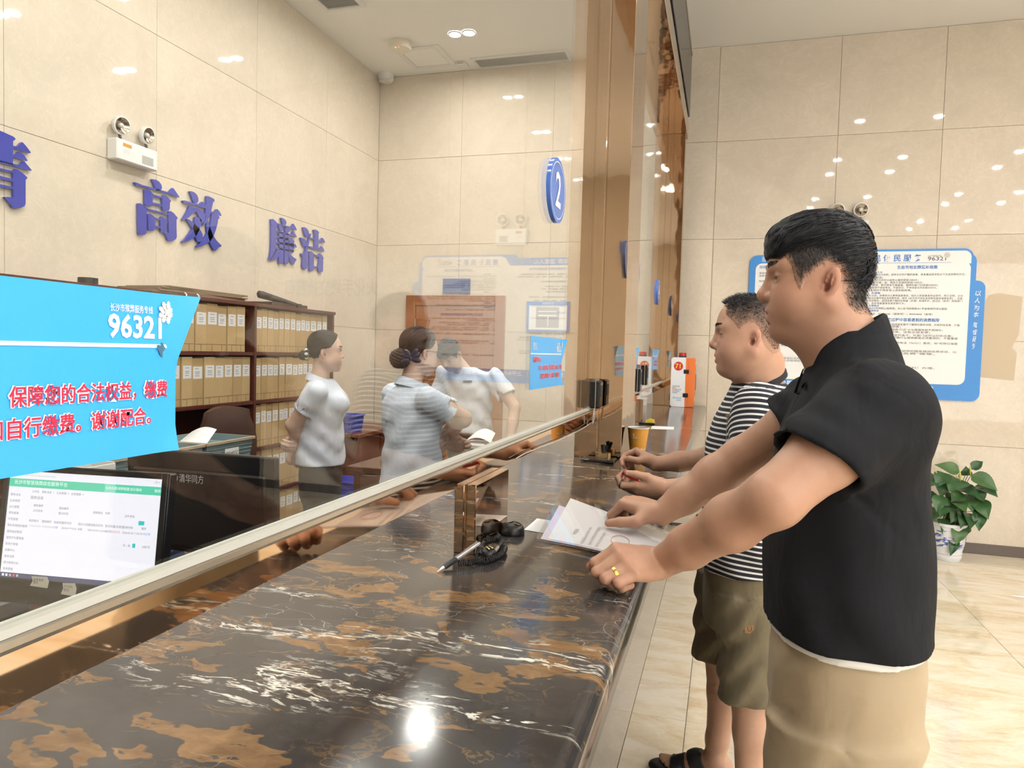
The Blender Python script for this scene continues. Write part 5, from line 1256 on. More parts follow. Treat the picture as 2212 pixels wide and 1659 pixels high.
def bbox(P, m): P = np.array(P); return P.min(0)-m, P.max(0)+m
def comb(T, roots, dirs, L, steps, lift, jit=0.0):
    """hair paths hugging the surface of T: roots (n,3), dirs fn(P)->(n,3), lengths (n,)"""
    P = roots.copy(); out = [P.copy()]; n = len(P)
    for k in range(1, steps+1):
        g = T.grad(P); d = dirs(P, k/steps); d = d-g*(d*g).sum(1)[:, None]; d /= np.maximum(1e-9, np.linalg.norm(d, axis=1))[:, None]
        P = P+d*(L/steps)[:, None]; v = T.at(P); g = T.grad(P)
        P = P-g*(v-lift*math.sin(math.pi*0.8*k/steps+0.3)*(1+0*L))[:, None]; out.append(P.copy())
    return np.stack(out, 1)
def strands(name, F, paths, m, parent, r0=0.0009):
    V = []; Fc = []; b = 0
    for P, w in paths:
        n = len(P); up = None
        for i in range(n):
            t = unit(P[min(i+1, n-1)]-P[max(i-1, 0)]); 
            if up is None: up = unit(np.cross(t, [0.3, 0.5, 0.81]))
            up = unit(up-t*(up @ t)); c = np.cross(t, up); r = w*(1-0.85*i/(n-1))
            for a in (0, 2.094, 4.189): V.append(P[i]+(up*math.cos(a)+c*math.sin(a))*r)
        for i in range(n-1):
            for a in range(3): Fc.append((b+i*3+a, b+i*3+(a+1) % 3, b+(i+1)*3+(a+1) % 3, b+(i+1)*3+a))
        b += n*3
    return np_mesh(name, [(np.array(V), np.array(Fc))], m, parent)
# ================================================================== customer in the black polo
def man_black():
    base = (0.25, 1.48, 0.0); rs = np.random.RandomState(11)
    F = Frame((0.165, 1.475, 1.655), math.pi+0.03, 0.0, 0.0, 1.02)
    SL, EL, WL = np.array((0.240, 1.290, 1.440)), np.array((0.083, 1.175, 1.302)), np.array((-0.104, 1.352, 1.128))
    SR, ER, WR = np.array((0.255, 1.655, 1.455)), np.array((0.045, 1.695, 1.292)), np.array((-0.125, 1.664, 1.157))
    S = SDF(); add_head(S, F, fat=1.10, nose=1.08)
    S.chain([F(-0.02, 0, -0.03), (0.208, 1.473, 1.56), (0.222, 1.47, 1.47)], [0.054, 0.060, 0.070], 0.03)
    S.cone(F(0.03, 0, -0.075), (0.195, 1.473, 1.54), 0.030, 0.045, 0.03)
    for a, b, c in ((SL, EL, WL), (SR, ER, WR)):
        m1 = a*0.5+b*0.5; m2 = b*0.68+c*0.32; m3 = b*0.3+c*0.7
        S.chain([a, m1, b], [0.062, 0.054, 0.044], 0.02); S.chain([b, m2, m3, c], [0.043, 0.045, 0.036, 0.0285], 0.02)
    JL, NL = add_hand(S, WL, (-0.606, -0.77, 0.2), (-0.612, 0.611, 0.502), False, [(56, 76, 50), (54, 96, 52), (45, 108, 52), (34, 112, 52)], [(0.76, 0.37, -0.54), (0.9, 0.11, -0.43), (0.96, -0.15, -0.23)], 1.06, 0.3)
    JR, NR = add_hand(S, WR, (-0.865, 0.469, 0.12), (-0.485, -0.872, -0.02), True, [(52, 64, 30), (50, 62, 30), (52, 60, 30), (52, 56, 28)], [(0.15, 0.97, -0.30), (0.86, 0.48, -0.22), (0.90, 0.38, -0.30), (0.1, -0.35, 0.93)], 1.04, 0.4)
    inner = [(0.0, 0.25, 1.48, 0.05, 0.12), (0.80, 0.245, 1.47, 0.10, 0.15), (1.0, 0.24, 1.465, 0.115, 0.165), (1.2, 0.232, 1.465, 0.115, 0.165), (1.38, 0.235, 1.465, 0.10, 0.17), (1.46, 0.24, 1.465, 0.06, 0.12)]
    S.loft(inner, 0.03)
    parts = [S.mesh((0.03, 1.36, 1.49), (0.30, 1.59, 1.84), 0.0023)]
    for a, b, J, lo_ in ((EL, WL, JL, None), (ER, WR, JR, None)):
        pts = [b]+[q for j in J for q in j]+[b*0.6+a*0.4]; lo, hi = bbox(pts, 0.05); parts.append(S.mesh(lo, hi, 0.0022))
    parts.append(S.mesh((-0.035, 1.03, 1.12), (0.32, 1.34, 1.50), 0.004)); parts.append(S.mesh((-0.075, 1.60, 1.12), (0.32, 1.80, 1.53), 0.004))
    parts.append(S.mesh((0.08, 1.20, 0.02), (0.42, 1.74, 1.50), 0.013))
    ht = head_tint(F, stubble=0.12, blush=0.14)
    def tint(v):
        T = np.ones((len(v), 3)); m = v[:, 2] > 1.50; T[m] = ht(v[m])
        for J in (JL, JR):
            for j in J:
                for q in j[:2]: T *= 1-0.16*np.exp(-((v-q)**2).sum(1)/0.011**2)[:, None]*np.array([0.25, 1, 1])
                T *= 1-0.15*np.exp(-((v-j[-1])**2).sum(1)/0.012**2)[:, None]*np.array([0.1, 1, 1])
        return T
    P = np_mesh('person', parts, M_skin1, None, base, {'tint': tint})
    tag(P, 'man in a black polo shirt and khaki trousers leaning on the counter in profile', 'person')
    add_eyes(F, P); add_brows(F, P, M_hairb, 1.25, 0.0415); add_nails(NR, P, [4]); add_nails(NL, P, [0])
    # ring on the ring finger
    j = JL[2]; c = j[0]*0.42+j[1]*0.58; ax = unit(j[1]-j[0]); o1 = unit(np.cross(ax, [0, 0, 1])); o2 = np.cross(ax, o1)
    MB().lathe(tuple(c), [(0.0108, -0.0028), (0.0119, -0.0028), (0.0121, 0.0), (0.0119, 0.0028), (0.0108, 0.0028), (0.0108, -0.0028)], 26, M=rot_to(o1, o2, ax), caps=False).build('finger_ring', mat('gold', (0.92, 0.60, 0.12), 0.16, 1.0), P, smooth=30)
    # ---- hair: cropped sides, hairline as a polygon in profile
    q = F.sc
    H = SDF(); add_head(H, F, fat=1.10, ears=False); H.chain([F(-0.02, 0, -0.03), (0.208, 1.473, 1.56), (0.222, 1.47, 1.47)], [0.054, 0.060, 0.070], 0.03); H.cone(F(0.03, 0, -0.075), (0.195, 1.473, 1.54), 0.030, 0.045, 0.03); H.warp(lambda X, Y, Z: -0.0016+0*X)
    hv, hf = H.mesh((0.03, 1.36, 1.56), (0.30, 1.59, 1.84), 0.0024)
    POLY = [(0.12, 0.060), (0.070, 0.056), (0.058, 0.034), (0.051, 0.008), (0.040, -0.016), (0.033, -0.004), (0.027, 0.016), (0.012, 0.028), (-0.004, 0.040), (-0.024, 0.034), (-0.031, 0.012), (-0.029, -0.014), (-0.042, -0.034), (-0.058, -0.050), (-0.085, -0.052), (-0.13, -0.045), (-0.14, 0.16), (0.13, 0.16)]
    lp = F.inv(hv); sd = poly_sd(lp[:, 0]+0.0015*wob(lp[:, 0], lp[:, 1], lp[:, 2], 300), lp[:, 2], POLY)
    hv, hf = crop_mesh(hv, hf, sd > -0.001)
    def dens(v):
        p = F.inv(v); e = np.clip(poly_sd(p[:, 0], p[:, 2], POLY)/0.014, 0, 1)
        d = np.clip(0.72+(p[:, 2]-0.01)/0.09, 0.5, 1.0); d = np.maximum(d, np.clip((-p[:, 0]-0.01)/0.05, 0, 1)*np.clip(0.75+(p[:, 2]+0.035)/0.05, 0.5, 1))
        return d*(0.15+0.85*e)*np.clip(e*3, 0, 1)
    hn = np.zeros_like(hv); fn0 = np.cross(hv[hf[:, 1]]-hv[hf[:, 0]], hv[hf[:, 3]]-hv[hf[:, 0]])
    for k in range(4): np.add.at(hn, hf[:, k], fn0)
    hn /= np.maximum(1e-9, np.linalg.norm(hn, axis=1))[:, None]; e0 = np.clip(poly_sd(F.inv(hv)[:, 0], F.inv(hv)[:, 2], POLY)/0.006, 0, 1); hv = hv-hn*(0.0034*(1-e0))[:, None]
    np_mesh('hair', [(hv, hf)], m_fade('hair_fade_black', (0.010, 0.0095, 0.011), tuple(c*0.97 for c in SK1)), P, None, {'dens': dens})
    # ---- long top, combed forward
    T = SDF(); A = F.A
    T.ell(F(-0.006, 0, 0.047), np.array((0.0895, 0.0785, 0.0865))*q, 0.01, 'u', A); T.ell(F(0.040, 0, 0.088), np.array((0.050, 0.060, 0.042))*q, 0.035, 'u', A)
    T.ell(F(0.068, 0, 0.078), np.array((0.026, 0.052, 0.032))*q, 0.02, 'u', A); T.ell(F(-0.01, 0, 0.085), np.array((0.070, 0.062, 0.056))*q, 0.03, 'u', A)
    T.ell(F(0.082, 0, 0.024), np.array((0.036, 0.10, 0.034))*q, 0.006, 's', A)
    T.warp(lambda X, Y, Z: 0.0010*wob(X, Y, Z, 130))
    TP = [(0.13, 0.046), (0.085, 0.050), (0.060, 0.060), (0.030, 0.070), (0.0, 0.072), (-0.030, 0.060), (-0.048, 0.034), (-0.062, 0.004), (-0.075, -0.022), (-0.14, -0.030), (-0.15, 0.18), (0.14, 0.18)]
    tv, tf = T.mesh((0.03, 1.36, 1.60), (0.31, 1.59, 1.86), 0.0024); tl = F.inv(tv); sdt = poly_sd(tl[:, 0], tl[:, 2]+0.004*wob(tl[:, 0], tl[:, 1]*0.2, tl[:, 2], 220), TP); tv2, tf2 = crop_mesh(tv, tf, sdt > -0.001)
    gq = T.grad(tv2); e1 = np.clip(poly_sd(F.inv(tv2)[:, 0], F.inv(tv2)[:, 2], TP)/0.016, 0, 1)*(F.inv(tv2)[:, 0] < 0.055)+(F.inv(tv2)[:, 0] >= 0.055); tv2 = tv2-gq*(0.0075*(1-e1))[:, None]
    np_mesh('hair_top', [(tv2, tf2)], M_hairb, P)
    paths = []
    ok = (sdt > 0.006) & (tl[:, 0] < 0.075); roots = tv[ok][rs.randint(0, ok.sum(), 2600)]+rs.normal(size=(2600, 3))*0.001
    cl = rs.normal(size=(64,))*0.32
    def dirs(Pp, a):
        p = F.inv(Pp); h = (np.floor(p[:, 1]*110)+np.floor(p[:, 0]*45)*7+np.floor(p[:, 2]*40)*13).astype(int) % 64
        return A[0][None, :]*1.0+A[1][None, :]*(cl[h]+p[:, 1]*4)[:, None]-A[2][None, :]*(0.25+0.6*np.clip(p[:, 0]/0.07, 0, 1))[:, None]
    cp = comb(T, roots, dirs, rs.uniform(0.022, 0.052, 2600), 6, 0.0032)
    for i in range(len(cp)): paths.append((cp[i], rs.uniform(0.0006, 0.0012)))
    # fringe spikes
    for _ in range(220):
        y = rs.uniform(-0.054, 0.054); x0 = 0.088-0.9*y*y/0.06*0.5; pts = []
        zt = rs.uniform(0.052, 0.064); 
        for k in range(6): a = k/5; pts.append(F(x0-0.010+0.016*math.sin(a*2.0), y*(1+0.05*a)+0.003*a*rs.normal(), 0.098-(0.098-zt)*a**1.2))
        paths.append((np.array(pts), rs.uniform(0.0010, 0.0017)))
    # short hairs over the cropped back and sides
    hl = F.inv(hv); nrm = np.zeros_like(hv); tri = hv[hf[:, 1]]-hv[hf[:, 0]], hv[hf[:, 3]]-hv[hf[:, 0]]; fn_ = np.cross(tri[0], tri[1])
    for k in range(4): np.add.at(nrm, hf[:, k], fn_)
    nrm /= np.maximum(1e-9, np.linalg.norm(nrm, axis=1))[:, None]; dn = dens(hv)
    for i in rs.permutation(len(hv))[:2600]:
        if dn[i] < 0.25 or hl[i, 2] > 0.075: continue
        L = 0.004+0.010*dn[i]*rs.rand(); dwn = unit(-A[2]*0.85-A[0]*0.25+rs.normal(size=3)*0.12); pts = [hv[i], hv[i]+nrm[i]*0.0016+dwn*L*0.5, hv[i]+nrm[i]*0.0020+dwn*L]
        paths.append((np.array(pts), 0.0005))
    strands('hair_strands', F, paths, M_hairb, P)
    # ---- polo shirt
    M_polo = m_cloth('polo_black', (0.0105, 0.0115, 0.015), 0.8, 1400, 0.9, 10, 0.0, 0.6); M_polo.node_tree.nodes['Principled BSDF'].inputs['Specular IOR Level'].default_value = 0.22
    Q = SDF(); cy = 1.465
    tab = [(0.96, 0.238, cy, 0.145, 0.192), (1.04, 0.236, cy, 0.145, 0.192), (1.12, 0.234, cy, 0.145, 0.192), (1.2, 0.230, cy, 0.142, 0.190), (1.3, 0.228, cy, 0.134, 0.195), (1.37, 0.230, cy, 0.123, 0.200), (1.43, 0.234, cy, 0.108, 0.192), (1.475, 0.240, cy, 0.096, 0.160), (1.51, 0.236, 1.47, 0.083, 0.112), (1.545, 0.231, 1.472, 0.075, 0.084), (1.575, 0.228, 1.473, 0.062, 0.066)]
    Q.loft(tab, 0.02, pw=2.25)
    for a, b, t_, ra, rb in ((SL, EL, 0.60, 0.080, 0.077), (SR, ER, 0.48, 0.080, 0.076)):
        d = unit(b-a); e = a+(b-a)*t_; n2 = unit(d+np.array((0.10, 0.05, -0.25))); B = SDF()
        B.cone(a-d*0.01, e+d*0.08, ra, rb, 0.0); B.warp(lambda X, Y, Z: 0.0022*np.sin((Z+X*0.8)*85+2.2*np.sin(Y*26+X*9))); B.plane(e, n2, 0.003); B.cone(e-d*0.05, e+d*0.05, 0.058, 0.0705, 0.003, 's')
        lo, hi = bbox([a, e], 0.10); Q.sub(B, lo, hi, 0.045)
    Q.ell((0.262, 1.325, 1.405), (0.068, 0.070, 0.085), 0.05); Q.ell((0.262, 1.610, 1.405), (0.068, 0.070, 0.085), 0.05)
    def folds(X, Y, Z):
        w = 0.0035*np.sin((X*0.9+Z*0.5)*52+2*np.sin(Z*13)+1.3*np.sin(Y*17))*np.clip((1.32-Z)/0.15, 0, 1)*np.clip((Z-0.97)/0.1, 0.25, 1)
        w = w+0.0030*np.sin((Z*1.0+X*0.8)*75+2.2*np.sin(Y*26+X*9))*np.exp(-(((X-0.20)/0.08)**2+((Z-1.37)/0.07)**2))
        w = w+0.0045*np.exp(-((Z-1.295+0.9*(X-0.22))/0.012)**2)*np.clip((Y-1.30)/-0.05, 0, 1)
        return w+0.0022*wob(X, Y, Z, 22)
    Q.warp(folds)
    Q.plane((0.24, cy, 1.030), (0.0, 0.06, -1.0))
    # neck opening
    Q.cone((0.205, 1.473, 1.66), (0.214, 1.472, 1.505), 0.062, 0.060, 0.004, 's')
    shirt = np_mesh('polo_shirt', [Q.mesh((0.03, 1.05, 0.96), (0.42, 1.84, 1.62), 0.0042)], M_polo, P, relax=1); shirt['label'] = 'plain black polo shirt with a small collar'
    # collar
    vs = []; n = 40; prof = [(0.000, 0.000), (0.002, 0.014), (0.006, 0.020), (0.012, 0.016), (0.020, -0.006), (0.026, -0.026), (0.023, -0.028), (0.012, -0.004), (0.004, 0.002)]
    fs = []
    for i in range(n+1):
        a = math.radians(-164+328*i/n); bx_, by_ = math.cos(a), math.sin(a)
        cz_ = 1.545+0.046*bx_ - (0.012 if abs(a) > 2.4 else 0); 
        for r, h_ in prof: vs.append((0.2145+(0.0605+r)*bx_*0.98, 1.4725+(0.0605+r)*by_, cz_+h_-0.5*r*(0 if bx_ > 0 else 0.6)))
    m = len(prof)
    for i in range(n):
        for j in range(m): fs.append((i*m+j, i*m+(j+1) % m, (i+1)*m+(j+1) % m, (i+1)*m+j))
    fs += [tuple(range(m)), tuple(n*m+j for j in range(m))[::-1]]
    MB().add(vs, fs).build('collar', M_polo, shirt, smooth=50, fix=True)
    b = MB().lathe((0.211, 1.472, 1.498), [(0.052, 0.018), (0.056, 0.024), (0.060, 0.018), (0.060, 0.0), (0.052, 0.0)], 28, caps=False, M=rot_to((1, 0, 0.35), (0, 1, 0), (-0.35, 0, 1))); b.build('undershirt_neck', mat('undershirt_white', (0.80, 0.78, 0.75), 0.8), shirt, smooth=40)
    for k, (px_, py_) in enumerate(((1743, 832),)):
        p = atY(px_, py_, 1.42); 
        MB().lathe(tuple(p+np.array((-0.006, -0.004, 0))), [(0.0065, -0.003), (0.0065, 0.0015), (0.0045, 0.002), (0.0035, 0.001)], 16, M=rot_to((0.45, 0.75, 0.45), (0.2, -0.6, 0.75), unit((-0.75, -0.62, 0.2)))).build('button', M_black, shirt, smooth=30)
    # undershirt hem peeping out
    U = SDF(); U.loft([(0.985, 0.237, cy, 0.1400, 0.1870), (1.06, 0.236, cy, 0.132, 0.180)], 0.0, pw=2.25); U.plane((0.24, cy, 1.017), (0.0, 0.06, -1.0))
    np_mesh('undershirt_hem', [U.mesh((0.07, 1.24, 0.955), (0.41, 1.68, 1.03), 0.004)], MATS['undershirt_white'], P, relax=1)
    # ---- trousers
    M_khaki = m_cloth('khaki_cotton', (0.43, 0.335, 0.215), 0.75, 1100, 0.7, 9, 0.1, 0.35)
    K = SDF()
    K.loft([(0.80, 0.236, 1.468, 0.128, 0.174), (0.88, 0.238, 1.466, 0.134, 0.180), (0.96, 0.238, 1.465, 0.134, 0.180), (1.05, 0.237, 1.465, 0.126, 0.172)], 0.03, pw=2.3)
    for y, dx in ((1.375, -0.012), (1.565, 0.02)):
        K.loft([(0.05, 0.245+dx, y, 0.088, 0.080), (0.30, 0.235+dx, y, 0.090, 0.082), (0.50, 0.228+dx, y, 0.095, 0.086), (0.70, 0.232+dx, y, 0.112, 0.094), (0.86, 0.240+dx*0.5, y+0.005*(1 if y < 1.47 else -1), 0.128, 0.098)], 0.03)
    K.warp(lambda X, Y, Z: 0.0045*np.sin((Z*0.9-X*0.9)*48+2.3*np.sin(X*19)+1.5*np.sin(Y*21))*np.clip((0.92-Z)/0.12, 0, 1)+0.003*wob(X, Y, Z, 26, 3))
    K.cone((0.155, 1.285, 0.925), (0.30, 1.262, 0.79), 0.0035, 0.0035, 0.006, 's'); K.cone((0.33, 1.292, 0.95), (0.315, 1.275, 0.55), 0.002, 0.002, 0.005, 's')
    tr = np_mesh('trousers', [K.mesh((0.06, 1.24, 0.04), (0.42, 1.70, 1.04), 0.0055)], M_khaki, P, relax=1); tr['label'] = 'loose khaki cotton trousers'
    for y, dx in ((1.375, -0.012), (1.565, 0.02)):
        Z = SDF(); Z.ell((0.175+dx, y, 0.035), (0.145, 0.046, 0.045), 0.02); Z.ell((0.255+dx, y, 0.055), (0.055, 0.040, 0.055), 0.03); Z.plane((0, 0, 0.004), (0, 0, -1))
        np_mesh('shoe', [Z.mesh((0.0, y-0.07, 0.0), (0.36, y+0.07, 0.13), 0.006)], mat('shoe_dark', (0.03, 0.028, 0.028), 0.5), P)
    return P
man1 = man_black()
# ================================================================== customer in the striped T-shirt
def man_striped():
    base = (0.08, 2.42, 0.0); rs = np.random.RandomState(21); YH = 2.30
    F = Frame(atY(1617, 738, YH), math.pi+0.05, 0.0, 0.0, 1.09); A = F.A; q = F.sc
    SL, EL, WL = np.array((0.105, 2.205, 1.365)), np.array((0.085, 2.110, 1.150)), np.array((-0.153, 2.162, 1.124))
    SR, ER, WR = np.array((0.095, 2.585, 1.375)), np.array((0.050, 2.655, 1.170)), np.array((-0.224, 2.623, 1.126))
    S = SDF(); add_head(S, F, fat=1.16, nose=0.95, eyes=0.40)
    neck = [F(-0.018, 0, -0.03), (0.105, 2.335, 1.50), (0.110, 2.36, 1.40)]
    S.chain(neck, [0.058, 0.066, 0.076], 0.03); S.cone(F(0.025, 0, -0.072), (0.085, 2.335, 1.47), 0.036, 0.052, 0.035)
    for a, b, c in ((SL, EL, WL), (SR, ER, WR)):
        m1 = a*0.5+b*0.5; m2 = b*0.70+c*0.30; m3 = b*0.3+c*0.7
        S.chain([a, m1, b], [0.058, 0.050, 0.042], 0.02); S.chain([b, m2, m3, c], [0.042, 0.042, 0.034, 0.0275], 0.02)
    JR, NR = add_hand(S, WR, (-0.815, 0.53, 0.235), (-0.237, -0.674, 0.7), True, [(55, 48, 35), (45, 70, 35), (36, 83, 35), (24, 90, 35)], [(0.6, 0.31, -0.73), (0.97, 0.09, -0.24), (0.9, -0.29, -0.33), (0, 1, 0.3)], 1.0, 0.2)
    JL, NL = add_hand(S, WL, (-0.984, -0.129, -0.126), (0.013, -0.748, 0.664), False, [(4, 66, 60), (26, 75, 60), (30, 75, 60), (30, 75, 60)], [(0.78, 0.58, -0.21), (0.94, 0.2, -0.26), (0.97, 0.15, -0.18), (0, 1, 0.4)], 1.0, 0.2)
    cy = 2.39
    S.loft([(0.78, 0.085, 2.44, 0.10, 0.15), (0.95, 0.085, 2.42, 0.10, 0.155), (1.15, 0.088, cy, 0.10, 0.16), (1.33, 0.10, cy, 0.085, 0.16), (1.42, 0.108, 2.37, 0.06, 0.11)], 0.03)
    legs = ((2.33, 0.105, 0.110, 0.118), (2.575, 0.040, 0.026, 0.022))
    feet = []
    for y, xh, xk, xa in legs:
        S.chain([(xh, y, 0.80), (xk, y, 0.49)], [0.060, 0.058], 0.03); S.chain([(xk, y, 0.49), (xk+0.018, y, 0.34), (xa+0.006, y, 0.17), (xa, y, 0.09)], [0.056, 0.056, 0.039, 0.034], 0.02)
        toe = unit((-1, 0.16 if y > 2.45 else 0.0, 0)); sd_ = np.array((-toe[1], toe[0], 0.0)); A0 = np.array((xa+0.028, y, 0.052))
        S.cone((xa, y, 0.10), A0, 0.036, 0.033, 0.02); S.chain([A0+np.array((0, 0, 0.02)), A0+toe*0.09+np.array((0, 0, 0.018)), A0+toe*0.165+np.array((0, 0, -0.010))], [0.036, 0.034, 0.020], 0.02)
        S.cone(A0+np.array((0, 0, -0.008)), A0+toe*0.15+np.array((0, 0, -0.014)), 0.028, 0.022, 0.02)
        for i, (o, L, r) in enumerate(((-0.030, 0.235, 0.0120), (-0.012, 0.232, 0.0085), (0.002, 0.222, 0.0080), (0.016, 0.208, 0.0076), (0.029, 0.192, 0.0074))):
            s_ = 1 if y > 2.45 else -1
            S.cone(A0+toe*0.15+sd_*o*s_*0.9+np.array((0, 0, -0.012)), A0+toe*(L-0.012)+sd_*o*s_+np.array((0, 0, -0.018)), r*1.15, r, 0.006)
        feet.append((A0, toe, sd_, y))
    parts = [S.mesh((-0.08, 2.16, 1.42), (0.24, 2.50, 1.78), 0.0032)]
    for a, b, J in ((EL, WL, JL), (ER, WR, JR)):
        pts = [b]+[p for j in J for p in j]+[b*0.5+a*0.5]; lo, hi = bbox(pts, 0.05); parts.append(S.mesh(lo, hi, 0.0026))
    parts.append(S.mesh((-0.11, 2.0, 1.05), (0.18, 2.23, 1.32), 0.005)); parts.append(S.mesh((-0.11, 2.57, 1.05), (0.18, 2.76, 1.32), 0.005))
    parts.append(S.mesh((-0.05, 2.10, 0.76), (0.24, 2.72, 1.44), 0.014))
    for y, xh, xk, xa in legs: parts.append(S.mesh((xa-0.28, y-0.10, 0.0), (xa+0.15, y+0.11, 0.80), 0.0045))
    ht = head_tint(F, stubble=0.10, blush=0.12)
    def tint(v):
        T = np.ones((len(v), 3)); m = v[:, 2] > 1.42; T[m] = ht(v[m])
        lg = v[:, 2] < 0.8; T[lg] *= np.array([1.06, 1.10, 1.12])
        for J in (JL, JR):
            for j in J:
                for p in j[:2]: T *= 1-0.16*np.exp(-((v-p)**2).sum(1)/0.011**2)[:, None]*np.array([0.25, 1, 1])
                T *= 1-0.18*np.exp(-((v-j[-1])**2).sum(1)/0.012**2)[:, None]*np.array([0.1, 1, 1])
        return T
    P = np_mesh('person', parts, M_skin2, None, base, {'tint': tint}); tag(P, 'man in a striped T-shirt and olive shorts standing behind the man in black', 'person')
    add_eyes(F, P); add_brows(F, P, M_hairb, 1.0, 0.0430); add_nails(NL, P, [0, 4]); add_nails(NR, P, [4])
    # ---- buzz cut
    H = SDF(); add_head(H, F, fat=1.16, ears=False); H.chain(neck, [0.058, 0.066, 0.076], 0.03); H.cone(F(0.025, 0, -0.072), (0.085, 2.335, 1.47), 0.036, 0.052, 0.035); H.warp(lambda X, Y, Z: -0.0018+0*X)
    hv, hf = H.mesh((-0.08, 2.16, 1.44), (0.24, 2.48, 1.78), 0.0032)
    Z5 = [(430, 450), (520, 480), (500, 560), (490, 615), (540, 655), (580, 695), (640, 785), (680, 812), (740, 745), (800, 728), (850, 725), (905, 770), (920, 850), (950, 920), (990, 1000), (1050, 1065), (1110, 1105), (1180, 1090), (1250, 1050), (1330, 600), (1200, 150), (830, 150), (400, 300)]
    POLY = [tuple(F.inv(atY(1480+a/5.925, 580+b/5.925, YH))[[0, 2]]) for a, b in Z5]
    lp = F.inv(hv); sd = poly_sd(lp[:, 0]+0.002*wob(lp[:, 0], lp[:, 1], lp[:, 2], 300), lp[:, 2], POLY); hv, hf = crop_mesh(hv, hf, sd > -0.001)
    def dens(v):
        p = F.inv(v); e = np.clip(poly_sd(p[:, 0], p[:, 2], POLY)/0.018, 0, 1)
        return np.clip(0.34+(p[:, 2]-0.01)/0.16, 0.3, 0.95)*(0.2+0.8*e)*np.clip(e*3, 0, 1)
    hn = np.zeros_like(hv); fn0 = np.cross(hv[hf[:, 1]]-hv[hf[:, 0]], hv[hf[:, 3]]-hv[hf[:, 0]])
    for k in range(4): np.add.at(hn, hf[:, k], fn0)
    hn /= np.maximum(1e-9, np.linalg.norm(hn, axis=1))[:, None]; e0 = np.clip(poly_sd(F.inv(hv)[:, 0], F.inv(hv)[:, 2], POLY)/0.006, 0, 1); hv = hv-hn*(0.0036*(1-e0))[:, None]
    np_mesh('hair', [(hv, hf)], m_fade('hair_fade_brown', (0.028, 0.021, 0.018), tuple(c*0.92 for c in SK2)), P, None, {'dens': dens})
    hl = F.inv(hv); dn = dens(hv); paths = []
    for i in rs.permutation(len(hv))[:5200]:
        if dn[i] < 0.25: continue
        top = np.clip((hl[i, 2]-0.07)/0.04, 0, 1)*np.clip((hl[i, 0]+0.06)/0.08, 0, 1); L = 0.004+0.014*top*rs.uniform(0.6, 1.1)
        d = unit(hn[i]*(0.5+0.5*top)+A[0]*(0.15+0.75*top)-A[2]*0.5*(1-top)+rs.normal(size=3)*0.18); paths.append((np.array([hv[i], hv[i]+d*L*0.5+hn[i]*0.001, hv[i]+d*L]), 0.0006+0.0003*top))
    strands('hair_strands', F, paths, M_hairb, P)
    # ---- striped shirt
    def m_stripe():
        m = mat('striped_jersey', (0.02, 0.02, 0.03), 0.8); t = NT(m); a = t.n('ShaderNodeAttribute', _attribute_name='band').outputs['Fac']
        fr = t.math('FRACT', t.math('DIVIDE', a, 0.0168)); w = t.math('LESS_THAN', fr, 0.36)
        t.link(t.mix(w, (0.013, 0.014, 0.022), (0.80, 0.79, 0.78)), t.b.inputs['Base Color']); t.bump(t.noise(t.pos(), 15, 3, 0.5, 0.8), 0.25, 0.01); return m
    M_st = m_stripe()
    Q = SDF()
    Q.loft([(0.83, 0.088, 2.425, 0.140, 0.190), (0.95, 0.084, 2.41, 0.138, 0.188), (1.08, 0.080, 2.40, 0.136, 0.187), (1.18, 0.080, cy, 0.133, 0.188), (1.26, 0.084, cy, 0.128, 0.192), (1.32, 0.090, cy, 0.118, 0.192), (1.37, 0.098, 2.385, 0.104, 0.175), (1.41, 0.104, 2.37, 0.092, 0.130), (1.445, 0.106, 2.36, 0.082, 0.098)], 0.02, pw=2.2)
    sl = []
    for a, b, t_, ra, rb in ((SL, EL, 0.72, 0.078, 0.068), (SR, ER, 0.66, 0.078, 0.068)):
        d = unit(b-a); e = a+(b-a)*t_; B = SDF(); B.cone(a-d*0.01, e+d*0.08, ra, rb, 0.0); B.plane(e, d, 0.003); B.cone(e-d*0.05, e+d*0.05, 0.054, 0.060, 0.003, 's'); lo, hi = bbox([a, e], 0.10); Q.sub(B, lo, hi, 0.035); sl.append((a, d))
    Q.warp(lambda X, Y, Z: 0.0030*np.sin((Z*0.8+X)*46+2*np.sin(Y*15))*np.clip((1.30-Z)/0.12, 0, 1)+0.002*wob(X, Y, Z, 22, 2))
    Q.plane((0.085, 2.42, 0.852), (0.0, 0.02, -1.0)); Q.cone(neck[1]+np.array((-0.004, 0, 0.10)), neck[2]+np.array((-0.005, 0, 0.035)), 0.068, 0.073, 0.004, 's')
    def band(v):
        z = v[:, 2]+0.10*(v[:, 0]-0.08)+0.006*np.sin(v[:, 1]*14); out = z.copy()
        for a, d in sl:
            t = (v-a) @ d; r = np.linalg.norm(v-a-t[:, None]*d, axis=1); sgn = np.sign(a[1]-cy)*(v[:, 1]-cy) > 0.168
            m = sgn & (r < 0.10) & (t > -0.05) ; out[m] = t[m]
        return out
    sh = np_mesh('striped_shirt', [Q.mesh((-0.09, 2.0, 0.82), (0.26, 2.76, 1.49), 0.0042)], M_st, P, None, {'band': band}, relax=1); sh['label'] = 'black and white striped T-shirt'
    M_navy = mat('collar_navy', (0.014, 0.015, 0.022), 0.8)
    vs = []; fs = []; n = 44; prof = [(0.0, 0.006), (0.004, 0.012), (0.008, 0.010), (0.014, -0.008), (0.013, -0.014), (0.004, -0.006)]; m = len(prof)
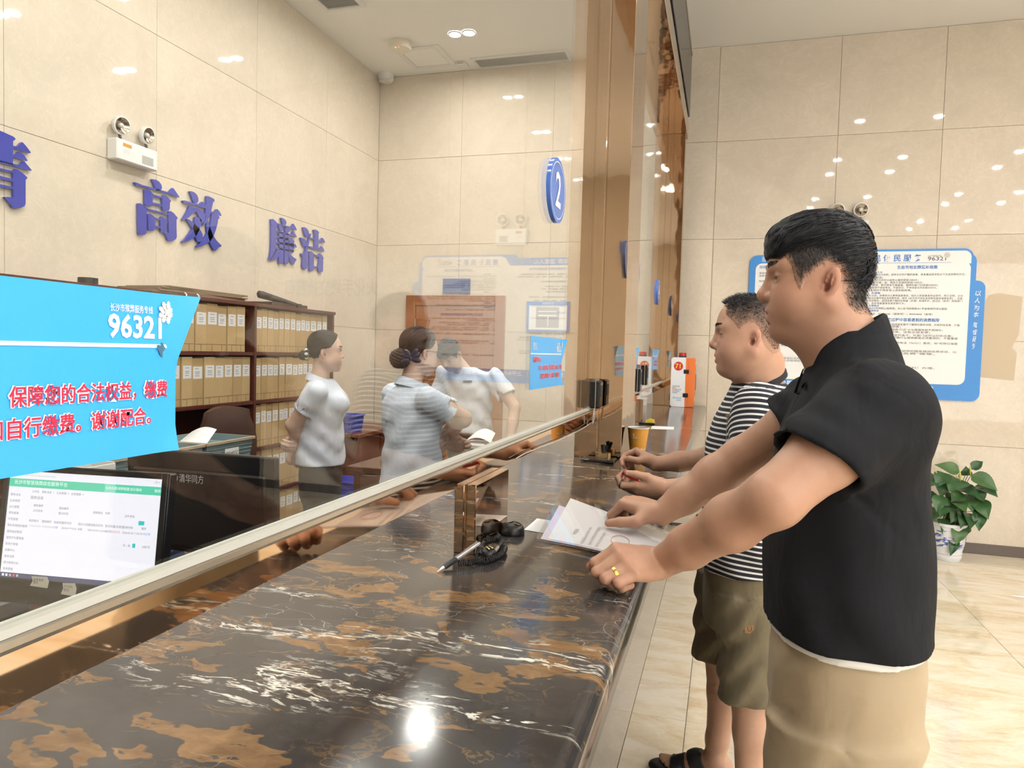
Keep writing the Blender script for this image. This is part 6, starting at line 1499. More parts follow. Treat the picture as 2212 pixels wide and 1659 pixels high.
    for i in range(n):
        a = 2*math.pi*i/n; cz = 1.432+0.044*math.cos(a)+0.006*math.cos(2*a)
        for r, h_ in prof: vs.append((0.1045+(0.0705+r)*math.cos(a), 2.352+(0.0735+r*1.1)*math.sin(a), cz+h_-r*0.35*abs(math.sin(a))))
    for i in range(n):
        for j in range(m): fs.append((i*m+j, i*m+(j+1) % m, ((i+1) % n)*m+(j+1) % m, ((i+1) % n)*m+j))
    MB().add(vs, fs).build('neckband', M_navy, sh, smooth=60, fix=True)
    e = atY(1588, 907, 2.215); eu, ev = unit((0.93, -0.20, 0.3)), unit((-0.2, -0.1, 0.95)); en = unit(np.cross(eu, ev))
    if en[1] > 0: en = -en
    sz = Q.at(e[None, :])[0]; g = Q.grad(e[None, :])[0]; e = e-g*(sz-0.002)
    emb = mat('embroidery_tan', (0.42, 0.34, 0.24), 0.7)
    b = MB()
    for k in (0, 1): b.prism([(x*0.007, (y*0.006+0.010-0.013*k)) for x, y in rounded(2, 2, 0.5, 3)], 0.002, e, eu, ev, g)
    b.prism([(-0.012, -0.016), (0.012, -0.016), (0.012, -0.013), (-0.012, -0.013)], 0.002, e, eu, ev, g); b.build('chest_logo', emb, sh, fix=True)
    text('MITC', 0.010, tuple(e+g*0.003-eu*0.012-ev*0.027), tuple(eu), tuple(ev), emb, sh)
    # ---- shorts
    M_ol = m_cloth('olive_shorts', (0.185, 0.150, 0.088), 0.8, 900, 0.8, 13, 0.1, 0.4)
    K = SDF(); K.loft([(0.66, 0.080, 2.445, 0.118, 0.180), (0.74, 0.083, 2.44, 0.124, 0.180), (0.90, 0.086, 2.42, 0.122, 0.172)], 0.03, pw=2.3)
    for (y, xh, xk, xa), zh in zip(legs, (0.452, 0.470)):
        B = SDF(); B.loft([(zh-0.05, xk+0.008, y-0.006, 0.098, 0.092), (0.60, xk+0.010, y, 0.104, 0.094), (0.78, xh+0.0, y+(0.01 if y < 2.45 else -0.01), 0.114, 0.098)], 0.0)
        B.warp(lambda X, Y, Z: 0.005*np.sin((Z-X*0.8)*55+2*np.sin(X*21+Y*9))+0.003*wob(X, Y, Z, 30, 4)); B.plane((xk, y, zh), (0.12, -0.05, -1.0), 0.003); B.loft([(zh-0.06, xk+0.008, y-0.004, 0.090, 0.084), (zh+0.06, xk+0.008, y-0.004, 0.086, 0.080)], 0.003, 's')
        K.sub(B, (xk-0.12, y-0.11, zh-0.02), (xk+0.14, y+0.11, 0.80), 0.02)
    sr = np_mesh('shorts', [K.mesh((-0.10, 2.20, 0.40), (0.26, 2.71, 0.92), 0.005)], M_ol, P, relax=1); sr['label'] = 'olive cotton knee-length shorts with a tan patch'
    e = atY(1618, 1357, 2.25); v_ = K.at(e[None, :])[0]; g = K.grad(e[None, :])[0]
    for _ in range(6): e = e-K.grad(e[None, :])[0]*K.at(e[None, :])[0]
    g = K.grad(e[None, :])[0]; ev = unit(np.array((0, 0, 1.0))-g*g[2]); eu = unit(np.cross(ev, g))
    MB().prism(rounded(0.026, 0.027, 0.003), 0.0015, e+g*0.0008, eu, ev, g).build('leather_patch', mat('patch_tan', (0.34, 0.19, 0.09), 0.6), sr, fix=True)
    text('Ü', 0.022, tuple(e+g*0.0027-eu*0.007-ev*0.006), tuple(eu), tuple(ev), mat('patch_dark', (0.12, 0.06, 0.03), 0.6), sr)
    # ---- sandals
    M_san = mat('sandal_black', (0.012, 0.012, 0.013), 0.45)
    for A0, toe, sd_, y in feet:
        c = A0+toe*0.10; Z = SDF(); Rm = np.stack([toe, sd_, np.array((0, 0, 1.0))])
        Z.ell((c+toe*0.065)*np.array((1, 1, 0))+np.array((0, 0, 0.014)), (0.100, 0.054, 0.030), 0.02, 'u', Rm); Z.ell((A0+toe*0.02)*np.array((1, 1, 0))+np.array((0, 0, 0.014)), (0.085, 0.044, 0.030), 0.05, 'u', Rm); Z.plane((0, 0, 0.030), (0, 0, 1), 0.004); Z.plane((0, 0, 0.002), (0, 0, -1))
        lo, hi = bbox([A0-toe*0.07, A0+toe*0.27], 0.08); lo[2], hi[2] = 0.0, 0.14
        Z2 = SDF(); Z2.sub(Z, lo, hi, 0.0)
        for k, (t0, t1) in enumerate(((0.125, 0.185), (0.045, 0.105))):
            B = SDF(); B.sub(S, lo, hi, 0.0); B.warp(lambda X, Y, Z_: -0.0045+0*X); tl = unit(toe+np.array((0, 0, -0.35 if k == 0 else -0.55)))
            B.plane(A0+toe*t1, tl, 0.001); B.plane(A0+toe*t0, -tl, 0.001); B.plane((0, 0, 0.02), (0, 0, -1), 0.001)
            Z2.sub(B, lo, hi, 0.003)
        np_mesh('sandal', [Z2.mesh(lo, hi, 0.0035)], M_san, P)
    # red lighter between thumb and finger, ring and bracelet loop
    tp = JL[4]; ip = JL[0]; m0 = (tp[3]+ip[3])*0.5; c0 = tp[2]*0.6+ip[2]*0.4; d = unit((tp[1]*0.5+JL[0][0]*0.5)-m0)
    lt = thing('key_fob', 'red key fob with steel ring in the striped man\'s hand', 'key fob', tuple(m0))
    MB().tube([tuple(m0-d*0.006), tuple(m0+d*0.02), tuple(m0+d*0.048)], [0.0065, 0.0085, 0.0070], 12).build('fob', mat('red_plastic', (0.60, 0.02, 0.02), 0.3), lt, smooth=40)
    MB().tube([tuple(m0+d*0.048), tuple(m0+d*0.060)], 0.004, 8).build('tip', M_chrome if 'chrome' in MATS else M_white, lt, smooth=40)
    pc = JL[0][1]*0.85+JL[0][2]*0.15; ax = unit(JL[0][2]-JL[0][0]); o1 = unit(np.cross(ax, (0, 0, 1))); o2 = np.cross(ax, o1)
    MB().tube([tuple(pc+(o1*math.cos(a)*0.0135+o2*math.sin(a)*0.0135)) for a in np.linspace(0, 6.283, 22)], 0.0018, 6, caps=False).build('key_ring', mat('dark_steel', (0.10, 0.09, 0.085), 0.3, 1.0), lt, smooth=True)
    return P
man2 = man_striped()
# ================================================================== the three clerks behind the glass
M_shirtb = m_cloth('uniform_pale_blue', (0.66, 0.72, 0.84), 0.75, 1200, 0.9, 16, 0.05, 0.4)
M_shirtw = m_cloth('uniform_white', (0.78, 0.81, 0.88), 0.75, 1200, 0.9, 16, 0.05, 0.4)
M_trous = m_cloth('trousers_black', (0.014, 0.014, 0.017), 0.8, 900, 0.6, 12, 0.03, 0.3)
def shoes(P, c, yaw, m=None):
    f = np.array((math.cos(yaw), math.sin(yaw), 0)); l = np.array((-f[1], f[0], 0)); Rm = np.stack([f, l, np.array((0, 0, 1.0))])
    for s in (-1, 1):
        o = np.array(c)+l*0.085*s; Z = SDF(); Z.ell(o+f*0.06+np.array((0, 0, 0.032)), (0.120, 0.042, 0.036), 0.02, 'u', Rm); Z.ell(o-f*0.01+np.array((0, 0, 0.05)), (0.05, 0.036, 0.05), 0.03, 'u', Rm); Z.plane((0, 0, 0.003), (0, 0, -1)); lo, hi = bbox([o-f*0.1, o+f*0.2], 0.07); lo[2], hi[2] = 0, 0.13
        np_mesh('shoe', [Z.mesh(lo, hi, 0.008)], m or M_blackm, P)
def trousers(P, c, yaw, ztop, rx=0.105, ry=0.14):
    f = np.array((math.cos(yaw), math.sin(yaw), 0)); l = np.array((-f[1], f[0], 0)); K = SDF(); c = np.array((c[0], c[1], 0.0))
    K.loft([(0.72, c[0], c[1], rx*1.05, ry*0.95), (0.85, c[0], c[1], rx*1.1, ry), (ztop, c[0], c[1], rx*0.95, ry*0.88)], 0.03)
    for s in (-1, 1): K.chain([c+l*0.075*s+np.array((0, 0, 0.80)), c+l*0.08*s+np.array((0, 0, 0.45)), c+l*0.085*s+np.array((0, 0, 0.06))], [0.092, 0.072, 0.058], 0.06)
    K.plane((0, 0, 0.05), (0, 0, -1)); np_mesh('trousers', [K.mesh((c[0]-0.22, c[1]-0.24, 0.03), (c[0]+0.22, c[1]+0.24, ztop+0.01), 0.011)], M_trous, P)
def woman_hair(P, F, seed, bun, m=M_hairw, part=True):
    rs = np.random.RandomState(seed); A = F.A; q = F.sc; T = SDF(); add_head(T, F, ears=False); T.warp(lambda X, Y, Z: -0.0075+0*X); T.ell(F(-0.02, 0, 0.075), np.array((0.080, 0.074, 0.064))*q, 0.02, 'u', A)
    TP = [(0.070, 0.098), (0.052, 0.070), (0.036, 0.045), (0.020, 0.034), (0.004, 0.036), (-0.012, 0.032), (-0.030, 0.010), (-0.045, -0.022), (-0.075, -0.038), (-0.14, -0.03), (-0.15, 0.2), (0.08, 0.2)]
    c = F.o; lo, hi = c-0.17, c+0.19
    tv, tf = T.mesh(lo, hi, 0.0045); tl = F.inv(tv); sd = poly_sd(tl[:, 0], tl[:, 2]+0.003*wob(tl[:, 0], tl[:, 1], tl[:, 2], 150), TP); v, f = crop_mesh(tv, tf, sd > -0.002)
    g = T.grad(v); e = np.clip(poly_sd(F.inv(v)[:, 0], F.inv(v)[:, 2], TP)/0.010, 0, 1); v = v-g*(0.008*(1-e))[:, None]
    h = np_mesh('hair', [(v, f)], m, P)
    ok = sd > 0.003; roots = tv[ok][rs.randint(0, ok.sum(), 1300)]; B = F(*bun)
    cp = comb(T, roots, lambda Pp, a: (B[None, :]-Pp)+np.sin(Pp*160)*0.006, rs.uniform(0.02, 0.05, 1300), 4, 0.0012)
    strands('hair_strands', F, [(cp[i], 0.0010) for i in range(len(cp))], m, P)
    return h, B
def bun_mesh(P, B, r, m, seed=0, sq=(1, 1, 1)):
    S = SDF(); S.ell(B, np.array(sq)*r, 0.0); S.warp(lambda X, Y, Z: 0.0035*np.sin(60*np.arctan2(Z-B[2], np.hypot(X-B[0], Y-B[1]))/3+8*np.arctan2(Y-B[1], X-B[0]))+0.002*wob(X, Y, Z, 120, seed)); return np_mesh('hair_bun', [S.mesh(B-r*1.5, B+r*1.5, 0.004)], m, P)
def woman_profile():
    Y0 = 3.40; F = Frame(atY(704, 766, Y0), 0.50, 0.02, 0, 0.93); A = F.A; fw = np.array((A[0][0], A[0][1], 0)); lf = np.array((A[1][0], A[1][1], 0))
    N = F(-0.035, 0, -0.135); c = np.array((N[0], N[1], 0))+fw*0.012; base = (c[0], c[1], 0.0)
    def pt(f, l, z): return c+fw*f+lf*l+np.array((0, 0, z))
    S = SDF(); add_head(S, F, fat=0.98, nose=0.82, eyes=0.5); S.chain([F(-0.02, 0, -0.04), N, pt(-0.01, 0, 1.30)], [0.046, 0.046, 0.060], 0.02)
    zs = N[2]-0.055
    SRt, ER_, WR_ = pt(-0.015, -0.155, zs), atY(634, 918, Y0-0.13), atY(652, 962, Y0-0.06)
    SLt, EL_, WL_ = pt(-0.015, 0.155, zs), pt(-0.14, 0.20, zs-0.25), pt(-0.16, 0.05, zs-0.40)
    for a, b, d in ((SRt, ER_, WR_), (SLt, EL_, WL_)): S.chain([a-np.array((0, 0, 0.02)), a*0.5+b*0.5, b], [0.036, 0.044, 0.038], 0.02); S.chain([b, b*0.6+d*0.4, d], [0.038, 0.036, 0.025], 0.02)
    JR, _ = add_hand(S, WR_, (-0.55, 0.35, -0.70), (-0.3, -0.8, -0.2), True, [(35, 55, 30)]*4, [(0.7, 0.5, -0.4), (0.9, 0.1, -0.4), (0.9, 0, -0.4)], 0.92)
    JL, _ = add_hand(S, atY(646, 958, Y0-0.03), (0.25, -0.85, -0.10), (0.2, 0.1, 0.9), False, [(40, 60, 40)]*4, [(0.7, 0.5, -0.4), (0.9, 0.1, -0.4), (0.9, 0, -0.4)], 0.92)
    S.cone(WL_, atY(646, 958, Y0-0.03), 0.025, 0.025, 0.01)
    S.loft([(0.85, c[0], c[1], 0.09, 0.11), (1.1, c[0], c[1], 0.085, 0.10), (zs, c[0], c[1], 0.07, 0.10)], 0.02)
    lo, hi = bbox([F(-0.12, -0.1, -0.16), F(0.12, 0.1, 0.15), F(-0.12, 0.1, 0.15), F(0.12, -0.1, -0.16)], 0.02); parts = [S.mesh(lo, hi, 0.0035)]
    pts = [ER_, WR_, SRt, WL_]+[p for j in JR for p in j]+[p for j in JL for p in j]; l2, h2 = bbox(pts, 0.055); parts.append(S.mesh(l2, h2, 0.0045)); parts.append(S.mesh((c[0]-0.25, c[1]-0.25, 0.83), (c[0]+0.25, c[1]+0.25, N[2]), 0.014))
    ht = head_tint(F, blush=0.12, lips=(1, 0.62, 0.62)); P = np_mesh('person', parts, M_skinf, None, base, {'tint': lambda v: np.where((v[:, 2] > N[2])[:, None], ht(v), 1.0)})
    tag(P, 'woman clerk in pale blue shirt in profile, hands clasped behind her back', 'person'); add_eyes(F, P); add_brows(F, P, M_hairw, 0.7, 0.0450)
    h, B = woman_hair(P, F, 31, (-0.125, 0, -0.005)); bun_mesh(P, B, 0.026, M_hairw, 1)
    # black and white scrunchie
    sc = thing('hair_scrunchie', 'black and white scrunchie in the profile woman\'s hair', 'scrunchie', tuple(F(-0.108, 0, 0.002))); ctr = F(-0.108, 0, 0.004)
    for k in range(14):
        a = 2*math.pi*k/14; p = ctr+A[1]*math.cos(a)*0.026+A[2]*math.sin(a)*0.026; MB().lathe(tuple(p), [(0.003, -0.010), (0.010, -0.004), (0.011, 0.004), (0.003, 0.010)], 8, M=rot_to(A[1], A[2], A[0])).build('ruffle', M_ink_white if k % 2 else M_blackm, sc, smooth=True)
    Q = SDF(); Q.loft([(0.87, c[0]-0.005, c[1], 0.132, 0.142), (0.98, c[0], c[1], 0.122, 0.132), (1.08, c[0], c[1], 0.112, 0.124), (1.2, c[0]+0.006, c[1]+0.004, 0.116, 0.132), (zs-0.03, c[0], c[1], 0.098, 0.140), (zs+0.02, c[0], c[1], 0.075, 0.110), (zs+0.05, c[0], c[1], 0.060, 0.070)], 0.02)
    for s in (-1, 1): Q.ell(pt(0.085, 0.055*s, 1.215), (0.060, 0.060, 0.062), 0.05)
    for a, b in ((SRt, ER_), (SLt, EL_)):
        d = unit(b-a); e = a+(b-a)*0.56; B_ = SDF(); B_.cone(a-np.array((0, 0, 0.012)), e+d*0.08, 0.056, 0.062, 0); B_.plane(e, d, 0.002); B_.cone(e-d*0.03, e+d*0.05, 0.050, 0.056, 0.002, 's'); l3, h3 = bbox([a, e], 0.09); Q.sub(B_, l3, h3, 0.03)
    Q.warp(lambda X, Y, Z: 0.004*np.sin((Z+X*0.6)*55+2*np.sin(Y*21))*np.clip((1.25-Z)/0.1, 0, 1)+0.0025*wob(X, Y, Z, 28, 1)); Q.plane((0, 0, 0.885), (0, 0, -1)); Q.cone(N+np.array((0, 0, 0.1)), N-np.array((0, 0, 0.02)), 0.052, 0.052, 0.003, 's')
    sh = np_mesh('shirt', [Q.mesh((c[0]-0.25, c[1]-0.27, 0.86), (c[0]+0.25, c[1]+0.27, N[2]+0.03), 0.0055)], M_shirtb, P, relax=1); sh['label'] = 'pale blue short-sleeved uniform shirt'
    collar_ring(sh, N+np.array((0, 0, -0.012)), 0.053, M_shirtb, fw)
    trousers(P, base, 0.5, 0.92, 0.105, 0.115); shoes(P, base, 0.5)
    return P
def collar_ring(parent, C, r, m, fw):
    prof = [(0.0, 0.0), (0.002, 0.016), (0.007, 0.022), (0.013, 0.018), (0.024, -0.016), (0.020, -0.017), (0.008, 0.0)]; n = 32; k = len(prof); vs = []; fs = []; a0 = math.atan2(-fw[1], -fw[0])
    for i in range(n+1):
        a = math.radians(-162+324*i/n); b = a0+a
        for q, h in prof: vs.append((C[0]+(r+q)*math.cos(b), C[1]+(r+q)*math.sin(b), C[2]+h+0.022*math.cos(a)))
    for i in range(n):
        for j in range(k): fs.append((i*k+j, i*k+(j+1) % k, (i+1)*k+(j+1) % k, (i+1)*k+j))
    fs += [tuple(range(k)), tuple(n*k+j for j in range(k))[::-1]]
    MB().add(vs, fs).build('collar', m, parent, smooth=50, fix=True)
def woman_back():
    Y0 = 3.02; yaw = 0.95; F = Frame(atY(905, 768, Y0), yaw, -0.05, 0, 0.93); A = F.A; fw = np.array((math.cos(yaw), math.sin(yaw), 0)); lf = np.array((-fw[1], fw[0], 0))
    N = F(-0.035, 0, -0.135); c = np.array((N[0], N[1], 0))+fw*0.012; base = (c[0], c[1], 0.0)
    def pt(f, l, z): return c+fw*f+lf*l+np.array((0, 0, z))
    S = SDF(); add_head(S, F, fat=0.98, nose=0.82); S.chain([F(-0.02, 0, -0.04), N, pt(-0.01, 0, 1.30)], [0.046, 0.046, 0.060], 0.02); zs = N[2]-0.055
    SRt = pt(-0.015, -0.155, zs); ER_ = atY(1000, 905, Y0+0.02); WR_ = pt(0.18, 0.03, zs-0.20); SLt, EL_, WL_ = pt(-0.015, 0.155, zs), pt(0.05, 0.20, zs-0.26), pt(0.19, -0.03, zs-0.24)
    for a, b, d in ((SRt, ER_, WR_), (SLt, EL_, WL_)): S.chain([a-np.array((0, 0, 0.02)), a*0.5+b*0.5, b], [0.036, 0.044, 0.038], 0.02); S.chain([b, b*0.6+d*0.4, d], [0.038, 0.036, 0.025], 0.02)
    JR, _ = add_hand(S, WR_, lf*0.8+fw*0.4, (0, 0, 1), True, [(25, 40, 25)]*4, [(0.7, 0.5, -0.4), (0.9, 0.1, -0.4), (0.9, 0, -0.4)], 0.92); JL, _ = add_hand(S, WL_, -lf*0.8+fw*0.3, (0, 0, 1), False, [(25, 40, 25)]*4, [(0.7, 0.5, -0.4), (0.9, 0.1, -0.4), (0.9, 0, -0.4)], 0.92)
    S.loft([(0.85, c[0], c[1], 0.09, 0.11), (1.1, c[0], c[1], 0.085, 0.10), (zs, c[0], c[1], 0.07, 0.10)], 0.02)
    lo, hi = bbox([F(-0.12, -0.1, -0.16), F(0.12, 0.1, 0.15), F(-0.12, 0.1, 0.15), F(0.12, -0.1, -0.16)], 0.02); parts = [S.mesh(lo, hi, 0.0035)]
    pts = [ER_, WR_, SRt, WL_, EL_]+[p for j in JR for p in j]+[p for j in JL for p in j]; l2, h2 = bbox(pts, 0.055); parts.append(S.mesh(l2, h2, 0.0055)); parts.append(S.mesh((c[0]-0.25, c[1]-0.25, 0.83), (c[0]+0.25, c[1]+0.25, N[2]), 0.014))
    ht = head_tint(F); P = np_mesh('person', parts, M_skinf, None, base, {'tint': lambda v: np.where((v[:, 2] > N[2])[:, None], ht(v), 1.0)}); tag(P, 'woman clerk in pale blue shirt seen from behind with a bun and navy bow', 'person')
    add_eyes(F, P); h, B = woman_hair(P, F, 41, (-0.095, 0.01, -0.025)); bun_mesh(P, F(-0.100, 0.008, -0.022), 0.048, M_hairw, 2, (1, 1, 0.95))
    bw = thing('hair_bow', 'navy satin bow on the bun of the woman seen from behind', 'hair bow', tuple(F(-0.13, 0.02, 0.01))); M_bow = mat('navy_satin', (0.012, 0.018, 0.055), 0.3)
    ctr = atY(888, 775, Y0-0.155); rt = unit((0.95, 0.25, 0.1)); up = np.array((0, 0, 1.0)); ot = unit(np.cross(up, rt))*-1
    for s in (-1, 1):
        for k, (du, dv) in enumerate(((0.034, 0.016), (0.036, -0.010), (0.026, 0.030))):
            S2 = SDF(); e = ctr+rt*s*du*0.62+up*dv*0.8; d = unit(rt*s*du+up*dv); w = np.cross(ot, d); S2.ell(e, (0.024, 0.013, 0.007), 0.0, 'u', np.stack([d, w, ot])); np_mesh('bow_loop', [S2.mesh(e-0.03, e+0.03, 0.004)], M_bow, bw)
    MB().lathe(tuple(ctr), [(0.003, -0.010), (0.009, -0.004), (0.009, 0.004), (0.003, 0.010)], 10, M=rot_to(rt, up, np.cross(rt, up))).build('knot', M_bow, bw, smooth=True)
    # glasses
    gl = thing('eyeglasses', 'thin-framed glasses of the woman seen from behind', 'glasses', tuple(F(0.09, 0, 0.02)))
    for s in (-1, 1):
        MB().tube([tuple(F(0.092, s*0.034+0.022*math.cos(a), 0.016+0.017*math.sin(a))) for a in np.linspace(0, 6.283, 20)], 0.0012, 5, caps=False).build('rim', M_black, gl); MB().tube([tuple(F(0.090, s*0.058, 0.022)), tuple(F(0.0, s*0.080, 0.024)), tuple(F(-0.02, s*0.078, 0.008))], 0.0013, 5).build('temple', M_black, gl)
    Q = SDF(); Q.loft([(0.865, c[0]-0.003, c[1], 0.152, 0.140), (0.97, c[0], c[1], 0.142, 0.130), (1.08, c[0], c[1], 0.130, 0.122), (1.2, c[0], c[1], 0.140, 0.128), (zs-0.04, c[0], c[1], 0.146, 0.124), (zs+0.015, c[0], c[1], 0.112, 0.10), (zs+0.05, c[0], c[1], 0.062, 0.065)], 0.02)
    for a, b in ((SRt, ER_), (SLt, EL_)):
        d = unit(b-a); e = a+(b-a)*0.62; B_ = SDF(); B_.cone(a-np.array((0, 0, 0.012)), e+d*0.08, 0.057, 0.064, 0); B_.plane(e, d, 0.002); B_.cone(e-d*0.03, e+d*0.05, 0.051, 0.058, 0.002, 's'); l3, h3 = bbox([a, e], 0.09); Q.sub(B_, l3, h3, 0.03)
    Q.warp(lambda X, Y, Z: 0.004*np.sin((Z*0.8-X*0.8)*50+2*np.sin(Y*21))*np.clip((1.3-Z)/0.1, 0, 1)+0.0025*wob(X, Y, Z, 28, 6)); Q.plane((0, 0, 0.90), (0, 0, -1)); Q.cone(N+np.array((0, 0, 0.1)), N-np.array((0, 0, 0.02)), 0.052, 0.052, 0.003, 's')
    sh = np_mesh('shirt', [Q.mesh((c[0]-0.27, c[1]-0.27, 0.87), (c[0]+0.30, c[1]+0.27, N[2]+0.03), 0.0055)], M_shirtb, P, relax=1); sh['label'] = 'pale blue uniform shirt seen from behind'; collar_ring(sh, N+np.array((0, 0, -0.012)), 0.053, M_shirtb, fw)
    trousers(P, base, yaw, 0.94, 0.125, 0.125); shoes(P, base, yaw)
    return P
def man_bowed():
    Y0 = 5.0; F = Frame(atY(972, 768, Y0-0.12), -1.75, -0.75, 0.0, 1.0); A = F.A
    T0 = atY(1012, 800, Y0); c = np.array((T0[0], Y0+0.03, 0)); base = (c[0], c[1]+0.06, 0.0); zs = atY(1060, 806, Y0)[2]
    S = SDF(); add_head(S, F, nose=0.95); N = np.array((c[0]-0.06, Y0-0.02, zs+0.03)); S.chain([F(-0.03, 0, -0.04), N, (c[0], Y0+0.02, zs-0.05)], [0.052, 0.056, 0.07], 0.03)
    SLt, EL_, WL_ = np.array((c[0]+0.20, Y0+0.02, zs-0.03)), atY(1112, 880, Y0-0.02), atY(1100, 965, Y0-0.14); SRt, ER_, WR_ = np.array((c[0]-0.20, Y0+0.02, zs-0.02)), np.array((c[0]-0.24, Y0-0.02, zs-0.30)), np.array((c[0]-0.16, Y0-0.22, zs-0.42))
    for a, b, d in ((SRt, ER_, WR_), (SLt, EL_, WL_)): S.chain([a, a*0.5+b*0.5, b], [0.056, 0.050, 0.042], 0.02); S.chain([b, b*0.6+d*0.4, d], [0.042, 0.040, 0.028], 0.02)
    for W_, r in ((WL_, False), (WR_, True)): add_hand(S, W_, (-0.1, -0.6, -0.75), (-0.8 if not r else 0.8, 0.2, 0), r, [(20, 30, 20)]*4, [(0.7, 0.5, -0.4), (0.9, 0.1, -0.4), (0.9, 0, -0.4)], 1.0)
    S.loft([(0.85, c[0], Y0+0.08, 0.13, 0.09), (1.1, c[0], Y0+0.05, 0.13, 0.09), (zs, c[0], Y0+0.02, 0.13, 0.08)], 0.03)
    lo, hi = bbox([F(0.12, 0.1, 0.14), F(-0.12, -0.1, -0.14), F(-0.12, 0.1, 0.14), F(0.12, -0.1, -0.14)], 0.03); parts = [S.mesh(lo, hi, 0.0042), S.mesh((c[0]-0.40, Y0-0.42, 0.66), (c[0]+0.50, Y0+0.16, zs+0.05), 0.0075)]
    ht = head_tint(F); P = np_mesh('person', parts, M_skinf, None, base, {'tint': lambda v: np.where((v[:, 2] > zs+0.04)[:, None], ht(v), 1.0)}); tag(P, 'male clerk in white shirt bowing his head over the desk', 'person'); add_eyes(F, P); add_brows(F, P, M_hairb)
    T = SDF(); add_head(T, F, ears=False); T.warp(lambda X, Y, Z: -0.011+0.002*wob(X, Y, Z, 90)); TP = [(0.11, 0.064), (0.068, 0.060), (0.050, 0.030), (0.032, -0.004), (0.020, 0.03), (-0.010, 0.038), (-0.028, 0.0), (-0.05, -0.03), (-0.14, -0.03), (-0.15, 0.2), (0.12, 0.2)]
    tv, tf = T.mesh(lo, hi, 0.0045); tl = F.inv(tv); v, f = crop_mesh(tv, tf, poly_sd(tl[:, 0], tl[:, 2], TP) > 0); np_mesh('hair', [(v, f)], M_hairb, P)
    Q = SDF(); Q.loft([(0.86, c[0], Y0+0.08, 0.165, 0.125), (1.05, c[0], Y0+0.06, 0.165, 0.122), (1.2, c[0], Y0+0.04, 0.175, 0.12), (zs-0.06, c[0], Y0+0.02, 0.185, 0.11), (zs-0.01, c[0], Y0+0.01, 0.165, 0.095), (zs+0.035, c[0]-0.03, Y0, 0.09, 0.075)], 0.02)
    for a, b in ((SRt, ER_), (SLt, EL_)):
        d = unit(b-a); e = a+(b-a)*0.62; B_ = SDF(); B_.cone(a, e+d*0.08, 0.068, 0.076, 0); B_.plane(e, d, 0.002); B_.cone(e-d*0.03, e+d*0.05, 0.056, 0.066, 0.002, 's'); l3, h3 = bbox([a, e], 0.10); Q.sub(B_, l3, h3, 0.03)
    Q.warp(lambda X, Y, Z: 0.005*np.sin((Z*0.8+X*0.8)*45+2*np.sin(X*19))+0.003*wob(X, Y, Z, 26, 8)); Q.plane((0, 0, 0.90), (0, 0, -1))
    sh = np_mesh('shirt', [Q.mesh((c[0]-0.40, Y0-0.22, 0.87), (c[0]+0.48, Y0+0.24, zs+0.06), 0.0075)], M_shirtw, P, relax=1); sh['label'] = 'white short-sleeved uniform shirt with name badge'
    e = atY(1009, 822, Y0-0.11); g = Q.grad(e[None, :])[0]
    for _ in range(5): e = e-Q.grad(e[None, :])[0]*Q.at(e[None, :])[0]
    MB().box((-0.035, -0.009, 0.0), (0.035, 0.009, 0.004), 0.001, M=rot_to((1, 0, 0.06), (0, 0, 1), (0, -1, 0), tuple(e+np.array((0, -0.004, 0))))).build('name_badge', mat('badge_steel', (0.45, 0.45, 0.44), 0.3, 0.8), sh)
    trousers(P, base, -1.57, 0.93, 0.15, 0.11); shoes(P, base, -1.57)
    return P
woman1 = woman_profile(); woman2 = woman_back(); man3 = man_bowed()
# ================================================================== things on the counter
def m_clear(name='clear_film', f0=0.06):
    return m_glass(name, f0, (0.985, 0.985, 0.99))
A_, D_, C_, B_c = np.array((-0.397, 1.552, 1.0935)), np.array((-0.105, 1.440, 1.0935)), np.array((-0.088, 1.690, 1.0985)), np.array((-0.392, 1.793, 1.160))
fo = thing('document_sleeve', 'clear plastic sleeve of white printed papers under the man in black\'s hand', 'document sleeve', tuple(A_))
def bil(a, b): return (A_*(1-a)+D_*a)*(1-b)+(B_c*(1-a)+C_*a)*b+np.array((0, 0, 0.004*math.sin(math.pi*a)*(1-b)))
def fsheet(nm, a0, a1, b0, b1, dz, m, th=0.0006):
    vs = []; nu, nv = 14, 10
    for j in range(nv+1):
        for i in range(nu+1): vs.append(tuple(bil(a0+(a1-a0)*i/nu, b0+(b1-b0)*j/nv)+np.array((0, 0, dz))))
    n = len(vs); vs += [(p[0], p[1], p[2]-th) for p in vs]; fs = []; W = nu+1
    for j in range(nv):
        for i in range(nu): q = j*W+i; fs += [(q, q+1, q+W+1, q+W), (n+q, n+q+W, n+q+W+1, n+q+1)]
    for i in range(nu): fs += [(i, n+i, n+i+1, i+1), (nv*W+i, nv*W+i+1, n+nv*W+i+1, n+nv*W+i)]
    for j in range(nv): fs += [(j*W, (j+1)*W, n+(j+1)*W, n+j*W), (j*W+nu, n+j*W+nu, n+(j+1)*W+nu, (j+1)*W+nu)]
    return MB().add(vs, fs).build(nm, m, fo, smooth=40)
fsheet('back_film', 0.0, 1.0, 0.0, 1.0, 0.0, m_clear(), 0.0003)
fsheet('lilac_paper', 0.04, 0.9, 0.03, 0.72, 0.0012, mat('paper_lilac', (0.74, 0.68, 0.82), 0.6)); pp = fsheet('printed_page', 0.10, 0.97, 0.05, 0.93, 0.0022, M_paper)
fsheet('front_film', 0.0, 1.0, 0.0, 1.0, 0.0042, m_clear(), 0.0003)
def ftext(s, size, a, b, m):
    o = bil(a, b); du = unit(bil(a, b+0.05)-o); dv = -unit(bil(a+0.05, b)-o); dv = unit(dv-du*(dv @ du)); n = np.cross(du, dv)
    text(s, size, tuple(o+np.array((0, 0, 0.0034))), tuple(du), tuple(dv), m, pp)
